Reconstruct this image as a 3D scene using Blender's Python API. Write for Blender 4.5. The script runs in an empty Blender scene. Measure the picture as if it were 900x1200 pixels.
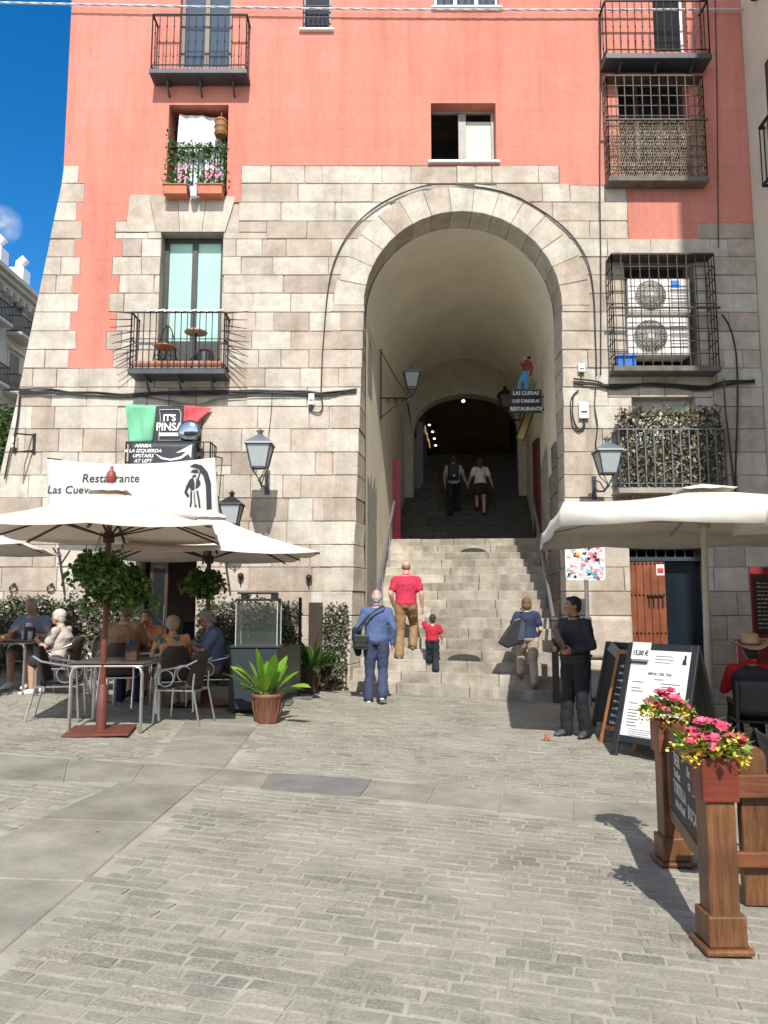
import bpy, math, random
from mathutils import Vector, Matrix, Euler, noise as mnoise
R = math.radians
random.seed(7)
sc = bpy.context.scene
COL = sc.collection

# ------------------------------------------------------------------ camera, sky, sun, exposure
EYE = 1.55; PITCH = R(6.7); FPX = 900.0
cd = bpy.data.cameras.new('camera'); cam = bpy.data.objects.new('camera', cd); COL.objects.link(cam)
cam.location = (0, 0, EYE); cam.rotation_euler = (R(90) + PITCH, 0, 0)
cd.sensor_fit = 'VERTICAL'; cd.sensor_height = 36; cd.lens = 36 * FPX / 1200
cd.clip_start = 0.05; cd.clip_end = 2000
sc.camera = cam
SUN_DIR = Vector((0.065, -1.0, 1.0)).normalized()       # towards the sun
SUN_EL = math.asin(SUN_DIR.z)
w = bpy.data.worlds.new('World'); sc.world = w; w.use_nodes = True
nt = w.node_tree; nt.nodes.clear()
wo = nt.nodes.new('ShaderNodeOutputWorld'); bg = nt.nodes.new('ShaderNodeBackground')
sky = nt.nodes.new('ShaderNodeTexSky'); sky.sky_type = 'NISHITA'; sky.sun_disc = False
sky.sun_elevation = SUN_EL; sky.sun_rotation = math.pi - 0.065
sky.air_density = 1.0; sky.dust_density = 0.3; sky.ozone_density = 2.2; sky.altitude = 650
bg.inputs['Strength'].default_value = 0.13
# one small wisp of cloud low on the left
geo = nt.nodes.new('ShaderNodeTexCoord')
dotn = nt.nodes.new('ShaderNodeVectorMath'); dotn.operation = 'DISTANCE'
cdir = Vector((-0.497, math.cos(PITCH) - .375 * math.sin(PITCH), math.sin(PITCH) + .375 * math.cos(PITCH))).normalized()
dotn.inputs[1].default_value = cdir
nz = nt.nodes.new('ShaderNodeTexNoise'); nz.inputs['Scale'].default_value = 60; nz.inputs['Detail'].default_value = 6
mr = nt.nodes.new('ShaderNodeMapRange'); mr.inputs['From Min'].default_value = 0.022; mr.inputs['From Max'].default_value = 0.0
ma = nt.nodes.new('ShaderNodeMath'); ma.operation = 'MULTIPLY'
mr2 = nt.nodes.new('ShaderNodeMapRange'); mr2.inputs['From Min'].default_value = 0.3; mr2.inputs['From Max'].default_value = 0.7
mix = nt.nodes.new('ShaderNodeMix'); mix.data_type = 'RGBA'
mix.inputs['B'].default_value = (5.5, 5.8, 6.2, 1)
hs = nt.nodes.new('ShaderNodeHueSaturation'); hs.inputs['Saturation'].default_value = 1.5; hs.inputs['Value'].default_value = 1.22
L = nt.links
L.new(geo.outputs['Generated'], dotn.inputs[0]); L.new(geo.outputs['Generated'], nz.inputs['Vector'])
L.new(dotn.outputs['Value'], mr.inputs['Value']); L.new(nz.outputs['Fac'], mr2.inputs['Value'])
L.new(mr.outputs['Result'], ma.inputs[0]); L.new(mr2.outputs['Result'], ma.inputs[1])
L.new(ma.outputs[0], mix.inputs['Factor']); L.new(sky.outputs['Color'], hs.inputs['Color'])
# deep blue away from the sun, pale summer haze on the sun's side
sx = nt.nodes.new('ShaderNodeSeparateXYZ'); L.new(geo.outputs['Generated'], sx.inputs[0])
for sock, a, b in (('Saturation', .55, 1.42), ('Value', 1.75, 1.15)):
    q = nt.nodes.new('ShaderNodeMapRange'); q.inputs['From Min'].default_value = -.35; q.inputs['From Max'].default_value = .45; q.inputs['To Min'].default_value = a; q.inputs['To Max'].default_value = b
    L.new(sx.outputs['Y'], q.inputs['Value']); L.new(q.outputs['Result'], hs.inputs[sock])
L.new(hs.outputs['Color'], mix.inputs['A']); L.new(hs.outputs['Color'], mix.inputs['A'])
L.new(mix.outputs['Result'], bg.inputs['Color']); L.new(bg.outputs['Background'], wo.inputs['Surface'])
sl = bpy.data.lights.new('sun', 'SUN'); sun = bpy.data.objects.new('sun', sl); COL.objects.link(sun)
sl.energy = 4.6; sl.angle = R(0.5); sl.color = (1.0, 0.955, 0.885)
sun.rotation_euler = SUN_DIR.to_track_quat('Z', 'Y').to_euler(); sun.location = (2, -20, 25)
vs = sc.view_settings; vs.view_transform = 'Standard'; vs.look = 'None'; vs.exposure = 0.34; vs.gamma = 1; vs.use_curve_mapping = False
sc.cycles.max_bounces = 8; sc.cycles.diffuse_bounces = 5; sc.cycles.use_denoising = True
sc.cycles.sample_clamp_indirect = 6

# ------------------------------------------------------------------ pixel rays -> points of the place
SLOPE = 0.04; W = 13.7
def ray(px, py):
    a, b = (px - 450) / FPX, (600 - py) / FPX
    c, s = math.cos(PITCH), math.sin(PITCH)
    return Vector((a, c - b * s, s + b * c))
def at(px, py, Y):
    d = ray(px, py); t = Y / d.y
    return Vector((d.x * t, Y, EYE + d.z * t))
def gz(x): return -SLOPE * x
def G(px, py):
    d = ray(px, py); t = -EYE / (d.z + SLOPE * d.x)
    return Vector((d.x * t, d.y * t, EYE + d.z * t))
def onG(x, y): return Vector((x, y, gz(x)))
def fx(px, py, Y=W): return at(px, py, Y).x
def fz(py, Y=W): return at(450, py, Y).z

# ------------------------------------------------------------------ mesh builder
class MB:
    def __init__(s): s.v = []; s.f = []; s.sm = []; s.m = None
    def add(s, vs, fs, smooth=False):
        o = len(s.v)
        if s.m is not None: vs = [s.m @ Vector(q) for q in vs]
        s.v += [tuple(q) for q in vs]
        for f in fs: s.f.append(tuple(i + o for i in f)); s.sm.append(smooth)
        return s
    def box(s, x0, x1, y0, y1, z0, z1):
        v = [(x, y, z) for z in (z0, z1) for y in (y0, y1) for x in (x0, x1)]
        return s.add(v, [(0, 2, 3, 1), (4, 5, 7, 6), (0, 1, 5, 4), (2, 6, 7, 3), (0, 4, 6, 2), (1, 3, 7, 5)])
    def obox(s, c, size, M=None):
        c = Vector(c); hx, hy, hz = [q / 2 for q in size]
        v = [Vector((x, y, z)) for z in (-hz, hz) for y in (-hy, hy) for x in (-hx, hx)]
        v = [c + (M @ q if M is not None else q) for q in v]
        return s.add(v, [(0, 2, 3, 1), (4, 5, 7, 6), (0, 1, 5, 4), (2, 6, 7, 3), (0, 4, 6, 2), (1, 3, 7, 5)])
    def bar(s, p0, p1, wx, wy=None, up=(0, 0, 1)):
        p0, p1 = Vector(p0), Vector(p1); wy = wy or wx
        d = p1 - p0; ln = d.length
        if ln < 1e-6: return s
        z = d / ln; u = Vector(up)
        if abs(z.dot(u)) > .98: u = Vector((0, 1, 0)) if abs(z.y) < .9 else Vector((1, 0, 0))
        x = u.cross(z).normalized(); y = z.cross(x)
        M = Matrix((x, y, z)).transposed()
        return s.obox((p0 + p1) / 2, (wx, wy, ln), M)
    def tube(s, pts, r, n=8, closed=False, cap=True, smooth=True):
        pts = [Vector(p) for p in pts]; k = len(pts)
        rs = r if isinstance(r, (list, tuple)) else [r] * k
        vs = []; fs = []; prev = None
        for i, p in enumerate(pts):
            a = pts[i - 1] if (i > 0 or closed) else p
            b = pts[(i + 1) % k] if (i < k - 1 or closed) else p
            t = (b - a)
            t = t.normalized() if t.length > 1e-9 else Vector((0, 0, 1))
            if prev is None:
                q = Vector((0, 0, 1)) if abs(t.z) < .9 else Vector((1, 0, 0))
                x = q.cross(t).normalized()
            else:
                x = prev - t * prev.dot(t)
                x = x.normalized() if x.length > 1e-6 else t.orthogonal().normalized()
            prev = x; y = t.cross(x)
            for j in range(n):
                an = 2 * math.pi * j / n
                vs.append(p + (x * math.cos(an) + y * math.sin(an)) * rs[i])
        for i in range(k if closed else k - 1):
            for j in range(n):
                a = i * n + j; b = i * n + (j + 1) % n; i2 = (i + 1) % k
                fs.append((a, b, i2 * n + (j + 1) % n, i2 * n + j))
        s.add(vs, fs, smooth)
        if cap and not closed:
            s.add(vs[:n], [tuple(range(n))[::-1]]); s.add(vs[-n:], [tuple(range(n))])
        return s
    def lathe(s, prof, c=(0, 0, 0), n=16, M=None, smooth=True, cap=True, sy=1.0, a0=0.0):
        c = Vector(c); vs = []; fs = []
        for r, z in prof:
            for j in range(n):
                an = a0 + 2 * math.pi * j / n; q = Vector((r * math.cos(an), r * sy * math.sin(an), z))
                vs.append(c + (M @ q if M is not None else q))
        for i in range(len(prof) - 1):
            for j in range(n):
                a = i * n + j; b = i * n + (j + 1) % n
                fs.append((a, b, b + n, a + n))
        s.add(vs, fs, smooth)
        if cap:
            s.add(vs[:n], [tuple(range(n))[::-1]]); s.add(vs[-n:], [tuple(range(n))])
        return s
    def ell(s, c, rad, M=None, nu=14, nv=9, smooth=True):
        prof = []
        c = Vector(c); vs = []; fs = []
        for i in range(nv + 1):
            th = math.pi * i / nv
            for j in range(nu):
                ph = 2 * math.pi * j / nu
                q = Vector((rad[0] * math.sin(th) * math.cos(ph), rad[1] * math.sin(th) * math.sin(ph), -rad[2] * math.cos(th)))
                if i in (0, nv): q = Vector((rad[0] * .03 * math.cos(ph), rad[1] * .03 * math.sin(ph), q.z))
                vs.append(c + (M @ q if M is not None else q))
        for i in range(nv):
            for j in range(nu):
                a = i * nu + j; b = i * nu + (j + 1) % nu
                fs.append((a, b, b + nu, a + nu))
        s.add(vs, fs, smooth)
        s.add(vs[:nu], [tuple(range(nu))[::-1]], smooth); s.add(vs[-nu:], [tuple(range(nu))], smooth)
        return s
    def prism(s, poly, y0, y1, ax='xz', smooth=False):
        """poly: 2-d outline; extruded from y0 (front) to y1 along the third axis"""
        n = len(poly)
        def P(a, b, y): return (a, y, b) if ax == 'xz' else ((a, b, y) if ax == 'xy' else (y, a, b))
        vs = [P(a, b, y0) for a, b in poly] + [P(a, b, y1) for a, b in poly]
        fs = [tuple(range(n)), tuple(range(2 * n - 1, n - 1, -1))]
        fs += [(i, i + n, (i + 1) % n + n, (i + 1) % n) for i in range(n)]
        return s.add(vs, fs, smooth)
    def leaf(s, c, d, nrm, ln, wd):
        c = Vector(c); d = Vector(d).normalized(); x = d.cross(Vector(nrm))
        x = x.normalized() if x.length > 1e-4 else d.orthogonal().normalized()
        up = x.cross(d)
        v = [c, c + d * ln * .5 + x * wd / 2 + up * wd * .12, c + d * ln, c + d * ln * .5 - x * wd / 2 + up * wd * .12, c + d * ln * .5]
        return s.add(v, [(0, 1, 4), (1, 2, 4), (2, 3, 4), (3, 0, 4)])
    def build(s, name, mat, parent=None, bevel=0, world=False, seg=1, solid=0):
        me = bpy.data.meshes.new(name)
        v = s.v
        if world and parent is not None:
            o = Vector((0, 0, 0)); p = parent
            while p is not None: o += p.location; p = p.parent
            v = [(a - o.x, b - o.y, c - o.z) for a, b, c in v]
        me.from_pydata(v, [], s.f); me.polygons.foreach_set('use_smooth', s.sm)
        if mat: me.materials.append(mat)
        ob = bpy.data.objects.new(name, me); COL.objects.link(ob)
        if parent is not None: ob.parent = parent
        if solid:
            m = ob.modifiers.new('solid', 'SOLIDIFY'); m.thickness = solid; m.offset = 0
        if bevel:
            m = ob.modifiers.new('bevel', 'BEVEL'); m.width = bevel; m.segments = seg; m.limit_method = 'ANGLE'; m.angle_limit = R(40)
        return ob

def thing(name, label, cat, loc=(0, 0, 0), rz=0, group=None):
    o = bpy.data.objects.new(name, None); COL.objects.link(o); o.empty_display_size = .2
    o.location = loc; o.rotation_euler = (0, 0, rz)
    return tag(o, label, cat, group)
def tag(o, label, cat, group=None):
    o['label'] = label; o['category'] = cat
    if group: o['group'] = group
    return o
def struct(o, kind='structure'): o['kind'] = kind; return o
def dup(root, loc, rz, label, group=None):
    r = root.copy(); COL.objects.link(r); r.location = loc; r.rotation_euler = (0, 0, rz); r['label'] = label
    if group: r['group'] = group
    for ch in list(root.children):
        c = ch.copy(); COL.objects.link(c); c.parent = r
        for g in list(ch.children):
            d = g.copy(); COL.objects.link(d); d.parent = c
    return r
def rotz(a): return Matrix.Rotation(a, 4, 'Z')

def text(mb, body, size, M, align='CENTER', ext=.0015, shear=0, bold=0, sx=1.0):
    cu = bpy.data.curves.new('t', 'FONT'); cu.body = body; cu.size = size; cu.extrude = ext; cu.align_x = align; cu.align_y = 'CENTER'
    cu.shear = shear; cu.resolution_u = 3; cu.offset = bold
    ob = bpy.data.objects.new('t', cu)
    me = bpy.data.meshes.new_from_object(ob)
    vs = [M @ Vector((v.co.x * sx, v.co.y, v.co.z)) for v in me.vertices]; fs = [tuple(p.vertices) for p in me.polygons]
    keep = mb.m; mb.m = None; mb.add(vs, fs); mb.m = keep
    bpy.data.objects.remove(ob); bpy.data.meshes.remove(me); bpy.data.curves.remove(cu)
FACE = Matrix.Rotation(R(90), 4, 'X')                    # text lying in x/y -> standing, facing -Y

# ------------------------------------------------------------------ materials
def lin(c):
    c = c / 255.0
    return c / 12.92 if c <= .04045 else ((c + .055) / 1.055) ** 2.4
def rgb(r, g, b): return (lin(r), lin(g), lin(b), 1)
MATS = {}
def new_mat(name):
    m = bpy.data.materials.new(name); m.use_nodes = True
    n = m.node_tree; b = n.nodes['Principled BSDF']
    return m, n, b
def tex(n, kind, scale, coords='Object', **kw):
    tc = n.nodes.get('TC') or n.nodes.new('ShaderNodeTexCoord'); tc.name = 'TC'
    t = n.nodes.new(kind)
    for k, v in kw.items():
        if k in t.inputs: t.inputs[k].default_value = v
        else: setattr(t, k, v)
    t.inputs['Scale'].default_value = scale
    n.links.new(tc.outputs[coords], t.inputs['Vector'])
    return t
def ramp(n, fac, stops, interp='LINEAR'):
    r = n.nodes.new('ShaderNodeValToRGB'); cr = r.color_ramp; cr.interpolation = interp
    while len(cr.elements) < len(stops): cr.elements.new(.5)
    for e, (p, c) in zip(cr.elements, stops): e.position = p; e.color = c
    n.links.new(fac, r.inputs['Fac']); return r.outputs['Color']
def mixc(n, a, b, fac, mode='MIX'):
    m = n.nodes.new('ShaderNodeMix'); m.data_type = 'RGBA'; m.blend_type = mode
    for k, x in (('A', a), ('B', b), ('Factor', fac)):
        if isinstance(x, (tuple, float, int)): m.inputs[k].default_value = x
        else: n.links.new(x, m.inputs[k])
    return m.outputs['Result']
def bump(n, b, height, strength, dist=.01):
    bp = n.nodes.new('ShaderNodeBump'); bp.inputs['Strength'].default_value = strength; bp.inputs['Distance'].default_value = dist
    n.links.new(height, bp.inputs['Height'])
    if b.inputs['Normal'].is_linked: n.links.new(b.inputs['Normal'].links[0].from_socket, bp.inputs['Normal'])
    n.links.new(bp.outputs['Normal'], b.inputs['Normal'])
def grey(v, a=1): return (v, v, v, 1)
def mat(name, col, rough=.6, metal=0, var=.25, vscale=6, bmp=0, bscale=40, trans=0, spec=.5):
    """plain surface with cloudy wear"""
    if name in MATS: return MATS[name]
    m, n, b = new_mat(name)
    t = tex(n, 'ShaderNodeTexNoise', vscale, Detail=5.0, Roughness=.6)
    f = ramp(n, t.outputs['Fac'], [(.3, grey(1 - var)), (.7, grey(1 + var * .3))])
    n.links.new(mixc(n, col, f, 1.0, 'MULTIPLY'), b.inputs['Base Color'])
    b.inputs['Roughness'].default_value = rough; b.inputs['Metallic'].default_value = metal
    b.inputs['Specular IOR Level'].default_value = spec
    if bmp:
        t2 = tex(n, 'ShaderNodeTexNoise', bscale, Detail=4.0); bump(n, b, t2.outputs['Fac'], bmp)
    if trans:
        tr = n.nodes.new('ShaderNodeBsdfTranslucent'); tr.inputs['Color'].default_value = col
        mx = n.nodes.new('ShaderNodeMixShader'); mx.inputs[0].default_value = trans
        out = n.nodes['Material Output']
        n.links.new(b.outputs[0], mx.inputs[1]); n.links.new(tr.outputs[0], mx.inputs[2]); n.links.new(mx.outputs[0], out.inputs['Surface'])
    MATS[name] = m; return m
def streaks(n, c, amt, sx=2.2, sz=.16):
    tc = n.nodes.get('TC'); mp = n.nodes.new('ShaderNodeMapping'); mp.inputs['Scale'].default_value = (sx, sx, sz); n.links.new(tc.outputs['Object'], mp.inputs['Vector'])
    t = n.nodes.new('ShaderNodeTexNoise'); t.inputs['Scale'].default_value = 1.6; t.inputs['Detail'].default_value = 7; t.inputs['Roughness'].default_value = .7; n.links.new(mp.outputs['Vector'], t.inputs['Vector'])
    return mixc(n, c, ramp(n, t.outputs['Fac'], [(.46, grey(1)), (.72, (1 - amt, 1 - amt * 1.1, 1 - amt * 1.2, 1))]), 1.0, 'MULTIPLY')
def mat_island(name, stops, rough=.8, var=.25, vscale=5, bmp=.4, bscale=30, fine=.15, fscale=120, bdist=.01, spec=.3, interp='LINEAR', stain=0, trans=0, streak=0, spots=0):
    """each separate block / leaf / sticker of the mesh gets its own tint, plus grain and stains"""
    m, n, b = new_mat(name)
    g = n.nodes.new('ShaderNodeNewGeometry')
    c = ramp(n, g.outputs['Random Per Island'], stops, interp)
    if var:
        t = tex(n, 'ShaderNodeTexNoise', vscale, Detail=6.0, Roughness=.65)
        c = mixc(n, c, ramp(n, t.outputs['Fac'], [(.25, grey(1 - var)), (.72, grey(1 + var * .35))]), 1.0, 'MULTIPLY')
    if fine:
        t = tex(n, 'ShaderNodeTexNoise', fscale, Detail=3.0, Roughness=.7)
        c = mixc(n, c, ramp(n, t.outputs['Fac'], [(.32, grey(1 - fine)), (.68, grey(1 + fine * .5))]), 1.0, 'MULTIPLY')
    if stain:
        t = tex(n, 'ShaderNodeTexNoise', 1.1, Detail=7.0, Roughness=.7)
        c = mixc(n, c, ramp(n, t.outputs['Fac'], [(.46, grey(1)), (.70, (1 - stain, 1 - stain * 1.05, 1 - stain * 1.15, 1))]), 1.0, 'MULTIPLY')
    if streak: c = streaks(n, c, streak)
    if spots:                                      # chewing gum and grease spots
        t = tex(n, 'ShaderNodeTexVoronoi', 3.1); c = mixc(n, c, ramp(n, t.outputs['Distance'], [(.035, grey(1 - spots)), (.065, grey(1))]), 1.0, 'MULTIPLY')
        t = tex(n, 'ShaderNodeTexVoronoi', 1.37); c = mixc(n, c, ramp(n, t.outputs['Distance'], [(.02, grey(1.25)), (.035, grey(1))]), 1.0, 'MULTIPLY')
    n.links.new(c, b.inputs['Base Color'])
    b.inputs['Roughness'].default_value = rough; b.inputs['Specular IOR Level'].default_value = spec
    if bmp:
        t = tex(n, 'ShaderNodeTexNoise', bscale, Detail=6.0, Roughness=.65); bump(n, b, t.outputs['Fac'], bmp, bdist)
        t = tex(n, 'ShaderNodeTexNoise', bscale * .2, Detail=4.0); bump(n, b, t.outputs['Fac'], bmp * .7, bdist * 3)
    if trans:
        tr = n.nodes.new('ShaderNodeBsdfTranslucent'); n.links.new(c, tr.inputs['Color'])
        mx = n.nodes.new('ShaderNodeMixShader'); mx.inputs[0].default_value = trans
        n.links.new(b.outputs[0], mx.inputs[1]); n.links.new(tr.outputs[0], mx.inputs[2]); n.links.new(mx.outputs[0], n.nodes['Material Output'].inputs['Surface'])
    MATS[name] = m; return m
def mat_wood(name, dark, light, rough=.45, axis='Z', scale=6):
    m, n, b = new_mat(name)
    tc = n.nodes.new('ShaderNodeTexCoord'); tc.name = 'TC'
    mp = n.nodes.new('ShaderNodeMapping')
    mp.inputs['Scale'].default_value = (9, 9, .7) if axis == 'Z' else ((.7, 9, 9) if axis == 'X' else (9, .7, 9))
    n.links.new(tc.outputs['Object'], mp.inputs['Vector'])
    t = n.nodes.new('ShaderNodeTexNoise'); t.inputs['Scale'].default_value = scale; t.inputs['Detail'].default_value = 6; t.inputs['Roughness'].default_value = .7
    t.inputs['Distortion'].default_value = .6
    n.links.new(mp.outputs['Vector'], t.inputs['Vector'])
    c = ramp(n, t.outputs['Fac'], [(.3, dark), (.68, light)])
    t2 = tex(n, 'ShaderNodeTexNoise', 3.5, Detail=5.0)
    c = mixc(n, c, ramp(n, t2.outputs['Fac'], [(.35, grey(.65)), (.7, grey(1.1))]), 1.0, 'MULTIPLY')
    t3 = tex(n, 'ShaderNodeTexNoise', 28, Detail=6.0, Roughness=.8)
    c = mixc(n, c, rgb(190, 160, 125), ramp(n, t3.outputs['Fac'], [(.68, grey(0)), (.76, grey(.55))]))
    n.links.new(c, b.inputs['Base Color']); b.inputs['Roughness'].default_value = rough
    bump(n, b, t.outputs['Fac'], .25, .004)
    MATS[name] = m; return m
def mat_emit(name, col, s):
    m, n, b = new_mat(name); b.inputs['Base Color'].default_value = col
    b.inputs['Emission Color'].default_value = col; b.inputs['Emission Strength'].default_value = s
    return m
def mat_glass(name, col, rough=.03, alpha=1.0, spec=.6):
    m, n, b = new_mat(name); b.inputs['Base Color'].default_value = col; b.inputs['Roughness'].default_value = rough
    b.inputs['Specular IOR Level'].default_value = spec; b.inputs['Alpha'].default_value = alpha
    if alpha >= 1:
        t = tex(n, 'ShaderNodeTexNoise', 1.2, Detail=3.0); bump(n, b, t.outputs['Fac'], .05, .02)
    MATS[name] = m; return m

STONE = mat_island('granite_masonry', [(0, (.43, .36, .29, 1)), (.22, (.50, .42, .345, 1)), (.45, (.545, .48, .40, 1)), (.62, (.58, .52, .44, 1)), (.8, (.60, .57, .485, 1)), (.9, (.54, .455, .375, 1)), (1, (.64, .60, .515, 1))], rough=.9, var=.24, vscale=3.2, bmp=.5, bscale=26, fine=.13, fscale=30, bdist=.012, stain=.30, streak=.2)
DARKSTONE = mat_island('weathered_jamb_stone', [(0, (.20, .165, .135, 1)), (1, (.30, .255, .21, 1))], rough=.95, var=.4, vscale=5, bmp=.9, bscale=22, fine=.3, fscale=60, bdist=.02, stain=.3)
STEP = mat_island('step_granite', [(0, (.38, .345, .285, 1)), (.5, (.46, .415, .345, 1)), (1, (.54, .49, .41, 1))], rough=.85, var=.36, vscale=3, bmp=.35, bscale=35, fine=.2, fscale=60, stain=.45, streak=.3)
MORTAR = mat('mortar', (.46, .39, .32, 1), .95, var=.35, vscale=4, bmp=.5, bscale=50)
SETT = mat_island('granite_setts', [(0, (.255, .24, .197, 1)), (.5, (.302, .284, .233, 1)), (.8, (.328, .307, .253, 1)), (1, (.364, .339, .281, 1))], rough=.88, spots=.5, spec=.15, var=.34, vscale=2.2, bmp=.6, bscale=38, fine=.4, fscale=75, bdist=.007, stain=.25)
SLAB = mat_island('paving_granite', [(0, (.29, .273, .224, 1)), (1, (.338, .317, .262, 1))], rough=.88, spots=.5, spec=.15, var=.34, vscale=2.6, bmp=.2, bscale=60, fine=.22, fscale=140, bdist=.004, stain=.3)
GROUT = mat('sandy_ground', (.355, .334, .276, 1), .95, var=.35, vscale=2.5, bmp=.4, bscale=80)
IRON = mat('black_iron', (.022, .022, .024, 1), .55, .3, var=.3, vscale=12)
GREYIRON = mat('grey_iron', (.065, .075, .085, 1), .5, .2, var=.3)
ALU = mat('brushed_aluminium', (.78, .78, .79, 1), .28, .95, var=.12, vscale=10)
GALV = mat('galvanised_steel', (.34, .36, .38, 1), .42, .7, var=.25, vscale=9)
WICKER = None

# red rendered wall: faint scored courses, sun fading
def mat_plaster():
    m, n, b = new_mat('red_render')
    tc = n.nodes.new('ShaderNodeTexCoord'); tc.name = 'TC'
    mp = n.nodes.new('ShaderNodeMapping'); mp.inputs['Rotation'].default_value = (R(90), 0, 0)
    n.links.new(tc.outputs['Object'], mp.inputs['Vector'])
    br = n.nodes.new('ShaderNodeTexBrick'); br.inputs['Scale'].default_value = 1; br.inputs['Brick Width'].default_value = 1.75; br.inputs['Row Height'].default_value = .375
    br.inputs['Mortar Size'].default_value = .009; br.inputs['Mortar Smooth'].default_value = .8
    br.inputs['Color1'].default_value = grey(1); br.inputs['Color2'].default_value = grey(.955); br.inputs['Mortar'].default_value = grey(.84)
    n.links.new(mp.outputs['Vector'], br.inputs['Vector'])
    t = tex(n, 'ShaderNodeTexNoise', .55, Detail=7.0, Roughness=.62)
    c = ramp(n, t.outputs['Fac'], [(.3, (.545, .20, .15, 1)), (.7, (.60, .245, .188, 1))])
    c = mixc(n, c, br.outputs['Color'], 1.0, 'MULTIPLY')
    t2 = tex(n, 'ShaderNodeTexNoise', 14, Detail=5.0)
    c = mixc(n, c, ramp(n, t2.outputs['Fac'], [(.3, grey(.93)), (.7, grey(1.03))]), 1.0, 'MULTIPLY')
    c = streaks(n, c, .20, 1.6, .12)
    t3 = tex(n, 'ShaderNodeTexNoise', 2.6, Detail=8.0, Roughness=.75); c = mixc(n, c, ramp(n, t3.outputs['Fac'], [(.55, grey(1)), (.75, (.88, .86, .86, 1))]), 1.0, 'MULTIPLY')
    n.links.new(c, b.inputs['Base Color']); b.inputs['Roughness'].default_value = .9; b.inputs['Specular IOR Level'].default_value = .2
    bump(n, b, br.outputs['Fac'], -.3, .01); bump(n, b, t2.outputs['Fac'], .15, .01)
    MATS['red_render'] = m; return m
PLASTER = mat_plaster()
CREAM = mat('cream_render', (.74, .68, .55, 1), .9, var=.18, vscale=1.2, bmp=.15, bscale=14)
VAULT = mat('vault_render', (.84, .79, .65, 1), .9, var=.14, vscale=.8, bmp=.2, bscale=8)
# ------------------------------------------------------------------ ground
def gp(x, y, dz=0): return (x, y, gz(x) + dz)
g = MB(); g.add([gp(-150, -60, -.0055), gp(150, -60, -.0055), gp(150, 13.95, -.0055), gp(-150, 13.95, -.0055)], [(0, 1, 2, 3)])
g.add([gp(-150, 13.95, -.012), gp(-9, 13.95, -.012), gp(-9, 160, -.012), gp(-150, 160, -.012)], [(0, 1, 2, 3)])
struct(g.build('ground', GROUT))
# granite slab lanes crossing the setts
def quad_px(pts): return [G(*p) for p in pts]
slabpolys = []
def lane(pa, pb, n, la, lb):
    """strip of slabs between edge pa->pb (left) and la->lb (right)"""
    for i in range(n):
        t0, t1 = i / n, (i + 1) / n
        slabpolys.append([pa.lerp(pb, t0), la.lerp(lb, t0), la.lerp(lb, t1), pa.lerp(pb, t1)])
A0, A1 = G(140, 917), G(232, 920)
lane(Vector((-3.02, 1.0, 0)), A0, 5, Vector((-1.72, 1.0, 0)), A1)                        # lane along the street
B0, B1, B2 = G(0, 884), G(262, 901), G(437, 914)
C0, C1, C2 = G(0, 915), G(232, 920), G(422, 934)
lane(B0 + (B0 - B1) * .7, B1, 5, C0 + (C0 - C1) * .7, C1); lane(B1, G(318, 906), 1, C1, G(306, 925))
lane(B2, G(671, 938), 3, C2, G(671, 962)); lane(G(671, 938), G(900, 948), 2, G(671, 962), G(900, 985))
lane(G(180, 893), Vector((-2.75, 11.9, 0)), 4, G(262, 901), Vector((-1.62, 11.9, 0)))
lane(Vector((-.75, 13.62, 0)), Vector((-.75, 13.2, 0)), 1, Vector((.5, 13.45, 0)), Vector((.5, 13.05, 0)))
lane(Vector((.5, 13.45, 0)), Vector((.5, 13.05, 0)), 1, Vector((1.8, 13.3, 0)), Vector((1.8, 12.9, 0)))
lane(Vector((1.8, 13.3, 0)), Vector((1.8, 12.9, 0)), 1, Vector((3.4, 13.1, 0)), Vector((3.4, 12.72, 0)))
cover_poly = [G(318, 906), G(306, 925), G(422, 934), G(437, 914)]
def inpoly(x, y, P, mar=0):
    c = Vector((sum(p.x for p in P) / len(P), sum(p.y for p in P) / len(P)))
    s = 0
    for i in range(len(P)):
        a, b = P[i], P[(i + 1) % len(P)]
        e = Vector((b.x - a.x, b.y - a.y)); q = (x - a.x) * e.y - (y - a.y) * e.x; k = (c.x - a.x) * e.y - (c.y - a.y) * e.x
        if q * (1 if k > 0 else -1) < -mar * e.length: return False
    return True
def slab_mesh(mb, P, h=.004, gap=.006):
    c = sum((Vector((p.x, p.y, 0)) for p in P), Vector()) / 4
    top = []; bot = []
    for p in P:
        q = Vector((p.x, p.y, 0)); q += (c - q).normalized() * gap * 1.4
        top.append(gp(q.x, q.y, h + random.uniform(-.002, .002))); bot.append(gp(q.x, q.y, -.05))
    mb.add(bot + top, [(4, 5, 6, 7)] + [(i, (i + 1) % 4, (i + 1) % 4 + 4, i + 4) for i in range(4)])
mb = MB()
for P in slabpolys: slab_mesh(mb, P)
struct(mb.build('paving_slabs', SLAB, bevel=.006))
mb = MB(); slab_mesh(mb, cover_poly, .006)
tag(mb.build('utility_cover', mat('cover_stone', (.19, .185, .17, 1), .75, var=.25, vscale=5, bmp=.4, bscale=90)), 'dark grey rectangular access cover set into the paving slabs', 'access cover')
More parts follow.
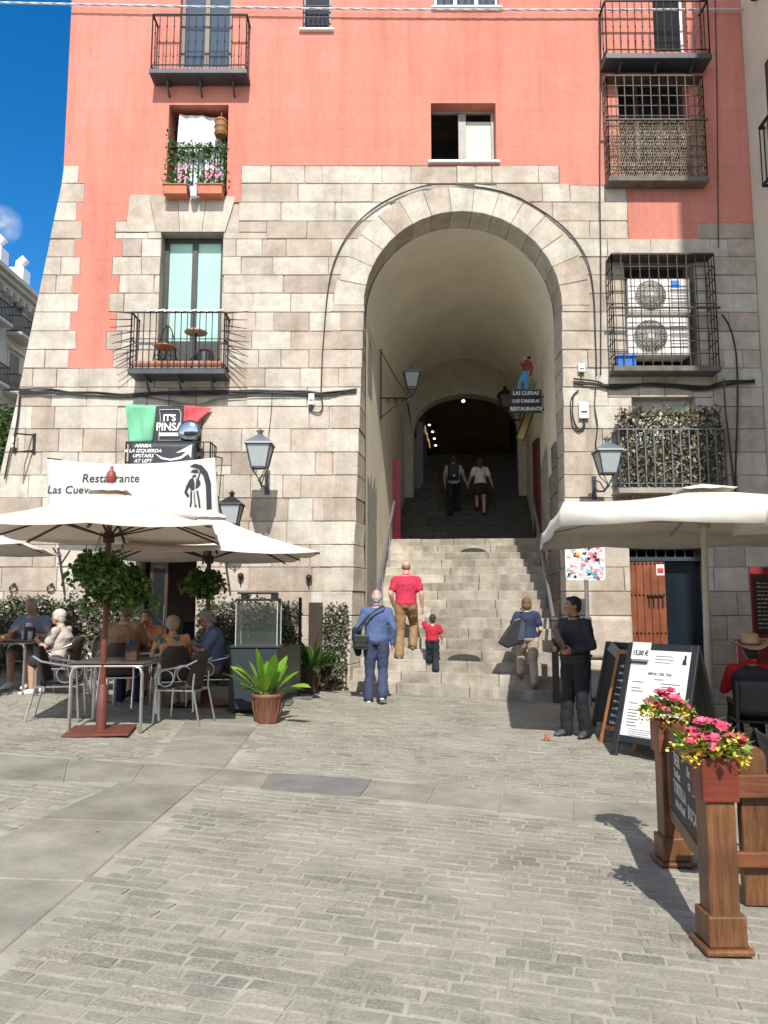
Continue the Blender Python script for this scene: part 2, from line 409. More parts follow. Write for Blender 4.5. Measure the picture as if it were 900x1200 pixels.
# setts: every stone a block of its own in one sheet of paving
ang = R(-12); ca, sa = math.cos(ang), math.sin(ang); rs = random.Random(3)
mb = MB(); allp = slabpolys + [cover_poly]
row = -30; v = 0.6
while v < 17.5:
    h = rs.uniform(.086, .116); u = -10 + rs.uniform(0, .2)
    while u < 9.5:
        l = rs.uniform(.12, .24)
        cu, cv = u + l / 2, v + h / 2
        x, y = cu * ca - cv * sa, cu * sa + cv * ca
        if 1.6 < y < 14.1 and abs(x) < .62 * y + 1.2 and not any(inpoly(x, y, P, .055) for P in allp):
            g2 = rs.uniform(.004, .010); top = rs.uniform(-.0045, .001); vs = []
            for lev, ins in ((-.03, 0), (-.0045, .002), (top, .009)):
                for sx, sy in ((-1, -1), (1, -1), (1, 1), (-1, 1)):
                    a = cu + sx * (l / 2 - g2 - ins) + rs.uniform(-.009, .009); b = cv + sy * (h / 2 - g2 - ins) + rs.uniform(-.006, .006)
                    xx, yy = a * ca - b * sa, a * sa + b * ca
                    vs.append(gp(xx, yy, lev + rs.uniform(-.0018, .0018) * (lev > -.02)))
            fs = [(i, (i + 1) % 4, (i + 1) % 4 + 4, i + 4) for i in range(4)] + [(i + 4, (i + 1) % 4 + 4, (i + 1) % 4 + 8, i + 8) for i in range(4)] + [(8, 9, 10, 11)]
            mb.add(vs, fs, False)
        u += l
    v += h
n_ = SETT.node_tree; b_ = n_.nodes['Principled BSDF']; c_ = b_.inputs['Base Color'].links[0].from_socket
t_ = tex(n_, 'ShaderNodeTexNoise', 1.3, Detail=6.0, Roughness=.7)           # trodden sand over the setts
n_.links.new(mixc(n_, c_, (.348, .326, .269, 1), ramp(n_, t_.outputs['Fac'], [(.40, grey(0)), (.66, grey(.75))])), b_.inputs['Base Color'])
struct(mb.build('cobblestones', SETT))

# ------------------------------------------------------------------ the big building with the arch
BLD = thing('arcade_building', 'tall salmon red building on a granite base pierced by a big arch over stairs', 'building', (1.35, W, 0))
ZTOP = 18.5; XR = fx(884, 300)
def lerp(a, b, t): return a + (b - a) * t
LE = [(fz(-200), fx(93, -200)), (fz(0), fx(85, 0)), (fz(205), fx(75, 205)), (fz(470), fx(20, 470)), (fz(600), fx(-10, 600)), (-.3, fx(-42, 800))]
def xl(z):
    if z >= LE[0][0]: return LE[0][1]
    for (z0, x0), (z1, x1) in zip(LE, LE[1:]):
        if z1 <= z <= z0: return lerp(x0, x1, (z0 - z) / (z0 - z1))
    return LE[-1][1]
# arch
ACX, AR = 1.46, 1.83; AZS = 7.0
def jl(z): return (ACX - AR) - .25 * max(0, min(1, (AZS - z) / AZS))
def jr(z): return (ACX + AR) - .09 * max(0, min(1, (AZS - z) / AZS))
# openings (name: x0, x1, z0, z1, reveal depth)
def op(x0, x1, y0, y1, d=.32):
    ym = (max(y0, 0) + y1) / 2
    return [fx(x0, ym), fx(x1, ym), fz(y1), fz(y0), d]
OPS = {
 'door_a': op(211, 272, -75, 80, .22), 'small_a': op(355, 388, -35, 36, .2), 'wide_a': op(509, 584, -75, 10, .2),
 'recess': op(197, 267, 124, 231, .45), 'slider': op(505, 581, 122, 190, .3), 'french': op(187, 260, 273, 433, .4),
 'door_b': op(765, 803, -75, 62, .25), 'cage_a': op(725, 808, 88, 207, .3), 'cage_b': op(733, 815, 303, 432, .55),
 'door_c': op(742, 816, 466, 574, .35), 'flagdoor': op(163, 236, 478, 546, .3), 'bardoor': op(158, 229, 640, 806, .5), 'wooddoor': op(740, 832, 641, 815, .5)}
for k in ('bardoor', 'wooddoor'): OPS[k][2] = gz((OPS[k][0] + OPS[k][1]) / 2) - .02
Z = lambda py: fz(py)
def is_red(x, z):
    if x < fx(655, 200):
        if z > Z(195): return x < fx(283, 200) or z > Z(193)
        if x < fx(283, 215) and z > ZK: return z > Z(205) or x > fx(100, 215)
        return False
    if z > Z(218): return True
    if x > fx(735, 250) and z > Z(262): return True
    if fx(735, 250) < x < fx(816, 250) and z > Z(290): return True
    return False
# courses of masonry
zs = [Z(195)]
while zs[-1] > -.1: zs.append(zs[-1] - (.362 if zs[-1] > Z(455) else .415) * random.uniform(.96, 1.04))
ZK = next(zs[k] for k in range(len(zs) - 1) if (zs[k] + zs[k + 1]) / 2 <= Z(230))
# the strip of render between the quoins on the left
def strip(k):
    m = 1 if k % 2 else 0; c = (zs[k] + zs[k + 1]) / 2
    py = 195 + (zs[0] - c) / (zs[0] - Z(455)) * 260
    t = max(0, min(1, (py - 205) / 230))
    return fx(lerp(97, 84, t) - 4 + (8 if m else 0), py), fx(lerp(146, 127, t) + 5 - (10 if m else 0) + (6 if py < 260 else 0), py)
LINT = [[(153, 229), (175, 229), (184, 273), (148, 273)], [(175, 229), (209, 230), (211, 273), (184, 273)], [(209, 230), (243, 231), (237, 273), (211, 273)], [(243, 231), (277, 231), (264, 273), (237, 273)]]
def rect_minus(rs_, o):
    out = []
    for (a, b, c, d) in rs_:
        if o[0] >= b or o[1] <= a or o[2] >= d or o[3] <= c: out.append((a, b, c, d)); continue
        if o[2] > c: out.append((a, b, c, o[2]))
        if o[3] < d: out.append((a, b, o[3], d))
        z0, z1 = max(c, o[2]), min(d, o[3])
        if o[0] > a: out.append((a, o[0], z0, z1))
        if o[1] < b: out.append((o[1], b, z0, z1))
    return [r for r in out if r[1] - r[0] > .035 and r[3] - r[2] > .035]
st = MB(); rp = MB(); rb = random.Random(11)
def block(mb, x0, x1, z0, z1, y=W, proud=.03, edge=False):
    """dressed block: rough front, worn arrises"""
    d = proud + rb.uniform(-.006, .012); gp_ = .003; bv = .009; j = lambda: rb.uniform(-.006, .006)
    a = xl((z0 + z1) / 2) if edge else None
    vs = []
    for yy, ins in ((y + .02, 0), (y - d + .014, 0), (y - d, bv)):
        for sx, sz in ((0, 0), (1, 0), (1, 1), (0, 1)):
            zz = (z0 + gp_ + ins + j() * .6) if sz == 0 else (z1 - gp_ - ins + j() * .6)
            if sx == 0: xx = (xl(zz) + ins) if edge else x0 + gp_ + ins + j()
            else: xx = x1 - gp_ - ins + j()
            vs.append((xx, yy + (rb.uniform(-.004, .004) if ins else 0), zz))
    fs = [(i, (i + 1) % 4, (i + 1) % 4 + 4, i + 4) for i in range(4)] + [(i + 4, (i + 1) % 4 + 4, (i + 1) % 4 + 8, i + 8) for i in range(4)] + [(8, 9, 10, 11)]
    mb.add(vs, fs)
opl = list(OPS.values())
HOLES = [o[:4] for o in opl] + [(fx(150, 250), fx(280, 250), Z(273), Z(229.5))]
RING = .30
def arch_hole(z0, z1):
    if z0 > AZS + AR + RING: return None
    if z0 <= AZS - .05: return (jl(z1) if z1 < AZS else jl(AZS), jr((z0 + z1) / 2))
    hw = math.sqrt(max(.0, (AR + RING) ** 2 - (z0 - AZS) ** 2)); return (ACX - hw, ACX + hw)
for k in range(len(zs) - 1):
    z1, z0 = zs[k], zs[k + 1]
    zm = (z0 + z1) / 2
    iv = []                                     # stretches of this course that are stone
    py = 195
    L0 = xl(zm)
    if zm > Z(437):
        s0, s1 = strip(k)
        if zm < Z(204): iv.append((L0, s0, True))
        start = s1 if zm < Z(230) else fx(283, 215)
        a = (start, None, False)
    else: a = (L0, None, True)
    ah = arch_hole(z0, z1)
    right_end = XR
    if zm > Z(262): right_end = fx(735, 250)
    right_start_top = fx(655, 200) if zm > Z(195) else None
    if zm > Z(218): right_end = fx(655, 205)
    if ah: iv.append((a[0], ah[0], a[2])); iv.append((ah[1], right_end, False))
    else: iv.append((a[0], right_end, a[2]))
    if Z(290) < zm <= Z(262):                   # the red patch between
        x0, x1, e = iv.pop(); iv.append((x0, fx(735, 275), e)); iv.append((fx(816, 275), XR, False))
    for x0, x1, e in iv:
        x = x0; first = True
        while x < x1 - .05:
            l = rb.uniform(.45, 1.15) if rb.random() < .8 else rb.uniform(.3, .45)
            if first: l *= rb.uniform(.5, 1)
            xe = x + l if x + l < x1 - .28 else x1
            if e and first:
                for r_ in rect_minus([(x, xe, z0, z1)], (99, 99, 0, 0)): block(st, r_[0], r_[1], r_[2], r_[3], edge=True)
            else:
                pcs = [(x, xe, z0, z1)]
                for o in HOLES: pcs = rect_minus(pcs, o)
                for r_ in pcs: block(st, *r_)
            x = xe; first = False
    if zm > Z(437) and zm < Z(204):
        if zm > Z(230): rp.add([(s0, W - .031, z0), (fx(100, 215) + .005, W - .031, z0), (fx(100, 215) + .005, W - .031, min(z1, Z(205))), (s0, W - .031, min(z1, Z(205)))], [(0, 1, 2, 3)])
        else: rp.add([(s0, W - .03, z0), (s1, W - .03, z0), (s1, W - .03, z1), (s0, W - .03, z1)], [(0, 1, 2, 3)])
# flat arch over the French window
for P in LINT:
    pts = [(fx(a, b), fz(b)) for a, b in P]; c = (sum(p[0] for p in pts) / 4, sum(p[1] for p in pts) / 4)
    pts = [(lerp(p[0], c[0], .02), lerp(p[1], c[1], .02)) for p in pts]
    st.prism(pts, W - .038, W + .1)
# arch voussoirs with their soffit
vr = MB(); NV = 15; JD = .62
for i in range(NV):
    a0, a1 = math.pi * i / NV, math.pi * (i + 1) / NV; ro = AR + rb.uniform(.50, .56); g_ = .0025
    P = [(ACX + math.cos(a) * r, AZS + math.sin(a) * r) for a, r in ((a0 + g_ / AR, AR), (a0 + g_ / AR, ro), ((a0 + a1) / 2, ro * 1.004), (a1 - g_ / AR, ro), (a1 - g_ / AR, AR), ((a0 + a1) / 2, AR * 1.003))]
    vr.prism(P, W - .045 - rb.uniform(0, .01), W + JD)
zz = AZS
for k in range(len(zs) - 1):                    # jamb blocks below the spring
    z1, z0 = min(zs[k], AZS), zs[k + 1]
    if z1 - z0 < .06: continue
    z0 = max(z0, -.1)
    for side in (0, 1):
        ln = rb.uniform(.35, .62); y0 = W - .04 - rb.uniform(0, .008)
        sg = 1 if side == 0 else -1; xa, xb = (jl(z0), jl(z1)) if side == 0 else (jr(z0), jr(z1)); xk = jl(AZS) + .01 if side == 0 else jr(AZS) - .01
        e0, e1 = rb.uniform(-.012, .012), rb.uniform(-.012, .012); f0, f1 = z0 + .006, z1 - .006
        lo = xa - sg * ln; yb = W + JD
        vs_ = [(lo, y0, f0), (xa + e0, y0, f0), (xb + e1, y0, f1), (lo, y0, f1), (lo, yb, f0), (xk + e0, yb, f0), (xk + e1, yb, f1), (lo, yb, f1)]
        fs_ = [(0, 1, 2, 3), (1, 5, 6, 2), (0, 4, 5, 1), (3, 2, 6, 7)]
        vr.add(vs_, fs_ if side == 0 else [f[::-1] for f in fs_])
vr.build('arch_ring', STONE, BLD, bevel=.009, world=True)
# core wall behind the blocks: grid with holes
def grid_wall(mb, x_fn0, X1, z0, z1, holes, y, keep, flip=False):
    xs = sorted({-99.0, X1} | {q for o in holes for q in o[:2] if q < X1}); zz_ = sorted({z0, z1} | {q for o in holes for q in o[2:4] if z0 < q < z1} | {q[0] for q in LE if z0 < q[0] < z1} | {Z(437), Z(230), ZK, Z(218), Z(195), Z(262), Z(290), Z(204)})
    xs = sorted(set(xs) | {fx(283, 215), fx(655, 200), fx(735, 250), fx(816, 250), fx(100, 215)})
    for a, b in zip(xs, xs[1:]):
        for c, d in zip(zz_, zz_[1:]):
            if c < z0 or d > z1: continue
            xm, zm = (max(a, xl((c + d) / 2)) + b) / 2, (c + d) / 2
            if any(o[0] < xm < o[1] and o[2] < zm < o[3] for o in holes) or not keep(xm, zm): continue
            la, lc = (xl(c), xl(d)) if a < -90 else (a, a)
            mb.add([(la, y, c), (b, y, c), (b, y, d), (lc, y, d)], [(0, 1, 2, 3)])
AH = (jl(AZS) - .25, jr(AZS) + .02, -1, AZS + AR + .3)
core = MB(); grid_wall(core, xl, XR, -.3, ZTOP, [o[:4] for o in opl] + [AH], W, lambda x, z: True)
prev = None                                     # spandrels of the round arch
for i in range(25):
    a = math.pi * i / 24; p = (ACX + math.cos(a) * (AR + .05), AZS + math.sin(a) * (AR + .05)); q = (max(AH[0], min(AH[1], ACX + math.cos(a) * 9)), min(AH[3], AZS + math.sin(a) * 9)) if i not in (0, 24) else ((AH[1] if i == 0 else AH[0]), AZS)
    if prev: core.add([(prev[0][0], W, prev[0][1]), (prev[1][0], W, prev[1][1]), (q[0], W, q[1]), (p[0], W, p[1])], [(0, 1, 2, 3)])
    prev = (p, q)
core.box(XR - .02, XR, W + .02, 32, -1, ZTOP); core.box(-6, XR, W + .05, 32, ZTOP, ZTOP + .3); core.box(-8, XR, 31.7, 32, -1, ZTOP)
lw = []                                         # battered side wall on the left
for z, x in LE: lw += [(x, W, z), (x - .3, 32, z)]
core.add(lw, [(2 * i, 2 * i + 1, 2 * i + 3, 2 * i + 2) for i in range(len(LE) - 1)])
core.build('masonry_core', MORTAR, BLD, world=True)
st.build('granite_facade', STONE, BLD, world=True)
# salmon render
grid_wall(rp, xl, XR, Z(295), ZTOP, [o[:4] for o in opl], W - .03, is_red)
# window reveals
def reveal(mb, o):
    x0, x1, z0, z1, d = o; y0, y1 = W - .03, W + d
    mb.add([(x0, y0, z0), (x0, y1, z0), (x0, y1, z1), (x0, y0, z1)], [(0, 1, 2, 3)]); mb.add([(x1, y0, z0), (x1, y1, z0), (x1, y1, z1), (x1, y0, z1)], [(0, 1, 2, 3)])
    mb.add([(x0, y0, z0), (x0, y1, z0), (x1, y1, z0), (x1, y0, z0)], [(0, 1, 2, 3)]); mb.add([(x0, y0, z1), (x0, y1, z1), (x1, y1, z1), (x1, y0, z1)], [(0, 1, 2, 3)])
for k, o in OPS.items():
    if k in ('door_a', 'small_a', 'wide_a', 'recess', 'slider', 'door_b', 'cage_a'): reveal(rp, o)
    else: rv = MB(); reveal(rv, o); rv.build('stone_reveal', mat('reveal_stone', (.36, .32, .27, 1), .9, var=.3, bmp=.4), BLD, world=True)
rp.build('red_render', PLASTER, BLD, world=True)

# windows: frame > pane
GLASS_DARK = mat_glass('dark_glass', (.015, .018, .022, 1)); GLASS_BLUE = mat_glass('sky_glass', (.05, .075, .11, 1))
CURT = mat('pale_curtain', (.62, .72, .62, 1), .85, var=.1); WHITEP = mat('white_paint', (.78, .78, .76, 1), .5, var=.08)
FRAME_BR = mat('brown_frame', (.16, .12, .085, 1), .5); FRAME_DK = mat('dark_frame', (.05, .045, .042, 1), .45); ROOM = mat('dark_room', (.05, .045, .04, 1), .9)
def window(name, o, y, fm, leaves=2, fw=.07, pane=GLASS_DARK, bars=(), parent=BLD, base=0.0):
    x0, x1, z0, z1, d = o; f = MB(); p = MB()
    lw_ = (x1 - x0) / leaves
    f.box(x0, x1, y, y + .06, z1 - fw, z1); f.box(x0, x1, y, y + .06, z0, z0 + fw)
    for i in range(leaves + 1):
        c = x0 + lw_ * i; a = c if i == 0 else (c - fw if i == leaves else c - fw * .6); b = a + (fw if i in (0, leaves) else fw * 1.2)
        f.box(a, b, y - .003 * (i % 2), y + .063, z0 + fw, z1 - fw)
    if base: f.box(x0 + fw, x1 - fw, y + .012, y + .05, z0 + fw, z0 + base)
    for zb in bars: f.box(x0 + fw, x1 - fw, y + .01, y + .05, zb - .02, zb + .02)
    fo = f.build(name, fm, parent, bevel=.005, world=True)
    p.box(x0 + .02, x1 - .02, y + .034, y + .04, z0 + .02, z1 - .02)
    p.build('pane', pane, fo, world=True)
    return fo
window('balcony_door', OPS['door_a'], W + .10, FRAME_BR, 2, .075, GLASS_BLUE)
window('window', OPS['small_a'], W + .1, FRAME_DK, 1, .05); window('window', OPS['wide_a'], W + .1, WHITEP, 3, .06, GLASS_BLUE)
window('balcony_door', OPS['door_b'], W + .12, WHITEP, 1, .055, GLASS_DARK)
fo = window('french_window', OPS['french'], W + .22, FRAME_DK, 2, .09, mat('frosted_glass', (.38, .62, .50, 1), .12, var=.12, vscale=1.1), base=.62)
window('window', OPS['cage_a'], W + .27, FRAME_DK, 3, .06); window('balcony_door', OPS['door_c'], W + .2, WHITEP, 2, .09, CURT)
window('balcony_door', OPS['flagdoor'], W + .15, FRAME_DK, 2, .08)
# sliding window, left half open on a dark room, right half with a pale blind
o = OPS['slider']; f = MB(); xm = lerp(o[0], o[1], .48)
f.box(o[0], o[1], W + .2, W + .27, o[3] - .05, o[3]); f.box(xm - .05, xm + .10, W + .2, W + .27, o[2] + .05, o[3] - .06); f.box(o[0], o[1], W + .2, W + .27, o[2], o[2] + .05); f.box(o[1] - .06, o[1], W + .2, W + .27, o[2] + .05, o[3] - .05)
fo = f.build('sliding_window', mat('grey_frame', (.30, .28, .26, 1), .5), BLD, .004, True)
p = MB(); p.box(xm + .1, o[1] - .06, W + .25, W + .265, o[2] + .05, o[3] - .2); p.build('pale_blind', mat('blind', (.50, .60, .44, 1), .6, var=.12), fo, 0, True)
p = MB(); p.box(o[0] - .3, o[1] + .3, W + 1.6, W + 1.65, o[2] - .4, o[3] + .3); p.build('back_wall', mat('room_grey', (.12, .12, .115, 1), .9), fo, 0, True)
for k in ('slider', 'small_a', 'wide_a'):
    o = OPS[k]; m_ = MB(); m_.box(o[0] - .06, o[1] + .06, W - .10, W + .2, o[2] - .05, o[2] - .004); m_.build('window_sill', WHITEP, BLD, .006, True)
# iron bars of the small top window
m_ = MB(); o = OPS['small_a']
for i in range(6): x = lerp(o[0], o[1], (i + .5) / 6); m_.tube([(x, W + .02, o[2]), (x, W + .02, o[2] + .55)], .008, 6)
for z in (o[2] + .3, o[2] + .54): m_.bar((o[0], W + .02, z), (o[1], W + .02, z), .018)
m_.build('window_guard', IRON, BLD, 0, True)
o = OPS['wide_a']; m_ = MB()
for i in range(9): x = lerp(o[0], o[1], (i + .5) / 9); m_.tube([(x, W - .03, o[2]), (x, W - .03, o[2] + 1.0)], .009, 6)
m_.build('window_guard', IRON, BLD, 0, True)

# balconies: slab with its railing
def balcony(px0, px1, pyb, pyt, depth, slab=.13, bars=15, knots=False, slabmat=GREYIRON, railmat=IRON, spikes=False, mid=None, top_bar=.035, bar_r=.009):
    Yf = W - depth
    x0, x1 = at(px0, pyb, Yf).x, at(px1, pyb, Yf).x; zb = at(450, pyb, Yf).z; zt = at(450, pyt, Yf).z
    s = MB(); s.box(x0 - .03, x1 + .03, Yf - .03, W - .0, zb - slab, zb - .02); s.box(x0, x1, Yf, W - .001, zb - .02, zb)
    for i in (.15, .5, .85): x = lerp(x0, x1, i); s.bar((x, W - .02, zb - slab - .25), (x, Yf + .12, zb - slab - .02), .035); s.box(x - .02, x + .02, Yf + .05, W - .01, zb - slab - .035, zb - slab - .002)
    so = s.build('balcony', slabmat, BLD, .01, True)
    r = MB(); path = [(x0, W - .02), (x0, Yf), (x1, Yf), (x1, W - .02)]
    for (a, b) in zip(path, path[1:]):
        for z, q in ((zt, top_bar), (zb + .07, .022)) + (((mid(zb, zt), .018),) if mid else ()):
            r.bar((a[0], a[1], z), (b[0], b[1], z), q, q * .6)
        ln = math.hypot(b[0] - a[0], b[1] - a[1]); n = bars if abs(b[0] - a[0]) > .1 else max(2, int(bars * ln / (x1 - x0)))
        for i in range(n + 1):
            x, y = lerp(a[0], b[0], i / n), lerp(a[1], b[1], i / n)
            rr = bar_r if 0 < i < n else bar_r + .005
            r.tube([(x, y, zb - .01), (x, y, zt)], rr, 6)
            if knots:
                for t in (.22, .5, .78): r.ell((x, y, lerp(zb, zt, t)), (.018, .018, .024), nu=6, nv=4)
    r.build('railing', railmat, so, 0, True)
    return x0, x1, Yf, zb, zt, so
balcony(177, 288, 80, 17, .36, .12, 13, True)
BB = balcony(711, 832, 62, 1, .40, .13, 14, True)
FB = balcony(152, 262, 431, 366, .46, .12, 15, mid=lambda a, b: lerp(a, b, .52))
# terracotta tiles on the edge and iron spikes at both ends of the French window's balcony
x0, x1, Yf, zb, zt, so = FB
m_ = MB(); n = 12
for i in range(n): m_.box(lerp(x0 + .05, x1 - .05, i / n) + .004, lerp(x0 + .05, x1 - .05, (i + 1) / n) - .004, Yf + .03, Yf + .3, zb, zb + .14)
m_.build('tile_edge', mat_island('terracotta', [(0, (.40, .16, .09, 1)), (1, (.55, .27, .17, 1))], .8), so, .004, True)
for x, sgn in ((x0, -1), (x1, 1)):
    m_ = MB()
    for i in range(8):
        t = i / 7; p = Vector((x, Yf + .05 + .12 * t, zt - t * .75)); m_.tube([p, p + Vector((sgn * (.42 - .1 * t), -.05, .02 - .26 * t * (1 if sgn < 0 else 1.3)))], [.012, .005], 6)
    m_.build('spikes', IRON, so, 0, True)
m_ = MB()
for i in range(9): x = lerp(x0 + .28, x1 - .1, i / 8.5); m_.bar((x, Yf - .03, zt + .01), (x + .16, Yf - .02, zt + .045), .022)
m_.build('bird_strip', WHITEP, so, 0, True)
# recess with its own low railing
o = OPS['recess']; m_ = MB(); zr = Z(171); y = W + .06
m_.bar((o[0], y, zr), (o[1], y, zr), .035, .02); m_.bar((o[0], y, o[2] + .24), (o[1], y, o[2] + .24), .02)
for i in range(11): x = lerp(o[0], o[1], (i + .5) / 11); m_.tube([(x, y, o[2] + .02), (x, y, zr)], .011, 6); m_.ell((x, y, lerp(o[2], zr, .55)), (.02, .02, .03), nu=6, nv=4)
m_.build('railing', IRON, BLD, 0, True)
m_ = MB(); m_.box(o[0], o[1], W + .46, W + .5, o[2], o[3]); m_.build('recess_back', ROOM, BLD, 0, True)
# caged window above: iron grid with a woven reed screen behind its lower half
def cage(px0, px1, pyb, pyt, depth, nx, nz, rail_py, rm, bulge=0):
    Yf = W - depth; x0, x1 = at(px0, pyb, Yf).x, at(px1, pyb, Yf).x; zb, zt = at(450, pyb, Yf).z, at(450, pyt, Yf).z; zr = at(450, rail_py, Yf).z
    s = MB(); s.box(x0 - .03, x1 + .03, Yf - .03, W, zb - .1, zb); so = s.build('balcony', mat('weathered_sill', (.15, .135, .115, 1), .8, var=.4), BLD, .01, True)
    r = MB()
    for i in range(nx + 1): x = lerp(x0, x1, i / nx); r.bar((x, Yf, zb), (x, Yf, zt), .016)
    for i in range(nz + 1): z = lerp(zb, zt, i / nz); r.bar((x0, Yf - .005, z), (x1, Yf - .005, z), .014)
    r.bar((x0 - .06, Yf - .02, zr), (x1 + .06, Yf - .02, zr), .04, .03)
    for x in (x0, x1):
        for i in range(4): y = lerp(Yf, W - .02, i / 3); r.bar((x, y, zb), (x, y, zt), .016)
        for i in range(nz + 1): z = lerp(zb, zt, i / nz); r.bar((x, Yf, z), (x, W, z), .014)
    r.box(x0, x1, Yf, W, zt, zt + .03)
    r.build('window_cage', rm, so, 0, True)
    return x0, x1, Yf, zb, zt, zr, so
CA = cage(715, 829, 207, 89, .28, 11, 10, 141, mat('rusty_iron', (.13, .105, .085, 1), .75, .2, var=.5))
CB = cage(721, 843, 429, 298, .36, 11, 9, 361, mat('brown_iron', (.07, .055, .05, 1), .7, .2, var=.4))
x0, x1, Yf, zb, zt, zr, so = CA; m_ = MB(); rr = random.Random(5)
nx_, nz_ = 42, 18                               # woven reed: crossing strips
for i in range(nx_):
    for k in range(nz_):
        x = lerp(x0 + .02, x1 - .02, (i + (k % 2) * .5) / nx_); z = lerp(zb + .03, zr + .02, k / nz_); dz = (zr - zb) / nz_; dx = (x1 - x0) / nx_
        for s_ in (-1, 1): m_.bar((x, Yf + .035, z), (x + s_ * dx * .5 + rr.uniform(-.008, .008), Yf + .04 + rr.uniform(0, .01), z + dz + rr.uniform(-.012, .02)), rr.uniform(.012, .022), .005)
m_.build('reed_screen', mat_island('dry_reed', [(0, (.28, .20, .13, 1)), (.6, (.42, .33, .23, 1)), (1, (.55, .47, .37, 1))], .85, var=.3, bmp=0, fine=0), so, 0, True)
# lower right balcony (hidden behind its hedge screen) and the flag balcony
DB = balcony(727, 852, 571, 503, .38, .11, 12, railmat=mat('light_grey_iron', (.15, .17, .19, 1), .5), bar_r=.014, slabmat=mat('stone_slab', (.36, .33, .28, 1), .85))
AB = balcony(147, 246, 546, 518, .5, .10, 12, top_bar=.025)

# ------------------------------------------------------------------ passage under the arch
O3 = Vector((1.35, 13.3, 0)); TA = R(6.5); cT, sT = math.cos(TA), math.sin(TA)
def SV(u, v, z): return Vector((O3.x + u * cT + v * sT, O3.y - u * sT + v * cT, z))
UL, UR = -1.80, 1.80; V1 = 9.2; VZ = 7.0
pw = MB(); va = MB()
def vtop(n=24, r0=None, zc=VZ):
    return [((UL + UR) / 2 - math.cos(math.pi * i / n) * (UR - UL) / 2, zc + math.sin(math.pi * i / n) * (UR - UL) / 2 * 1.02) for i in range(n + 1)]
def front_v(u): return (W + JD - .02 - O3.y + u * sT) / cT  # the wall plane, in passage coordinates
pw.add([SV(UL, front_v(UL), -.2), SV(UL, V1, -.2), SV(UL, V1, VZ), SV(UL, front_v(UL), VZ)], [(0, 1, 2, 3)])
pw.add([SV(UR, front_v(UR), -.2), SV(UR, V1, -.2), SV(UR, V1, VZ), SV(UR, front_v(UR), VZ)], [(0, 1, 2, 3)])
pw.build('passage_wall', CREAM, BLD, world=True)
T = vtop(); vs_ = [SV(u, front_v(u), z) for u, z in T] + [SV(u, V1 + .3, z) for u, z in T]; n = len(T)
va.add(vs_, [(i, i + 1, i + 1 + n, i + n) for i in range(n - 1)], True)
va.build('vault', VAULT, BLD, world=True)
# grey cement patches where the render came off, stone dado on the right
CEM = mat('grey_cement', (.34, .33, .28, 1), .95, var=.35, vscale=5, bmp=.3)
rr = random.Random(9)
def patch(side, v0, v1, z0, z1, n=9):
    m_ = MB(); u = UL + .006 if side == 0 else UR - .006; pts = []
    for i in range(n): pts.append((lerp(v0, v1, i / (n - 1)), z1 + rr.uniform(-.35, .1)))
    top = [SV(u, a, b) for a, b in pts]; bot = [SV(u, a, z0) for a, b in pts]
    m_.add(bot + top, [(i, i + 1, i + 1 + n, i + n) for i in range(n - 1)]); m_.build('cement_patch', CEM, BLD, world=True)
patch(0, 1.06, 2.5, .2, 4.1); patch(0, 1.06, 1.7, 5.6, 6.8); patch(1, 3.0, 4.6, 3.0, 4.9)
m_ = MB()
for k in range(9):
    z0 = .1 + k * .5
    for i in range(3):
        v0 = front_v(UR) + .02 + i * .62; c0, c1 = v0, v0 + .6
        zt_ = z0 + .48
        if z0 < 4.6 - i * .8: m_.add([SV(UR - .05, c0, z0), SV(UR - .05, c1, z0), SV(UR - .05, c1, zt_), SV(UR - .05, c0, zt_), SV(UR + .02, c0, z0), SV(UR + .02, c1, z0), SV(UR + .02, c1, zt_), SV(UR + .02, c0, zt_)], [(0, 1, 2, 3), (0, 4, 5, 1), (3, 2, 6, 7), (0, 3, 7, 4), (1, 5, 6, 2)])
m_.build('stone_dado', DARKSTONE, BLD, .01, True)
# inner arch and the darker passage beyond
ia = MB(); HW = 1.55; ZC, RA = 6.55, 1.2; n = 20
def inner(v):
    prof = []
    for i in range(n + 1):
        a = math.pi * i / n; prof.append((-math.cos(a) * HW + .02, ZC + math.sin(a) ** .8 * RA))
    return prof
pr = inner(0); ring = []
for v_ in (V1, V1 + .55): ring += [SV(u, v_, z) for u, z in pr]
ia.add(ring, [(i, i + 1, i + 2 + n, i + 1 + n) for i in range(n)], True)
outer = [SV(max(UL - .1, min(UR + .1, u * 1.6)), V1, 9.2) for u, z in pr]
ia.add([SV(u, V1, z) for u, z in pr] + outer, [(i, i + 1, i + 2 + n, i + 1 + n) for i in range(n)])
for sgn in (-1, 1):
    ia.add([SV(sgn * HW + .02, V1, 2), SV(sgn * 2.1, V1, 2), SV(sgn * 2.1, V1, 9.2), SV(sgn * HW + .02, V1, ZC)], [(0, 1, 2, 3)])
    ia.add([SV(sgn * HW + .02, V1, 2), SV(sgn * HW + .02, V1 + .55, 2), SV(sgn * HW + .02, V1 + .55, ZC), SV(sgn * HW + .02, V1, ZC)], [(0, 1, 2, 3)])
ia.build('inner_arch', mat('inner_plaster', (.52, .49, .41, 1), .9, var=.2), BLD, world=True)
bk = MB()
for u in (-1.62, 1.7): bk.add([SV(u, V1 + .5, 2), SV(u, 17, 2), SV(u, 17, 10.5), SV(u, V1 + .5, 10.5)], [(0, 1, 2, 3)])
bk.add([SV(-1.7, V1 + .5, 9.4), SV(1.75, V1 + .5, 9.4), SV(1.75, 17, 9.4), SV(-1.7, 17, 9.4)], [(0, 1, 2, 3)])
bk.build('upper_passage', mat('shaded_render', (.16, .145, .12, 1), .95, var=.3), BLD, world=True)  # render colour taken down to paint the shade inside the upper passage
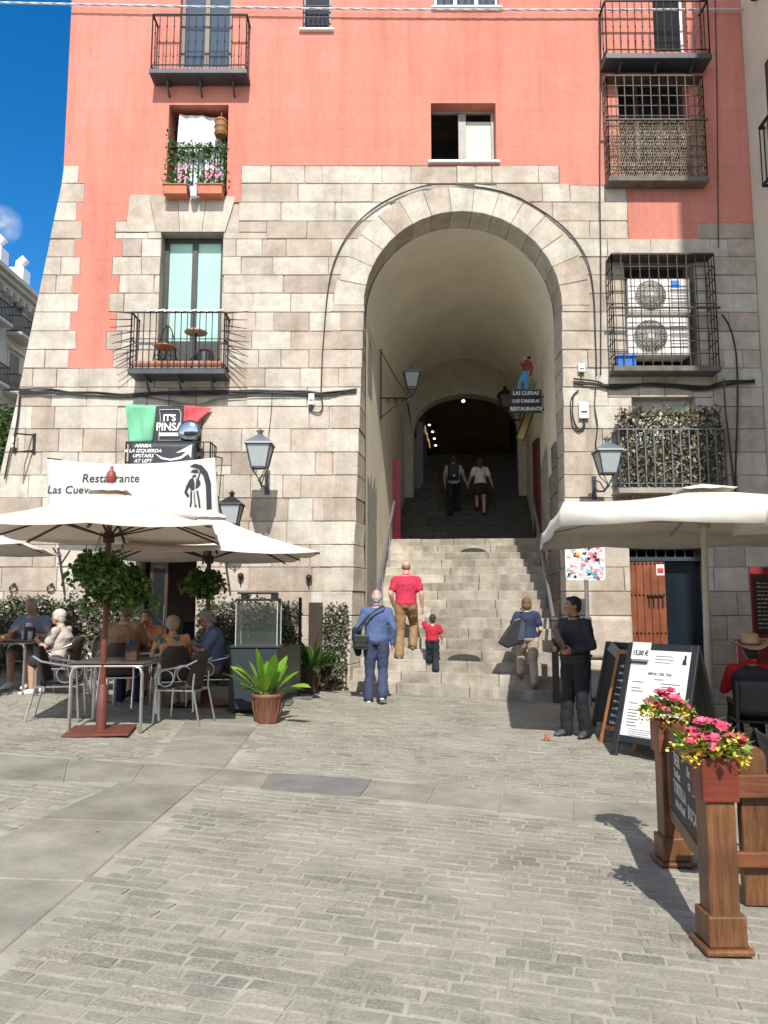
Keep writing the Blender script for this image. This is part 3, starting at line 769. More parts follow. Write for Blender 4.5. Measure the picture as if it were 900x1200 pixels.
bk = MB(); bk.add([SV(-1.9, 16.2, 4), SV(1.9, 16.2, 4), SV(1.9, 16.2, 10.5), SV(-1.9, 16.2, 10.5)], [(0, 1, 2, 3)])
bk.build('end_wall', mat('ochre_wall', (.42, .32, .14, 1), .9, var=.3), BLD, world=True)
# restaurant interior behind the two street doors
for k, dp, col in (('bardoor', 2.6, 0), ('wooddoor', 2.5, 0)):
    m_ = MB()
    o = OPS[k]; y0, y1 = W + o[4], W + dp; a, b, c, d = o[0] - .5, o[1] + .5, o[2], o[3]
    if k == 'bardoor': b = o[1] - .0
    m_.add([(a, y1, c), (b, y1, c), (b, y1, d), (a, y1, d)], [(0, 1, 2, 3)]); m_.add([(b, y0, c), (b, y1, c), (b, y1, d), (b, y0, d)], [(0, 1, 2, 3)]); m_.add([(a, y0, c), (a, y1, c), (a, y1, d), (a, y0, d)], [(0, 1, 2, 3)])
    m_.add([(a, y0, d), (b, y0, d), (b, y1, d), (a, y1, d)], [(0, 1, 2, 3)]); m_.add([(a, y0, c), (b, y0, c), (b, y1, c), (a, y1, c)], [(0, 1, 2, 3)])
    m_.build('interior_wall', mat('mauve_wall', (.30, .235, .21, 1), .9, var=.15), BLD, world=True)

# ------------------------------------------------------------------ stairs
ST = thing('stone_staircase', 'broad flight of worn granite steps climbing up through the arch', 'stairs', SV(0, 0, 0))
RIS, TRD, NS = .178, .29, 17
def step_z(i, u): return RIS * (i + 1) + (-SLOPE * (u + O3.x)) * max(0, 1 - i / 6.0)
rr = random.Random(21)
STEPD = mat_island('shaded_worn_granite', [(0, (.085, .078, .066, 1)), (1, (.13, .118, .10, 1))], rough=.85, var=.3, vscale=4, bmp=.3, fine=.2)  # worn step granite, coloured darker to paint in the upper flight's shade
def stair_step(i, zfun, v0, depth, ua, ub, drop, mt=None):
    mb = MB(); cuts = [ua]
    while cuts[-1] < ub - .9: cuts.append(cuts[-1] + rr.uniform(.7, 1.5))
    cuts[-1:] = [ub] if len(cuts) > 1 else [cuts[-1], ub]
    for a, b in zip(cuts, cuts[1:]):
        dv = rr.uniform(-.008, .008); dz = rr.uniform(-.005, .005); vs_ = []
        for v_ in (v0 + dv, v0 + depth):
            for u in (a + .003, b - .003):
                for z in (zfun(u) - drop, zfun(u) + dz): vs_.append(SV(u, v_, z))
        mb.add(vs_, [(0, 2, 3, 1), (4, 5, 7, 6), (0, 1, 5, 4), (2, 6, 7, 3), (1, 3, 7, 5)])
    return mb.build('step', mt or STEP, ST, .014, True, 2)
for i in range(NS):
    wl, wr = (-1.98, 1.98) if i < 2 else ((-1.86, 1.93) if i < 3 else (-1.79, 1.79))
    stair_step(i, lambda u, i=i: step_z(i, u), i * TRD, TRD + .12, wl, wr, RIS + (.35 if i < 2 else .1))
ZL = RIS * NS; V2 = NS * TRD + 1.55
m_ = MB(); m_.add([SV(-1.8, NS * TRD - .05, ZL - .004), SV(1.8, NS * TRD - .05, ZL - .004), SV(1.8, V2 + .1, ZL - .004), SV(-1.8, V2 + .1, ZL - .004)], [(0, 1, 2, 3)])
m_.build('landing', SLAB, ST, 0, True)
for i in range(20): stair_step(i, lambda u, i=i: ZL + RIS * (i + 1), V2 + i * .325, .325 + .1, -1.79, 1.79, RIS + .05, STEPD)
m_ = MB(); vt = V2 + 20 * .325; m_.add([SV(-1.8, vt, ZL + 20 * RIS - .004), SV(1.8, vt, ZL + 20 * RIS - .004), SV(1.8, 17, ZL + 20 * RIS - .004), SV(-1.8, 17, ZL + 20 * RIS - .004)], [(0, 1, 2, 3)])
m_.build('landing', SLAB, ST, 0, True)
# low drain mouths cut in two of the risers
for px, i, hw in ((543, 3, .30), (555, 15, .30)):
    v0 = i * TRD - .016; u0 = (at(px, 700, 13.3 + v0).x - O3.x - v0 * sT) / cT; zb = step_z(i - 1, u0) + .012; m_ = MB()
    P = [(u0 + math.cos(math.pi * k / 12) * hw, zb + math.sin(math.pi * k / 12) * .105) for k in range(13)]
    m_.add([SV(u, v0, z) for u, z in P] + [SV(u, v0 + .03, z) for u, z in P], [tuple(range(13))] + [(k, k + 1, k + 14, k + 13) for k in range(12)])
    m_.build('drain_mouth', mat('drain_dark', (.05, .047, .042, 1), .95), ST, 0, True)
# ------------------------------------------------------------------ neighbours, far houses, tree
# cream building on the right runs towards the street and shades the right end of the facade
NB = thing('cream_building', 'cream rendered building on the right edge meeting the red house at a corner', 'building', (XR, W, 0))
ND = Vector((-.045, -1, 0)).normalized(); NN = Vector((-1, .045, 0)).normalized()
def nbp(d, z, off=0): q = Vector((XR + .02, W + .3, 0)) + ND * d + NN * off; return (q.x, q.y, z)
m_ = MB(); m_.add([nbp(0, -2), nbp(13, -2), nbp(13, 21.5), nbp(0, 21.5), nbp(0, -2, -8), nbp(13, -2, -8), nbp(13, 21.5, -8), nbp(0, 21.5, -8)], [(0, 1, 2, 3), (4, 7, 6, 5), (3, 2, 6, 7), (1, 5, 6, 2), (0, 3, 7, 4)])
m_.build('wall', mat('cream_paint', (.62, .55, .43, 1), .9, var=.12, vscale=1.2), NB, 0, True)
def nb_window(d0, d1, z0, z1):
    f = MB(); f.add([nbp(d0, z0, .01), nbp(d1, z0, .01), nbp(d1, z1, .01), nbp(d0, z1, .01)], [(0, 1, 2, 3)]); wo_ = f.build('window', GLASS_DARK, NB, 0, True)
    f = MB()
    for i in range(10): d = lerp(d0 - .15, d1 + .15, i / 9); f.tube([nbp(d, z0 - .05, .1), nbp(d, z0 + 1.05, .1)], .012, 6)
    for z in (z0 - .05, z0 + 1.05): f.bar(nbp(d0 - .15, z, .1), nbp(d1 + .15, z, .1), .04); f.bar(nbp(d0 - .15, z, .1), nbp(d0 - .15, z, 0), .04)
    f.build('railing', IRON, wo_, 0, True)
for d in (1.15, 3.9, 6.9):
    for z in (Z(235) - .05, Z(235) + 3.6, Z(235) - 3.9): nb_window(d, d + 1.15, z, z + 2.2)
# far white apartment house up the side street on the left
FA = thing('white_apartment_house', 'far white apartment house with iron balconies and a projecting cornice, left of the red building', 'building', (-21.3, 44, 0))
FW = mat('pale_stucco', (.46, .42, .37, 1), .9, var=.15, vscale=1); DKW = mat('window_shade', (.06, .06, .065, 1), .3)
fx0 = -21.4
m_ = MB(); m_.box(-34, fx0, 22, 45, -4, 19.6); m_.box(-34, -17.2, 45, 58, -4, 19.3); m_.build('wall', FW, FA, 0, True)
m_ = MB()
for k, (dz, pr_) in enumerate(((0, .35), (.28, .6), (.52, .85))): m_.box(fx0 - .1, fx0 + pr_, 22, 45 + pr_ * .3, 19.0 + dz, 19.0 + dz + .26)
for i in range(30): m_.box(fx0, fx0 + .5, 22.3 + i * .76, 22.3 + i * .76 + .25, 18.6, 19.0)
m_.build('cornice', FW, FA, 0, True)
m_ = MB(); m_.add([(fx0 + .4, 22, 19.85), (fx0 + .4, 45, 19.85), (fx0 - 4, 45, 21.6), (fx0 - 4, 22, 21.6)], [(0, 1, 2, 3)]); rf = m_.build('roof', mat('roof_tile', (.36, .15, .09, 1), .85, var=.3), FA, 0, True)
for yy in (30, 36, 41.5, 44.2):
    m_ = MB(); m_.box(fx0 - 1.2, fx0 - .3, yy, yy + .9, 19.9, 21.6); m_.tube([(fx0 - .75, yy + .45, 21.6), (fx0 - .75, yy + .45, 22.0), (fx0 - .4, yy + .45, 22.3)], .28, 8); m_.build('chimney', WHITEP, rf, 0, True)
for fl in range(5):
    for i in range(7):
        y = 23.6 + i * 3.15; z = 3.0 + fl * 3.45
        f = MB(); f.box(fx0 + .0, fx0 + .05, y - .2, y + 1.3, z - .0, z + 2.55); f.box(fx0, fx0 + .25, y - .35, y + 1.45, z + 2.56, z + 2.75); wo_ = f.build('window', FW, FA, 0, True)
        f = MB(); f.box(fx0 + .06, fx0 + .07, y, y + 1.1, z, z + 2.4); f.build('pane', DKW, wo_, 0, True)
        f = MB(); f.box(fx0 + .01, fx0 + .9, y - .5, y + 1.6, z - .2, z - .02); bo = f.build('balcony', FW, FA, 0, True)
        f = MB()
        for zz_ in (z + .05, z + .95): f.bar((fx0 + .86, y - .45, zz_), (fx0 + .86, y + 1.55, zz_), .05); f.bar((fx0, y - .45, zz_), (fx0 + .86, y - .45, zz_), .05); f.bar((fx0, y + 1.55, zz_), (fx0 + .86, y + 1.55, zz_), .05)
        for q in range(14): yy = y - .45 + q * .154; f.bar((fx0 + .86, yy, z), (fx0 + .86, yy, z + .95), .035)
        f.build('railing', IRON, bo, 0, True)
        if i > 3 and i % 2 == 0: pass
# street tree low on the left edge
def crown(mb, c, rad, n, ls, rnd, gaps=.25):
    cl = [(Vector((rnd.uniform(-1, 1) * rad[0] * .75, rnd.uniform(-1, 1) * rad[1] * .75, rnd.uniform(-.8, .9) * rad[2])), rnd.uniform(.25, .5)) for _ in range(16)]
    for _ in range(n):
        q, r = rnd.choice(cl); d = Vector((rnd.gauss(0, 1), rnd.gauss(0, 1), rnd.gauss(0, 1))).normalized() * r * rnd.random() ** .4 * min(rad)
        mb.leaf(Vector(c) + q + d, Vector((rnd.gauss(0, 1), rnd.gauss(0, 1), rnd.gauss(-.3, .6))), Vector((rnd.gauss(0, 1), rnd.gauss(0, 1), 1)), ls * rnd.uniform(.6, 1.3), ls * rnd.uniform(.4, .7))
LEAFG = mat_island('tree_leaf', [(0, (.035, .07, .015, 1)), (.6, (.07, .13, .03, 1)), (1, (.11, .17, .05, 1))], .5, var=0, bmp=0, fine=0, trans=.25)
rr = random.Random(17); tp = at(-12, 520, 27)
TR = thing('street_tree', 'leafy green street tree low at the left edge, below the far white house', 'tree', (tp.x, 27, gz(tp.x)))
m_ = MB(); crown(m_, (tp.x, 27, tp.z - .8), (2.0, 2.0, 2.3), 6500, .2, rr); m_.build('crown', LEAFG, TR, 0, True)
m_ = MB(); m_.tube([(tp.x, 27, -1), (tp.x + .1, 27, 2), (tp.x, 27.1, 4.5)], [.18, .14, .08], 10)
for a in range(5): m_.tube([(tp.x + .05, 27, 3 + a * .3), (tp.x + math.cos(a * 1.3) * 1.1, 27 + math.sin(a * 1.3) * 1.1, tp.z - .8)], [.06, .02], 6)
m_.build('trunk', mat('bark', (.10, .075, .05, 1), .95, var=.4, bmp=.5), TR, 0, True)
# plain house added out of view behind the camera to hold back the sky
OB = thing('added_facing_house', 'unseen ochre row house with windows, added behind the viewpoint to hold back the sky', 'building', (0, -16, 0))
m_ = MB(); m_.box(-24, 24, -26, -16.2, -3, 9.5); m_.build('wall', mat('ochre_front', (.50, .40, .29, 1), .9), OB, 0, True)
for i in range(12):
    for k in range(2):
        m_ = MB(); x = -21 + i * 3.8; z = 3.6 + k * 3.1; m_.box(x, x + 1.2, -16.22, -16.15, z, z + 2.0); m_.build('window', GLASS_DARK, OB, 0, True)

# ------------------------------------------------------------------ things on the facade
CABM = mat('black_cable', (.025, .024, .023, 1), .6, var=.2)
def cable(pts, r, label, n=1, spread=.02, mt=None, name='cable', cat='cable', group=None, seed=1):
    rr = random.Random(seed); mb = MB()
    for k in range(n):
        o = [Vector((0, rr.uniform(-1, .2) * spread * .6, rr.uniform(-1, 1) * spread)) for _ in pts]
        dense = []
        P = [Vector(p) + q for p, q in zip(pts, o)]
        for i in range(len(P) - 1):
            p0, p1, p2, p3 = P[max(0, i - 1)], P[i], P[i + 1], P[min(len(P) - 1, i + 2)]
            for t in [j / 5 for j in range(5)]:
                dense.append(.5 * ((2 * p1) + (p2 - p0) * t + (2 * p0 - 5 * p1 + 4 * p2 - p3) * t * t + (3 * p1 - p0 - 3 * p2 + p3) * t ** 3))
        dense.append(P[-1]); mb.tube(dense, r, 6)
    return tag(mb.build(name, mt or CABM), label, cat, group)
def wp(px, py, off=.07): return at(px, py, W - off)
cable([wp(22, 458), wp(60, 459), wp(110, 462), wp(150, 463), wp(190, 460), wp(230, 461), wp(300, 460), wp(355, 461), wp(385, 462), wp(418, 458)], .014, 'thick bundle of black cables running level across the stone left of the arch', 5, .045, seed=2)
cable([wp(150, 463), wp(200, 470), wp(232, 474), wp(260, 467), wp(320, 464), wp(376, 466)], .006, 'thin black wire sagging just under the left cable bundle', 2, .02, seed=8)
cable([wp(376, 463), wp(379, 400), wp(388, 320), wp(412, 270), wp(450, 237), wp(500, 217), wp(545, 217), wp(600, 228), wp(650, 258), wp(680, 290), wp(694, 330), wp(698, 400), wp(699, 440)], .012, 'black cable curving over the top of the big arch', 2, .012, seed=3)
cable([wp(672, 447), wp(700, 449), wp(720, 453), wp(770, 451), wp(820, 455), wp(850, 449), wp(884, 446)], .016, 'thick bundle of black cables right of the arch under the caged balcony', 5, .05, seed=4)
cable([wp(704, 0), wp(704, 90), wp(703, 200), wp(704, 320), wp(704, 440)], .010, 'straight black cable dropping down beside the right hand balconies', 2, .02, seed=5)
cable([wp(838, 0, .05), wp(840, 90, .05), wp(841, 200, .05), wp(842, 290, .05)], .009, 'thin cable running down the shaded red wall on the far right', 1, .0, seed=6)
cable([wp(846, 368, .36), wp(856, 385, .22), wp(863, 420, .12), wp(864, 480, .07), wp(862, 540, .07), wp(861, 600, .07)], .018, 'dark hose hanging off the caged balcony and down the shaded stone', seed=7)
cable([wp(698, 452), wp(697, 480), wp(700, 500), wp(698, 520), wp(702, 535)], .006, 'tangle of thin wires dropping to the right street lantern', 4, .05, seed=9)
cable([wp(672, 462), wp(671, 485), wp(676, 501), wp(684, 503), wp(685, 494), wp(680, 505), wp(671, 498), wp(669, 470), wp(678, 457)], .010, 'black loop of spare cable hanging beside the pale junction box', 2, .02, seed=10)
cable([wp(362, 478), wp(366, 482), wp(374, 484), wp(378, 478), wp(377, 466)], .013, 'black cable loop under the small white meter box', seed=11)
cable([wp(319, 460), wp(318, 480), wp(316, 500), wp(313, 520, .3)], .006, 'single wire dropping to the larger grey lantern', seed=12)
cable([wp(24, 462), wp(20, 500), wp(12, 530), wp(6, 560)], .012, 'black cables turning down the left corner of the building', 3, .05, seed=13)
cable([wp(848, 445, .34), wp(850, 480, .2), wp(856, 530, .08), wp(861, 575, .08)], .016, 'dull red pipe beside the hedge screened balcony', mt=mat('red_pipe', (.16, .04, .03, 1), .6), name='pipe', cat='pipe', seed=14)
def sbox(px, py, wpx, hpx, label, dep=.09):
    a, b = wp(px, py + hpx, 0), wp(px + wpx, py, 0); m = MB(); m.box(a.x, b.x, W - .03 - dep, W - .02, a.z, b.z)
    t = thing('junction_box', label, 'junction box', ((a.x + b.x) / 2, W, a.z)); m.build('case', mat('box_white', (.70, .69, .62, 1), .5), t, .008, True)
    m = MB(); m.box(lerp(a.x, b.x, .2), lerp(a.x, b.x, .8), W - .034 - dep, W - .03 - dep, lerp(a.z, b.z, .35), lerp(a.z, b.z, .45)); m.build('cover_slot', CABM, t, 0, True); m = MB(); m.tube([(lerp(a.x, b.x, .5), W - .07, a.z), (lerp(a.x, b.x, .5), W - .07, a.z - .07)], .018); m.build('cable_gland', CABM, t, 0, True)
sbox(362, 463, 7, 13, 'small white meter box on the cables left of the arch')
sbox(676, 428, 8, 10, 'small white box above the cable bundle right of the arch'); sbox(677, 473, 11, 19, 'cream junction box between cable loops, right of the arch'); sbox(16, 513, 7, 13, 'white box in a bracket at the left corner of the building')
# bracket for a lamp at the left corner
m_ = MB(); a, b = wp(18, 508, .5), wp(40, 515, .05)
m_.bar(a, wp(40, 510, .0), .025); m_.bar(wp(16, 530, .5), wp(40, 528, .0), .025); m_.bar(a, wp(16, 530, .5), .025); m_.bar(wp(41, 508, .03), wp(40, 532, .03), .05)
tag(m_.build('wall_bracket', IRON), 'bare iron wall bracket without a lamp at the left corner', 'bracket')

# lanterns
LGL = mat('lantern_glass', (.50, .54, .55, 1), .25, var=.1, trans=.3); LROOF = mat('lantern_roof', (.16, .185, .20, 1), .45, .2, var=.2)
def lantern(label, group, top, width, reach, roofm=LROOF, frm=GREYIRON, side=None, glass=LGL, rz=0):
    """four sided street lantern; top = point of the cap; a bracket reaches back to the wall (+Y)"""
    t = thing('street_lantern', label, 'lantern', top, rz, group); k = width / .5
    sq = lambda r, z: [(r * x * k, r * y * k, z * k) for x, y in ((-1, -1), (1, -1), (1, 1), (-1, 1))]
    r = MB(); r.lathe([(.05 * k, -.04 * k), (.085 * k, -.05 * k), (.05 * k, -.075 * k), (.045 * k, -.15 * k)], n=10); r.ell((0, 0, -.02 * k), (.03 * k, .03 * k, .03 * k), nu=8, nv=5)
    a, b, c = sq(.06, -.14), sq(.255, -.30), sq(.265, -.335)
    r.add(a + b + c, [(i, (i + 1) % 4, (i + 1) % 4 + 4, i + 4) for i in range(4)] + [(i + 4, (i + 1) % 4 + 4, (i + 1) % 4 + 8, i + 8) for i in range(4)] + [(0, 1, 2, 3), (11, 10, 9, 8)])
    r.build('roof', roofm, t)
    g_ = MB(); p, q = sq(.222, -.34), sq(.135, -.76); g_.add(p + q, [(i, (i + 1) % 4, (i + 1) % 4 + 4, i + 4) for i in range(4)] + [(7, 6, 5, 4)]); g_.build('glass', glass, t)
    f = MB(); p, q = sq(.23, -.335), sq(.14, -.77)
    for i in range(4): f.bar(p[i], q[i], .022 * k); f.bar(q[i], q[(i + 1) % 4], .022 * k); f.bar(p[i], p[(i + 1) % 4], .022 * k)
    for i in range(4): f.tube([q[i], Vector(q[i]) * .9 + Vector((0, 0, -.12 * k)), (0, 0, -1.0 * k)], .010 * k, 6)
    f.ell((0, 0, -1.0 * k), (.035 * k, .035 * k, .045 * k), nu=8, nv=5); f.build('frame', frm, t)
    if reach:
        b = MB(); b.tube([(0, 0, -1.0 * k), (0, reach * .3, -1.08 * k), (0, reach * .7, -1.02 * k), (0, reach, -.9 * k)], .022 * k); b.tube([(0, reach * .25, -1.07 * k), (0, reach * .55, -.85 * k), (0, reach * .98, -.72 * k)], .014 * k)
        b.box(-.05 * k, .05 * k, reach - .03, reach, -1.15 * k, -.65 * k)
        b.build('bracket', frm, t)
    return t
LG = 'street lanterns on brackets'
lantern('large grey lantern on a bracket on the stone between the left balconies and the arch', LG, at(305, 502, W - .92), .44, .89)
lantern('small black lantern half hidden above the white parasol, left of the large grey one', LG, at(272, 575, W - .62), .38, .59, IRON, IRON)
lantern('grey lantern right of the arch beside the hedge screened balcony', LG, at(711, 511, W - .92), .42, .89)
LY = 16.4; tl = at(482.5, 425, LY)
t = lantern('old lantern on a scrolled iron arm inside the passage, left wall', LG, tl, .37, 0)
b = MB(); wl_ = SV(UL, (LY - O3.y) / cT, 0).x - tl.x
b.tube([(0, 0, -.86), (-.15, 0, -.8), (wl_ + .1, 0, -.8), (wl_, 0, -.8)], .018); b.bar((wl_ + .02, 0, -1.3), (wl_ + .02, 0, .3), .03)
b.tube([(wl_, 0, .3), (wl_ * .5, 0, -.35), (0, 0, -.86)], .010); b.tube([(wl_, 0, -1.25), (wl_ * .6, 0, -1.02), (-.05, 0, -.85)], .012)
for i in range(3):
    c = Vector((wl_ * (.75 - .24 * i), 0, -.88)); b.tube([c + Vector((math.cos(a) * .06 * (1 - a / 14), 0, math.sin(a) * .06 * (1 - a / 14))) for a in [j * .6 for j in range(16)]], .008, 6)
b.build('scrolled_arm', IRON, t)
tl = at(592, 452, 21.2); t = lantern('dim dark lantern deep inside the passage, right of the inner arch', LG, tl, .42, 0, IRON, IRON, glass=mat('dark_grey_glass', (.14, .14, .13, 1), .3))  # darker grey glass than on the other lanterns
b = MB(); b.tube([(0, 0, -.95), (.35, 0, -1.0), (.8, 0, -.9)], .02); b.build('bracket', IRON, t)

# hanging sign in the passage with a flat cut-out man on top
SY = 16.6; sp = at(616, 470, SY)
SG = thing('hanging_sign', 'black hanging sign with white lettering and a painted cut-out figure, right side of the passage', 'sign', (sp.x, SY, sp.z - .28))
bw, bh = .35, .172
for k, tx in enumerate(('LAS CUEVAS', 'LUIS CANDELAS', 'RESTAURANTE')):
    zc = sp.z + .172 - k * .178; m_ = MB(); m_.box(sp.x - bw, sp.x + bw, SY - .02, SY + .02, zc - bh / 2, zc + bh / 2); bo = m_.build('board', mat('sign_black', (.02, .022, .022, 1), .5), SG, .008, True)
    m_ = MB(); text(m_, tx, .117 if k != 1 else .10, Matrix.Translation((sp.x, SY - .023, zc)) @ FACE, shear=.2 if k < 2 else 0, bold=.002, sx=.9 if k != 1 else .82); m_.build('lettering', WHITEP, bo, 0, True)
def cut(px_poly, name, m): mb = MB(); mb.prism([(at(a, b, SY).x, at(a, b, SY).z) for a, b in px_poly], SY - .01, SY + .01); return mb.build(name, m, SG, 0, True)
cut([(606, 456), (608, 446), (612, 437), (615, 433), (619, 435), (618, 446), (619, 456), (615, 456), (614, 447), (611, 448), (610, 456)], 'cutout_trousers', mat('sky_blue_paint', (.06, .26, .52, 1), .6))
cut([(612, 434), (613, 425), (617, 421), (623, 424), (625, 432), (623, 440), (620, 442), (622, 432), (619, 435)], 'cutout_jacket', mat('maroon_paint', (.22, .035, .03, 1), .6))
cut([(610, 423), (608, 427), (613, 430), (615, 427), (611, 426)], 'cutout_arm', mat('maroon_paint', (.2, .03, .03, 1))); cut([(613, 419), (618, 417), (619, 422), (615, 423)], 'cutout_head', mat('skin_paint', (.5, .3, .2, 1))); cut([(616, 418), (622, 417), (622, 421), (619, 421)], 'cutout_hat', IRON)
cut([(622, 456), (620, 450), (624, 453), (623, 442), (626, 450), (630, 445), (627, 455)], 'cutout_plant', mat('leaf_paint', (.05, .16, .04, 1)))
m_ = MB(); m_.bar((sp.x + .35, SY, sp.z - .2), (sp.x + .75, SY, sp.z - .1), .03); m_.bar((sp.x + .35, SY, sp.z + .1), (sp.x + .75, SY, sp.z + .1), .03); m_.build('bracket', IRON, SG, 0, True)
# yellow lit sign box under it and another lamp
yp = at(615, 498, 17.2); Y0 = thing('slanted_sign', 'yellow slanted menu sign under the black hanging sign', 'sign', yp)
m_ = MB(); M = Matrix.Rotation(R(20), 3, 'Y'); m_.obox(yp, (.17, .06, .68), M); m_.build('panel', mat('yellow_board', (.42, .29, .07, 1), .5, var=.3), Y0, .006, True)
m_ = MB()
for s_ in (-1, 1): m_.obox(yp + M @ Vector((s_ * .09, 0, 0)), (.03, .08, .72), M)
m_.obox(yp + M @ Vector((0, 0, .37)), (.22, .08, .03), M); m_.build('frame', IRON, Y0, 0, True)
# souvenir rack with small lamps on the upper passage's left wall
SR = thing('souvenir_rack', 'shop rack of scarves and posters with small lit bulbs, left side of the upper passage', 'shop display', SV(-1.45, 10.2, 5.0))
m_ = MB(); rr = random.Random(31)
for k in range(9):
    v_ = 9.9 + k * .35; p = SV(-1.42 + rr.uniform(-.05, .12), v_, 0); zz_ = lerp(4.9, 6.8, k / 9); m_.box(p.x - .1, p.x + .1, p.y, p.y + .05, zz_ - .1, zz_ + rr.uniform(1.6, 2.3))
m_.build('hanging_goods', mat_island('shop_goods', [(0, (.04, .04, .06, 1)), (.3, (.30, .06, .05, 1)), (.5, (.35, .33, .30, 1)), (.7, (.06, .12, .25, 1)), (1, (.28, .2, .08, 1))], .8, bmp=0, fine=0), SR, 0, True)
for px, py in ((503, 498), (507, 506), (509, 514), (510.5, 522)):
    p = at(px, py, 22.9); m_ = MB(); m_.ell(p, (.04, .04, .026), nu=8, nv=5); m_.build('bulb', mat_emit('bulb_light', (1, .93, .85, 1), 3), SR, 0, True)
m_ = MB()
for k in range(3): a, b = at(498 + k * 2.2, 499 + k * 8, 23), at(499.5 + k * 2.2, 509 + k * 8, 23); m_.bar(a, b, .04, .03)
m_.build('garland', mat_emit('coloured_lamp', (.75, .42, .08, 1), .3), SR, 0, True)
lp = at(543, 470, 24.5); CL = thing('ceiling_lamp', 'single small lit ceiling lamp at the far end of the passage', 'lamp', lp)
m_ = MB(); m_.ell(lp, (.05, .05, .04), nu=12, nv=7); m_.build('globe', mat_emit('lamp_glow', (1, .86, .62, 1), 8), CL, 0, True); m_ = MB(); m_.tube([lp + Vector((0, 0, .05)), (lp.x, lp.y, 9.4)], .012); m_.build('rod', IRON, CL, 0, True)
# red banner-door on left wall in the passage, handrails
rp_ = MB(); p0, p1 = SV(UL + .03, 5.75, 0), SV(UL + .03, 6.1, 0); rp_.bar((p0.x, p0.y, 3.04), (p0.x, p0.y, 5.15), .34, .07)
tag(rp_.build('red_door_post', mat('red_gloss', (.42, .012, .02, 1), .35)), 'bright red upright door panel at the top left of the lit stairs', 'door')
rd = MB(); p0 = SV(UR - .06, 5.0, 0); rd.box(p0.x - .04, p0.x + .04, p0.y - .3, p0.y + .3, 3.1, 5.4); tag(rd.build('dark_red_door', mat('oxblood', (.10, .02, .022, 1), .4)), 'narrow dark red door on the right wall of the passage', 'door')
for sd, lab in ((-1, 'left'), (1, 'right')):
    u = -1.66 if sd < 0 else 1.62
    hr = thing('handrail', 'sloping grey metal handrail along the %s side of the stairs' % lab, 'handrail', SV(u, .6, 0))
    a, b = SV(u, .75, step_z(1, u) + .92), SV(u, 4.9, ZL + .95)
    m_ = MB(); m_.bar(a, b, .05, .09); m_.build('rail', GALV, hr, .006, True)
    for v_ in (.75, 2.3, 3.7):
        i = int(v_ / TRD); z = step_z(i, u); m_ = MB(); m_.bar(SV(u, v_, z), SV(u, v_, lerp(a.z, b.z, (v_ - .75) / 4.15)), .045); m_.build('post', GALV, hr, 0, True)
# stone plinth right of the stairs, rounded
for k, (px0, px1, py0, py1, dp) in enumerate(((662, 738, 722, 771, .22), (664, 741, 772, 832, .26))):
    a, b = fx(px0, 740), fx(px1, 740); m_ = MB(); z0, z1 = fz(py1), fz(py0); z0 = max(z0, gz(2.8)) if k else z0
    m_.box(a, b, W - dp, W - .02, z0, z1 - .01); m_.build('plinth_block', STONE, BLD, .07, True, 3)
# ------------------------------------------------------------------ things hung on the facade
rr = random.Random(41)
def cloth(c00, c10, c11, c01, nx, ny, wave, fn=None):
    """cloth quad grid between four corners (bottom-left, bottom-right, top-right, top-left) with folds towards -Y"""
    vs_ = []
    for j in range(ny + 1):
        for i in range(nx + 1):
            u, v_ = i / nx, j / ny
            p = Vector(c00).lerp(c10, u).lerp(Vector(c01).lerp(c11, u), v_)
            vs_.append(p + Vector((0, -wave * (math.sin(u * 9 + v_ * 3) * .5 + math.sin(u * 23 + 1.3 * v_) * .25 + .6 * math.sin(u * 4 - v_ * 5)), fn(u, v_) if fn else 0)))
    fs = [(j * (nx + 1) + i, j * (nx + 1) + i + 1, (j + 1) * (nx + 1) + i + 1, (j + 1) * (nx + 1) + i) for j in range(ny) for i in range(nx)]
    return vs_, fs
BANW = mat('banner_cloth', (.62, .62, .60, 1), .8, var=.08, trans=.15)
INK = mat('black_ink', (.02, .02, .022, 1), .7)
# big white restaurant banner
yb = W - .62
q = [at(56, 600, yb), at(257, 610, yb), at(252, 536, yb), at(55, 538, yb)]
BN = thing('banner', 'large white Restaurante banner with a drawing of a man, behind the nearest parasol', 'banner', q[0])
m_ = MB(); vs_, fs = cloth(*q, 40, 12, .014, lambda u, v_: -.20 * v_ * math.sin(math.pi * u) * .5); m_.add(vs_, fs, True); b_ = m_.build('cloth', BANW, BN, 0, True, solid=.004)
def bpt(px, py): p = at(px, py, yb - .026); return p
def onto(mb, q, wave, gap=.013, base=None):
    """lay a flat print on the folds of the cloth it belongs to"""
    y_ref = sum(v[1] for v in mb.v) / len(mb.v)
    for i, (x, y, z) in enumerate(mb.v):
        u, v_ = (x - q[0].x) / (q[1].x - q[0].x), (z - q[0].z) / (q[3].z - q[0].z)
        f = wave * (math.sin(u * 9 + v_ * 3) * .5 + math.sin(u * 23 + 1.3 * v_) * .25 + .6 * math.sin(u * 4 - v_ * 5))
        mb.v[i] = (x, q[0].y - f - gap + max(-.002, min(.002, y - y_ref)), z)
BQ = q
def btext(tx, px, py, size, col, par, **kw):
    m = MB(); p = bpt(px, py); text(m, tx, size, Matrix.Translation(p) @ FACE, **kw); onto(m, BQ, .014); return m.build('lettering', col, par, 0, True)
btext('Restaurante', 129, 560.5, .205, INK, b_, shear=.12)
btext('Las Cuevas', 84, 574, .19, INK, b_, shear=.12)
m_ = MB()
def inkp(P, m=m_): m.prism([(bpt(a, b).x, bpt(a, b).z) for a, b in P], yb - .032, yb - .024)
inkp([(222, 546), (228, 543), (236, 545), (243, 553), (247, 566), (248, 597), (242, 597), (241, 568), (238, 557), (232, 549)])
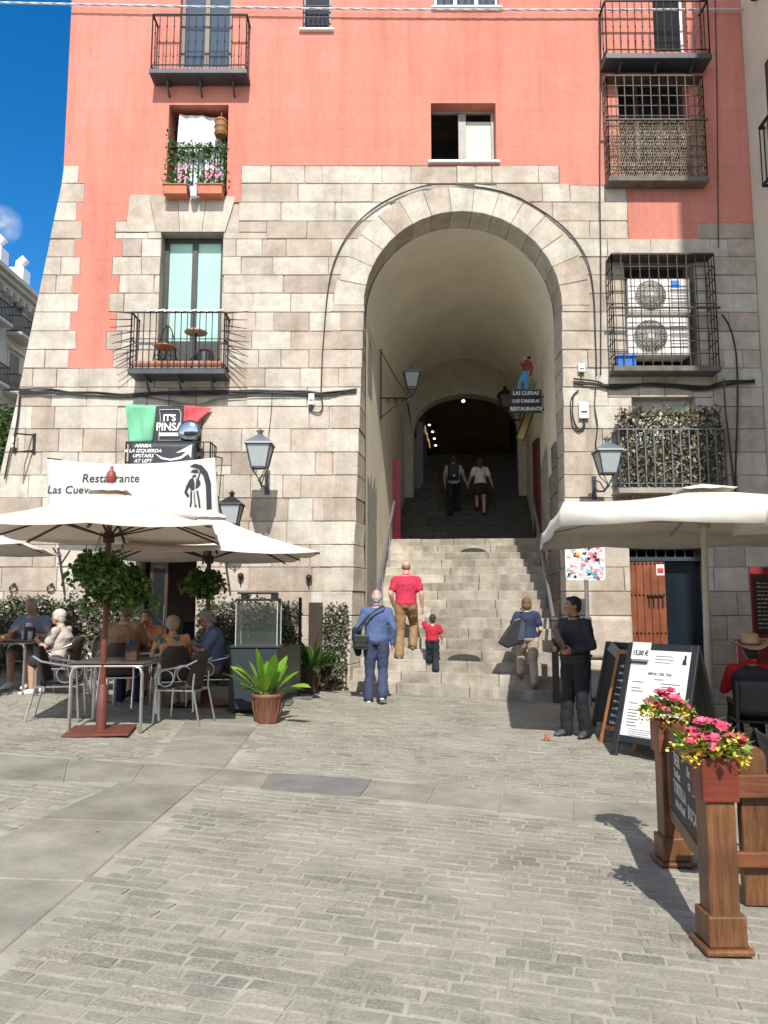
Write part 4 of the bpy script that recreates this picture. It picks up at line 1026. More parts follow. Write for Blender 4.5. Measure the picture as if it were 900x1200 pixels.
inkp([(223, 553), (226, 550), (231, 550), (233, 553), (229, 554)]); inkp([(225, 557), (229, 556), (230, 558), (226, 559)])
inkp([(218, 570), (222, 562), (226, 559), (228, 566), (228, 573), (224, 575), (222, 570), (219, 576), (222, 581), (220, 583), (216, 577)])
inkp([(230, 560), (234, 563), (235, 567), (232, 571), (229, 572)]); inkp([(231, 561), (234, 552), (235, 553), (232, 563)])
for P in ([(223, 576), (225, 576), (225, 588), (224, 594), (222, 594), (223, 587)], [(230, 575), (232, 575), (234, 585), (235, 595), (233, 595), (232, 586)], [(227, 576), (228, 576), (229, 590), (231, 594), (228, 594)]): inkp(P)
onto(m_, BQ, .014); m_.build('drawing', INK, b_, 0, True)
for q_ in (q[3], q[2]): m_ = MB(); m_.bar(q_ + Vector((0, .02, .02)), (q_.x, W, q_.z + .1), .02); m_.build('cord', CABM, BN, 0, True)
# flag: green, black emblem panel, red
yf = W - .14
FLG = thing('flag', 'green, black and red cloth flag with pizza lettering above the small left balcony', 'flag', at(196, 520, yf))
for nm, P, mm in (('green_panel', [(151, 520), (179, 519), (183, 475), (148, 474)], mat('green_cloth', (.16, .46, .27, 1), .85, var=.1)), ('black_panel', [(179, 521), (214, 520), (217, 477), (183, 476)], mat('charcoal_cloth', (.045, .045, .05, 1), .85)), ('red_panel', [(214, 505), (232, 497), (248, 477), (217, 476)], mat('red_cloth', (.60, .09, .10, 1), .85, var=.1))):
    m_ = MB(); vs_, fs = cloth(*[at(a, b, yf) for a, b in P], 16, 10, .04 if nm != 'black_panel' else .008); m_.add(vs_, fs, True); pl = m_.build(nm, mm, FLG, 0, True, solid=.004)
    if nm == 'black_panel':
        for tx, py, sz in (("IT'S", 490, .17), ('PINSA', 500.5, .20)):
            m_ = MB(); p = at(198.5, py, yf - .018); text(m_, tx, sz, Matrix.Translation(p) @ FACE, bold=.006, sx=.9); m_.build('lettering', WHITEP, pl, 0, True)
        m_ = MB(); a, b = at(186, 511, yf - .02), at(211, 507, yf - .02); m_.box(a.x, b.x, yf - .021, yf - .017, a.z, b.z)
        P = [(187, 480), (210, 480), (212, 484), (211, 516), (186, 516), (188, 490)]
        m_.tube([at(a, b, yf - .018) for a, b in P], .006, 5, closed=True); m_.build('emblem', WHITEP, pl, 0, True)
bp = at(222, 505.5, W - .40); m_ = MB(); m_.ell(bp, (.20, .07, .20), nu=20, nv=12)
CM = thing('convex_mirror', 'round shiny convex disc in front of the red cloth on the small left balcony', 'mirror', bp)
m_.build('mirror', mat('mirror_steel', (.42, .47, .52, 1), .12, 1, var=.3, vscale=5), CM, 0, True)
m_ = MB(); m_.tube([bp + Vector((math.cos(a) * .2, .02, math.sin(a) * .2)) for a in [j * math.pi / 12 for j in range(24)]], .012, 6, closed=True); m_.bar(bp + Vector((.1, .05, -.1)), bp + Vector((.12, .3, -.3)), .025); m_.build('rim', IRON, CM, 0, True)
# black banner with arrow on that balcony's railing
yk = W - .56
q = [at(151, 548, yk), at(229, 548, yk), at(229, 518.5, yk), at(151, 518.5, yk)]
KB = thing('banner', 'black banner with white arrow and directions tied to the small balcony railing', 'banner', q[0])
m_ = MB(); vs_, fs = cloth(*q, 14, 5, .004); m_.add(vs_, fs, True); b_ = m_.build('cloth', mat('black_vinyl', (.03, .033, .037, 1), .5), KB, 0, True, solid=.004)
for k, tx in enumerate(('ARRIBA', 'A LA IZQUIERDA', 'UPSTAIRS', 'AT LEFT')):
    m_ = MB(); p = at(167.5, 522.5 + k * 5.9, yk - .011); text(m_, tx, .085, Matrix.Translation(p) @ FACE, shear=.2, bold=.002); m_.build('lettering', WHITEP, b_, 0, True)
m_ = MB(); P = [(181, 531), (190, 536), (200, 538), (212, 535), (219, 529), (206, 531), (225, 521), (224, 537), (221, 532), (212, 538), (200, 540), (189, 538)]
m_.prism([(at(a, b, yk).x, at(a, b, yk).z) for a, b in P], yk - .013, yk - .009); m_.build('arrow', WHITEP, b_, 0, True)

# recess: white sheet, bird cage, plants, terracotta troughs
q = [at(203, 222, W + .14), at(264, 222, W + .14), at(258, 137, W + .14), at(211, 135, W + .14)]
m_ = MB(); vs_, fs = cloth(*q, 24, 14, .04); m_.add(vs_, fs, True); tag(m_.build('hanging_sheet', mat('white_sheet', (.66, .66, .68, 1), .9, var=.05), solid=.004), 'white sheet hung across the recessed window on the red wall', 'sheet')
bp = at(259, 150, W - .02); BC = thing('bird_cage', 'small wicker bird cage hung at the top right of the recessed window', 'bird cage', bp)
m_ = MB(); m_.lathe([(.02, .20), (.10, .17), (.115, .1), (.12, -.14), (.11, -.17)], bp, 14)
m_.build('wicker_body', mat('cage_wicker', (.30, .13, .04, 1), .7, var=.5, vscale=40), BC, 0, True); m_ = MB()
for z in (.12, .0, -.12): m_.tube([bp + Vector((math.cos(a) * .125, math.sin(a) * .125, z)) for a in [j * math.pi / 8 for j in range(16)]], .008, 5, closed=True)
m_.tube([bp + Vector((0, 0, .2)), bp + Vector((0, .02, .32))], .006); m_.build('hoop', mat('cane', (.42, .22, .08, 1), .6), BC, 0, True)
LEAFD = mat_island('pot_leaf', [(0, (.03, .075, .012, 1)), (.5, (.06, .14, .025, 1)), (1, (.13, .22, .05, 1))], .45, var=0, bmp=0, fine=0, trans=.25)
TERRA = mat('terracotta_pot', (.50, .17, .09, 1), .8, var=.25, bmp=.2)
o = OPS['recess']
for k, (a, b, lab) in enumerate(((192, 222, 'left terracotta trough of flowers under the recessed window'), (232, 263, 'right terracotta trough of flowers under the recessed window'))):
    p0, p1 = at(a, 231, W - .15), at(b, 219, W - .15); PL = thing('flower_trough', lab, 'flower trough', ((p0.x + p1.x) / 2, W - .15, p0.z), group='troughs under the recessed window')
    m_ = MB(); m_.box(p0.x + .02, p1.x - .02, W - .27, W - .03, p0.z, p1.z - .03); m_.box(p0.x, p1.x, W - .29, W - .031, p1.z - .03, p1.z); m_.build('trough', TERRA, PL, .01, True)
    m_ = MB()
    for _ in range(330):
        t = rr.random(); x = lerp(p0.x, p1.x, t); h = rr.random() ** 1.5 * (1.15 if (t < .25 and k == 0) or (t > .7 and k == 1) else .35)
        m_.leaf((x + rr.uniform(-.05, .05), W - .12 + rr.uniform(-.08, .08), p1.z + h), (rr.gauss(0, 1), rr.gauss(-.3, 1), rr.gauss(.2, .8)), (rr.gauss(0, 1), -1, .6), rr.uniform(.06, .11), rr.uniform(.03, .05))
    m_.build('foliage', LEAFD, PL, 0, True)
    m_ = MB()
    for _ in range(16):
        p = Vector((lerp(p0.x, p1.x, rr.uniform(.6, .95) if k == 0 else rr.uniform(.3, .9)), W - .22, p1.z + rr.uniform(.08, .42)))
        for a_ in range(5): m_.leaf(p, (math.cos(a_ * 1.26), -.3, math.sin(a_ * 1.26)), (0, -1, 0), .03, .026)
    m_.build('blossom', mat('pink_petal', (.75, .22, .36, 1), .6), PL, 0, True)
m_ = MB()
for _ in range(420):
    t = rr.random(); x = lerp(o[0] + .05, o[1] - .05, t); m_.leaf((x, W + .05 + rr.uniform(-.07, .07), Z(171) - rr.random() ** 1.8 * (.38 + .8 * (t > .8)) + .06), (rr.gauss(0, 1), rr.gauss(-.3, 1), rr.gauss(-.3, .8)), (rr.gauss(0, 1), -1, .6), rr.uniform(.06, .11), rr.uniform(.03, .055))
tag(m_.build('ivy_garland', LEAFD), 'garland of green ivy twined along the railing of the recessed window', 'ivy')
p = at(227, 231, W - .2); m_ = MB(); m_.lathe([(.06, 0), (.085, .16), (.09, .17), (.07, .165)], p, 12); tag(m_.build('white_pot', WHITEP), 'small white pot between the two terracotta troughs', 'pot')

# chair and round table on the French window's balcony
x0, x1, Yf, zb, zt, so = FB
cb = Vector((at(192, 430, W - .3).x, W - .25, zb)); BCH = thing('balcony_chair', 'black iron balcony chair with a wooden seat', 'chair', cb)
m_ = MB()
for a, b in ((-.18, -.16), (.18, -.16), (-.18, .16), (.18, .16)): m_.tube([cb + Vector((a, b, 0)), cb + Vector((a * .8, b * .8, .44))], .011, 6)
m_.tube([cb + Vector((-.2 + .03 * j, math.sin(j / 6 * math.pi) * .0 + .17, .44 + math.sin(j / 12 * math.pi) * .48)) for j in range(13)][::1], .012, 6); m_.tube([cb + Vector((math.cos(j * .5) * .2, math.sin(j * .5) * .2, .25)) for j in range(13)], .009, 6)
for j in (3, 6, 9): m_.tube([cb + Vector((-.2 + .03 * j, .17, .44)), cb + Vector((-.2 + .03 * j, .17, .44 + math.sin(j / 12 * math.pi) * .47))], .008, 6)
m_.build('frame', IRON, BCH, 0, True); m_ = MB(); m_.lathe([(.02, .465), (.2, .465), (.205, .45), (.2, .44)], cb, 18); m_.build('seat', mat('warm_wood', (.40, .16, .06, 1), .5), BCH, 0, True)
tb = Vector((at(228, 430, W - .26).x, W - .24, zb)); BT = thing('balcony_table', 'small round balcony table with a pale top and black base', 'table', tb)
m_ = MB(); m_.lathe([(.02, .745), (.20, .745), (.21, .73), (.20, .715), (.02, .715)], tb, 20); m_.build('top', mat('table_beige', (.46, .36, .27, 1), .6), BT, 0, True)
m_ = MB(); m_.tube([tb, tb + Vector((0, 0, .71))], .02)
for j in range(3): a = j * 2.1 + .4; m_.tube([tb + Vector((0, 0, .3)), tb + Vector((math.cos(a) * .2, math.sin(a) * .2, .01))], .012)
m_.build('base', IRON, BT, 0, True)
p = tb + Vector((.17, .06, 0)); m_ = MB(); m_.lathe([(.02, .42), (.13, .40), (.16, .3), (.17, 0)], p, 14); tag(m_.build('dark_stool', mat('black_plastic', (.02, .02, .022, 1), .5)), 'dark rounded stool beside the balcony table', 'stool')
# two stacked outdoor air conditioning units in the lower cage, blue crate
x0, x1, Yf, zb, zt, zr, so = CB
for k, (py0, py1, lab) in enumerate(((326, 366, 'upper white air conditioner behind the bars, with a blue sticker'), (372, 416, 'lower white air conditioner behind the bars'))):
    a, b = at(737, py1, W - .1), at(808, py0, W - .1); AC = thing('air_conditioner', lab, 'air conditioner', ((a.x + b.x) / 2, W, a.z), group='air conditioners stacked in the cage')
    m_ = MB(); m_.box(a.x, b.x, W - .1, W + .3, a.z, b.z); m_.build('case', mat('ac_white', (.80, .78, .72, 1), .5, var=.15), AC, .012, True)
    c = Vector((lerp(a.x, b.x, .36), W - .104, (a.z + b.z) / 2)); hh = (b.z - a.z) * .43; m_ = MB(); m_.lathe([(.005, 0), (hh, 0), (hh, -.006), (.005, -.006)], c, 28, Matrix.Rotation(R(90), 3, 'X')); f_ = m_.build('fan_recess', mat('fan_dark', (.27, .26, .235, 1), .6), AC, 0, True)
    m_ = MB()
    for j in range(30): an = j * math.pi / 15; m_.bar(c + Vector((math.cos(an) * .05, -.015, math.sin(an) * .05)), c + Vector((math.cos(an + .25) * hh, -.015, math.sin(an + .25) * hh)), .006)
    for r_ in (.33, .66, 1): m_.tube([c + Vector((math.cos(j * .3) * hh * r_, -.015, math.sin(j * .3) * hh * r_)) for j in range(22)], .005, 5)
    m_.box(c.x - .05, c.x + .05, c.y - .03, c.y - .012, c.z - .05, c.z + .05); m_.build('grille', mat('ac_white2', (.55, .53, .47, 1), .5), AC, 0, True)
    m_ = MB()
    for j in range(7): m_.box(lerp(a.x, b.x, .68), lerp(a.x, b.x, .95), W - .106, W - .1, lerp(a.z, b.z, .2 + j * .09), lerp(a.z, b.z, .23 + j * .09))
    m_.build('vent_slats', mat('fan_grey', (.3, .29, .27, 1)), AC, 0, True)
    if k == 0: m_ = MB(); m_.box(lerp(a.x, b.x, .69), lerp(a.x, b.x, .83), W - .108, W - .1, lerp(a.z, b.z, .72), lerp(a.z, b.z, .93)); m_.build('blue_sticker', mat('sticker_blue', (.03, .25, .7, 1), .4), AC, 0, True)
m_ = MB(); a = at(733, 429, W - .3); m_.box(a.x - .13, a.x + .2, W - .30, W - .12, zb, zb + .22); m_.box(a.x - .15, a.x + .22, W - .32, W - .105, zb + .19, zb + .235); tag(m_.build('blue_crate', mat('blue_plastic', (.03, .16, .55, 1), .4), bevel=.01), 'small blue plastic box on the caged balcony floor', 'crate')
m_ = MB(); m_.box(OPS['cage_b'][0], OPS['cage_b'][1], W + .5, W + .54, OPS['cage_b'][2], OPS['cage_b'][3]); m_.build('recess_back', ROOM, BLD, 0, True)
# artificial hedge screens
HEDGE = mat_island('faded_hedge_leaf', [(0, (.035, .03, .02, 1)), (.4, (.10, .085, .05, 1)), (.75, (.20, .17, .11, 1)), (1, (.34, .30, .21, 1))], .75, var=0, bmp=0, fine=0)
x0, x1, Yf, zb, zt, so = DB
m_ = MB(); xa, xb = x0 + .03, x1 - .03; ztp = at(450, 479, Yf).z; HS = thing('hedge_screen', 'tall screen of faded artificial leaves standing inside the right hand balcony', 'hedge', ((xa + xb) / 2, Yf, zb))
def hedge(mb, p0, p1, z0, z1, n, ls, y_j=.06):
    for _ in range(n):
        t = rr.random(); b = Vector(p0).lerp(p1, t); z = lerp(z0, z1 * 1.0 + (.10 * math.sin(t * 40) + .06 * math.sin(t * 97)) * .6, rr.random())
        mb.leaf((b.x + rr.uniform(-.03, .03), b.y + rr.uniform(-y_j, y_j), z), (rr.gauss(0, 1), rr.gauss(-.4, .6), rr.gauss(.1, 1)), (rr.gauss(0, .6), -1, rr.gauss(.3, .6)), ls * rr.uniform(.7, 1.3), ls * rr.uniform(.4, .7))
hedge(m_, (xa, Yf + .08, 0), (xb, Yf + .08, 0), zb + .02, ztp, 4200, .085); m_.build('leaves', HEDGE, HS, 0, True)
m_ = MB()
for i in range(16): x = lerp(xa, xb, i / 15); m_.bar((x, Yf + .1, zb), (x, Yf + .1, ztp - .08), .015)
for i in range(8): z = lerp(zb, ztp - .1, i / 7); m_.bar((xa, Yf + .1, z), (xb, Yf + .1, z), .012)
m_.build('lattice', mat('lattice_brown', (.10, .07, .045, 1), .8), HS, 0, True)

# ------------------------------------------------------------------ street doors
o = OPS['wooddoor']; WOODR = mat_wood('red_oak', (.19, .05, .02, 1), (.30, .098, .042, 1), .5)
WD = thing('wooden_door', 'studded reddish wooden door leaf standing shut beside a dark doorway, right of the arch', 'door', (o[0] + .3, W + .1, o[2]))
xa, xb = o[0] + .01, fx(784, 720); zt_ = fz(657); m_ = MB(); nb_ = 5
for i in range(nb_): m_.box(lerp(xa, xb, i / nb_) + .003, lerp(xa, xb, (i + 1) / nb_) - .003, W + .10, W + .16, o[2] + .02, zt_)
m_.build('leaf', WOODR, WD, .006, True)
m_ = MB()
for py in (660, 697, 742, 790):
    for i in range(9): m_.ell((lerp(xa, xb, (i + .5) / 9), W + .095, fz(py)), (.020, .018, .020), nu=8, nv=5)
m_.build('studs', IRON, WD, 0, True)
m_ = MB(); a, b = fx(763, 712), fx(779, 712); z0, z1 = fz(712), fz(698)
for i in range(4): x = lerp(a, b, i / 3); m_.bar((x, W + .08, z0), (x, W + .08, z1), .02)
m_.bar((a - .03, W + .075, z1), (b + .03, W + .075, z1), .025); m_.build('grille', IRON, WD, 0, True)
m_ = MB(); a = fx(776, 668); m_.box(a - .07, a + .07, W + .092, W + .099, fz(674), fz(661)); no = m_.build('notice', WHITEP, WD, 0, True)
m_ = MB(); m_.box(a - .055, a + .055, W + .088, W + .0915, fz(671.5), fz(665.5)); m_.build('red_band', mat('red_print', (.55, .04, .04, 1)), no, 0, True)
m_ = MB(); m_.box(o[0], o[1], W + .08, W + .2, zt_, zt_ + .07); m_.box(o[0], o[1], W + .08, W + .2, o[3] - .05, o[3])
for i in range(9): x = lerp(o[0], o[1], i / 8); m_.bar((x, W + .12, zt_ + .05), (x, W + .12, o[3]), .022)
m_.build('transom', mat('blue_grey_iron', (.035, .05, .065, 1), .5), WD, 0, True)
m_ = MB(); m_.box(fx(785, 700), o[1] - .02, W + .3, W + .34, o[2], zt_); m_.build('doorway_dark', mat_glass('doorway_dark_gloss', (.012, .02, .026, 1), .08), WD, 0, True)  # dark glossy sheet filling the doorway, stands for its unlit interior
o = OPS['bardoor']; BD = thing('bar_door', 'dark brown half open door of the restaurant behind the left parasol', 'door', (o[0] + .3, W + .3, o[2]))
m_ = MB(); xa, xb = fx(168, 720), fx(190, 720); m_.box(xa, xb, W + .3, W + .35, o[2] + .02, o[3] - .1); m_.build('leaf', mat_wood('dark_door_wood', (.03, .02, .014, 1), (.075, .05, .035, 1)), BD, .006, True)
m_ = MB(); m_.box(lerp(xa, xb, .2), lerp(xa, xb, .8), W + .288, W + .2985, o[2] + .9, o[3] - .35); m_.build('pane', GLASS_DARK, BD, 0, True)
m_ = MB(); m_.tube([(xb - .04, W + .25, o[2] + 1.0), (xb - .04, W + .25, o[2] + 1.35)], .012); m_.build('handle', ALU, BD, 0, True)
for px in (194, 217): m_ = MB(); a = fx(px, 710); m_.box(a - .12, a + .12, W + 2.5, W + 2.58, fz(726), fz(698)); pf = m_.build('picture_frame', FRAME_DK, BD, .005, True); m_ = MB(); m_.box(a - .09, a + .09, W + 2.49, W + 2.499, fz(723), fz(701)); m_.build('picture', mat('sepia', (.25, .19, .13, 1)), pf, 0, True)
m_ = MB(); a = fx(208, 760); m_.box(a - .3, a + .5, W + 1.6, W + 2.3, o[2], o[2] + 1.0); m_.box(a - .32, a + .52, W + 1.55, W + 1.64, o[2] + .02, o[2] + 1.03); tag(m_.build('sofa', mat('navy_cloth', (.015, .022, .04, 1), .8), bevel=.03), 'dark navy padded seat inside the restaurant doorway', 'sofa')
# iron rings and hooks on the stone wall
RG = 'iron rings on the stone wall'
for px, py, lab in ((16, 687, 'iron ring on the wall nearest the left edge'), (60, 687, 'iron ring on the wall behind the seated grey haired man')):
    p = wp(px, py, .06); t = thing('wall_ring', lab, 'ring', p, group=RG)
    m_ = MB(); m_.tube([p + Vector((math.cos(j * .4) * .065, -.01, math.sin(j * .4) * .065 - .04)) for j in range(16)], .011, 6, closed=True); m_.build('ring', IRON, t, 0, True)
    m_ = MB(); m_.ell(p + Vector((0, .02, .03)), (.03, .05, .03), nu=8, nv=5); m_.build('staple', IRON, t, 0, True)
for px, py, lab in ((282, 675, 'small black wall spotlight left of the pair above the ivy lattice'), (362, 677, 'small black wall spotlight nearest the stairs')):
    p = wp(px, py, .09); t = thing('wall_spotlight', lab, 'lamp', p, group='small spotlights low on the stone wall')
    m_ = MB(); m_.ell(p, (.055, .07, .06)); m_.build('head', IRON, t, 0, True); m_ = MB(); m_.tube([p + Vector((0, 0, -.03)), p + Vector((.0, -.02, -.12)), p + Vector((0, .03, -.15))], .012); m_.build('arm', IRON, t, 0, True)
for px, lab in ((68, 'rusty iron awning arm on the wall behind the hanging basket'), (262, 'rusty iron awning arm on the wall beside the right hanging basket')):
    a, b = wp(px, 642, .12), wp(px + 8, 697, .05); m_ = MB(); m_.bar(a, b, .03); m_.bar(wp(px + 14, 645, .3), wp(px + 3, 662, .06), .02); m_.bar(wp(px - 6, 642, .3), wp(px + 3, 655, .06), .018)
    tag(m_.build('awning_arm', mat('rusty_iron2', (.06, .03, .025, 1), .7)), lab, 'bracket', 'awning arms on the stone wall')

# ivy lattice along the foot of the left wall
IVY = mat_island('artificial_ivy', [(0, (.028, .035, .016, 1)), (.5, (.075, .085, .042, 1)), (.82, (.15, .15, .10, 1)), (.9, (.32, .31, .26, 1)), (1, (.42, .41, .36, 1))], .6, var=0, bmp=0, fine=0)
def ivy_panel(px0, px1, py0, y, n, label, gaps=False, ls=.085):
    a, b = at(px0, py0, y), at(px1, py0, y); z0 = gz(a.x) + .06; t = thing('ivy_lattice', label, 'ivy', ((a.x + b.x) / 2, y, z0), group='ivy screens along the foot of the left wall'); m_ = MB()
    if not gaps: hedge(m_, (a.x, y, 0), (b.x, y, 0), z0, a.z, n, ls, .07)
    else:
        wd, hh = b.x - a.x, a.z - z0
        for _ in range(n):
            k = rr.randint(-14, 14); u = rr.random(); s_ = rr.choice((-1, 1)); x = a.x + u * wd; z = z0 + ((u * wd * 1.25 * s_ + k * .15) % hh)
            m_.leaf((x + rr.gauss(0, .012), y + rr.uniform(-.05, .01), z + rr.gauss(0, .012)), (rr.gauss(0, 1), rr.gauss(-.4, .5), rr.gauss(0, 1)), (rr.gauss(0, .6), -1, rr.gauss(.3, .6)), ls * rr.uniform(.6, 1.2), ls * rr.uniform(.35, .6))
    m_.build('leaves', IVY, t, 0, True); m_ = MB(); wd, hh = b.x - a.x, a.z - z0; k = -hh
    for s_ in (-1, 1):
        k = -hh * .8
        while k < wd:
            u0, u1 = max(0, k), min(wd, k + hh * .8)
            if u1 - u0 > .05:
                za, zb_ = (u0 - k) / .8, (u1 - k) / .8
                if s_ < 0: za, zb_ = hh - za, hh - zb_
                m_.bar((a.x + u0, y + .05 + .008 * s_, z0 + za), (a.x + u1, y + .05 + .008 * s_, z0 + zb_), .02, .008)
            k += .15
    m_.build('lattice', mat('lattice_brown', (.10, .07, .045, 1), .8), t, 0, True)
ivy_panel(-60, 156, 702, W - .16, 5200, 'long ivy covered screen behind the seated couple at the left edge')
ivy_panel(232, 318, 704, W - .16, 1800, 'dark ivy screen behind the glass topped stand')
ivy_panel(326, 351, 706, W - .14, 850, 'narrow ivy trellis between the two dark posts', True); ivy_panel(380, 407, 709, W - .14, 950, 'open ivy trellis nearest the stairs, beside the grey haired man in blue', True)
# ------------------------------------------------------------------ terrace furniture
WICK = mat_island('dark_wicker', [(0, (.035, .022, .016, 1)), (1, (.075, .048, .036, 1))], .55, var=.4, vscale=30, bmp=.6, bscale=160, fine=.4, fscale=200, bdist=.004)
def wicker_mat():
    m, n, b = new_mat('woven_wicker')
    t = tex(n, 'ShaderNodeTexWave', 28); t.bands_direction = 'Z'; t.inputs['Distortion'].default_value = 1.2
    t2 = tex(n, 'ShaderNodeTexWave', 22); t2.bands_direction = 'X'; t2.inputs['Distortion'].default_value = .8
    mm = n.nodes.new('ShaderNodeMath'); mm.operation = 'MULTIPLY'; n.links.new(t.outputs['Fac'], mm.inputs[0]); n.links.new(t2.outputs['Fac'], mm.inputs[1])
    n.links.new(ramp(n, mm.outputs[0], [(.1, (.022, .014, .011, 1)), (.6, (.085, .055, .042, 1))]), b.inputs['Base Color']); b.inputs['Roughness'].default_value = .5
    bump(n, b, mm.outputs[0], .5, .006); return m
WICK = wicker_mat()
def make_chair(label, loc, rz, group):
    t = thing('terrace_chair', label, 'chair', loc, rz, group)
    m_ = MB(); m_.box(-.23, .23, -.22, .22, .425, .455); m_.build('seat', WICK, t, .015)
    m_ = MB(); n = 10; vs_ = []
    for j in range(8):                                            # curved backrest, narrowing to a rounded top
        z = .40 + j / 7 * .46; hw = .245 - .012 * j - (.07 if j == 7 else (.02 if j == 6 else 0)); y0 = -.215 - .115 * (j / 7)
        for i in range(n + 1): u = -1 + 2 * i / n; vs_.append((u * hw, y0 + .085 * u * u, z))
    m_.add(vs_, [(j * (n + 1) + i, j * (n + 1) + i + 1, (j + 1) * (n + 1) + i + 1, (j + 1) * (n + 1) + i) for j in range(7) for i in range(n)], True)
    m_.build('backrest', WICK, t, solid=.022)
    for s_ in (-1, 1):
        m_ = MB(); m_.tube([(s_ * .245, .25, 0), (s_ * .24, .22, .43)], .0135); m_.build('leg', ALU, t)
        m_ = MB(); m_.tube([(s_ * .235, -.34, 0), (s_ * .225, -.24, .43), (s_ * .215, -.25, .6)], .0135); m_.build('leg', ALU, t)
        m_ = MB()
        for o_ in (0, .028): m_.tube([(s_ * .24, .22, .43), (s_ * (.262 + o_), .215, .58), (s_ * (.272 + o_), .17, .645), (s_ * (.272 + o_), 0, .665), (s_ * (.262 + o_), -.18, .70), (s_ * .225, -.285, .76)], .011)
        m_.tube([(s_ * .27, .09 + math.cos(a) * .10, .545 + math.sin(a) * .095) for a in [j * math.pi / 8 for j in range(16)]], .009, 6, closed=True)
        m_.build('armrest', ALU, t)
    m_ = MB(); m_.tube([(-.24, .215, .41), (.24, .215, .41)], .011); m_.tube([(-.228, -.25, .39), (.228, -.25, .39)], .011)
    for s_ in (-1, 1): m_.tube([(s_ * .235, .215, .4), (s_ * .23, -.24, .4)], .011)
    m_.build('seat_frame', ALU, t); return t
CG = 'wicker and aluminium chairs on the left terrace'
CH0 = make_chair('empty wicker chair at the front left of the parasol foot, facing right', G(70, 842), R(-78), CG)
def chair(px, py, rz, label, at_=None): return dup(CH0, at_ if at_ is not None else G(px, py), R(rz), label)
chair(212, 846, 80, 'empty wicker chair right of the parasol foot, facing left')
TTOP = mat('dark_table_top', (.085, .065, .055, 1), .3, var=.25)
def make_table(label, loc, rz, group, hx=.54, hy=.38, h=.76):
    t = thing('terrace_table', label, 'table', loc, rz, group)
    m_ = MB(); m_.box(-hx, hx, -hy, hy, h - .025, h); m_.build('top', TTOP, t, .012)
    m_ = MB(); e = h - .032
    for a, b in (((-1, -1), (1, -1)), ((1, -1), (1, 1)), ((1, 1), (-1, 1)), ((-1, 1), (-1, -1))): m_.tube([(a[0] * (hx - .03), a[1] * (hy - .03), e - .01), (b[0] * (hx - .03), b[1] * (hy - .03), e - .01)], .014)
    m_.build('rim', ALU, t)
    for sx in (-1, 1):
        for sy in (-1, 1):
            m_ = MB()
            for o_ in (0, .035): m_.tube([(sx * (hx - .03), sy * (hy - .03 - o_), 0), (sx * (hx - .03), sy * (hy - .03 - o_), e - .10), (sx * (hx - .055), sy * (hy - .03 - o_), e - .03), (sx * (hx - .12), sy * (hy - .03 - o_), e - .012)], .015)
            m_.build('leg', ALU, t)
    return t
TG = 'aluminium tables on the left terrace'
TB1 = make_table('empty dark topped table beside the parasol pole, in front', (-3.1, 9.1, gz(-3.1)), R(2), TG, .42, .44)
TB2 = make_table('table at the left edge where the grey haired couple sit', (-5.8, 11.75, gz(-5.8)), R(3), TG); TB3 = dup(TB2, (-3.2, 11.15, gz(-3.2)), R(-4), 'table with plates and glasses at the middle of the left terrace')
# chairs of the seated guests
SEATS = {
 'grey': ((-5.62, 12.45), 180), 'white': ((-4.78, 11.55), 82), 'teal': ((-5.72, 10.75), 20), 'beige': ((-3.62, 10.78), 4),
 'arms': ((-3.7, 12.15), 180), 'floral': ((-2.86, 10.55), 24), 'blue': ((-2.36, 10.95), 96)}
for k, lab in (('grey', 'wicker chair of the grey haired man facing out at the left edge'), ('white', 'wicker chair of the white haired woman in a white top'), ('teal', 'wicker chair cut off by the left edge of the picture'), ('beige', 'wicker chair of the broad man in beige with his back turned'), ('arms', 'wicker chair of the guest half hidden by the hanging basket'), ('floral', 'wicker chair of the woman in the orange floral blouse'), ('blue', 'wicker chair of the man in the blue polo shirt with sunglasses')):
    (x, y), a = SEATS[k]; dup(CH0, onG(x, y), R(a), lab)
dup(CH0, onG(-2.0, 12.5), R(60), 'empty wicker chair at the back beside the black stand')
dup(CH0, onG(-4.35, 12.2), R(-150), 'empty wicker chair by the wall between the two terrace tables')

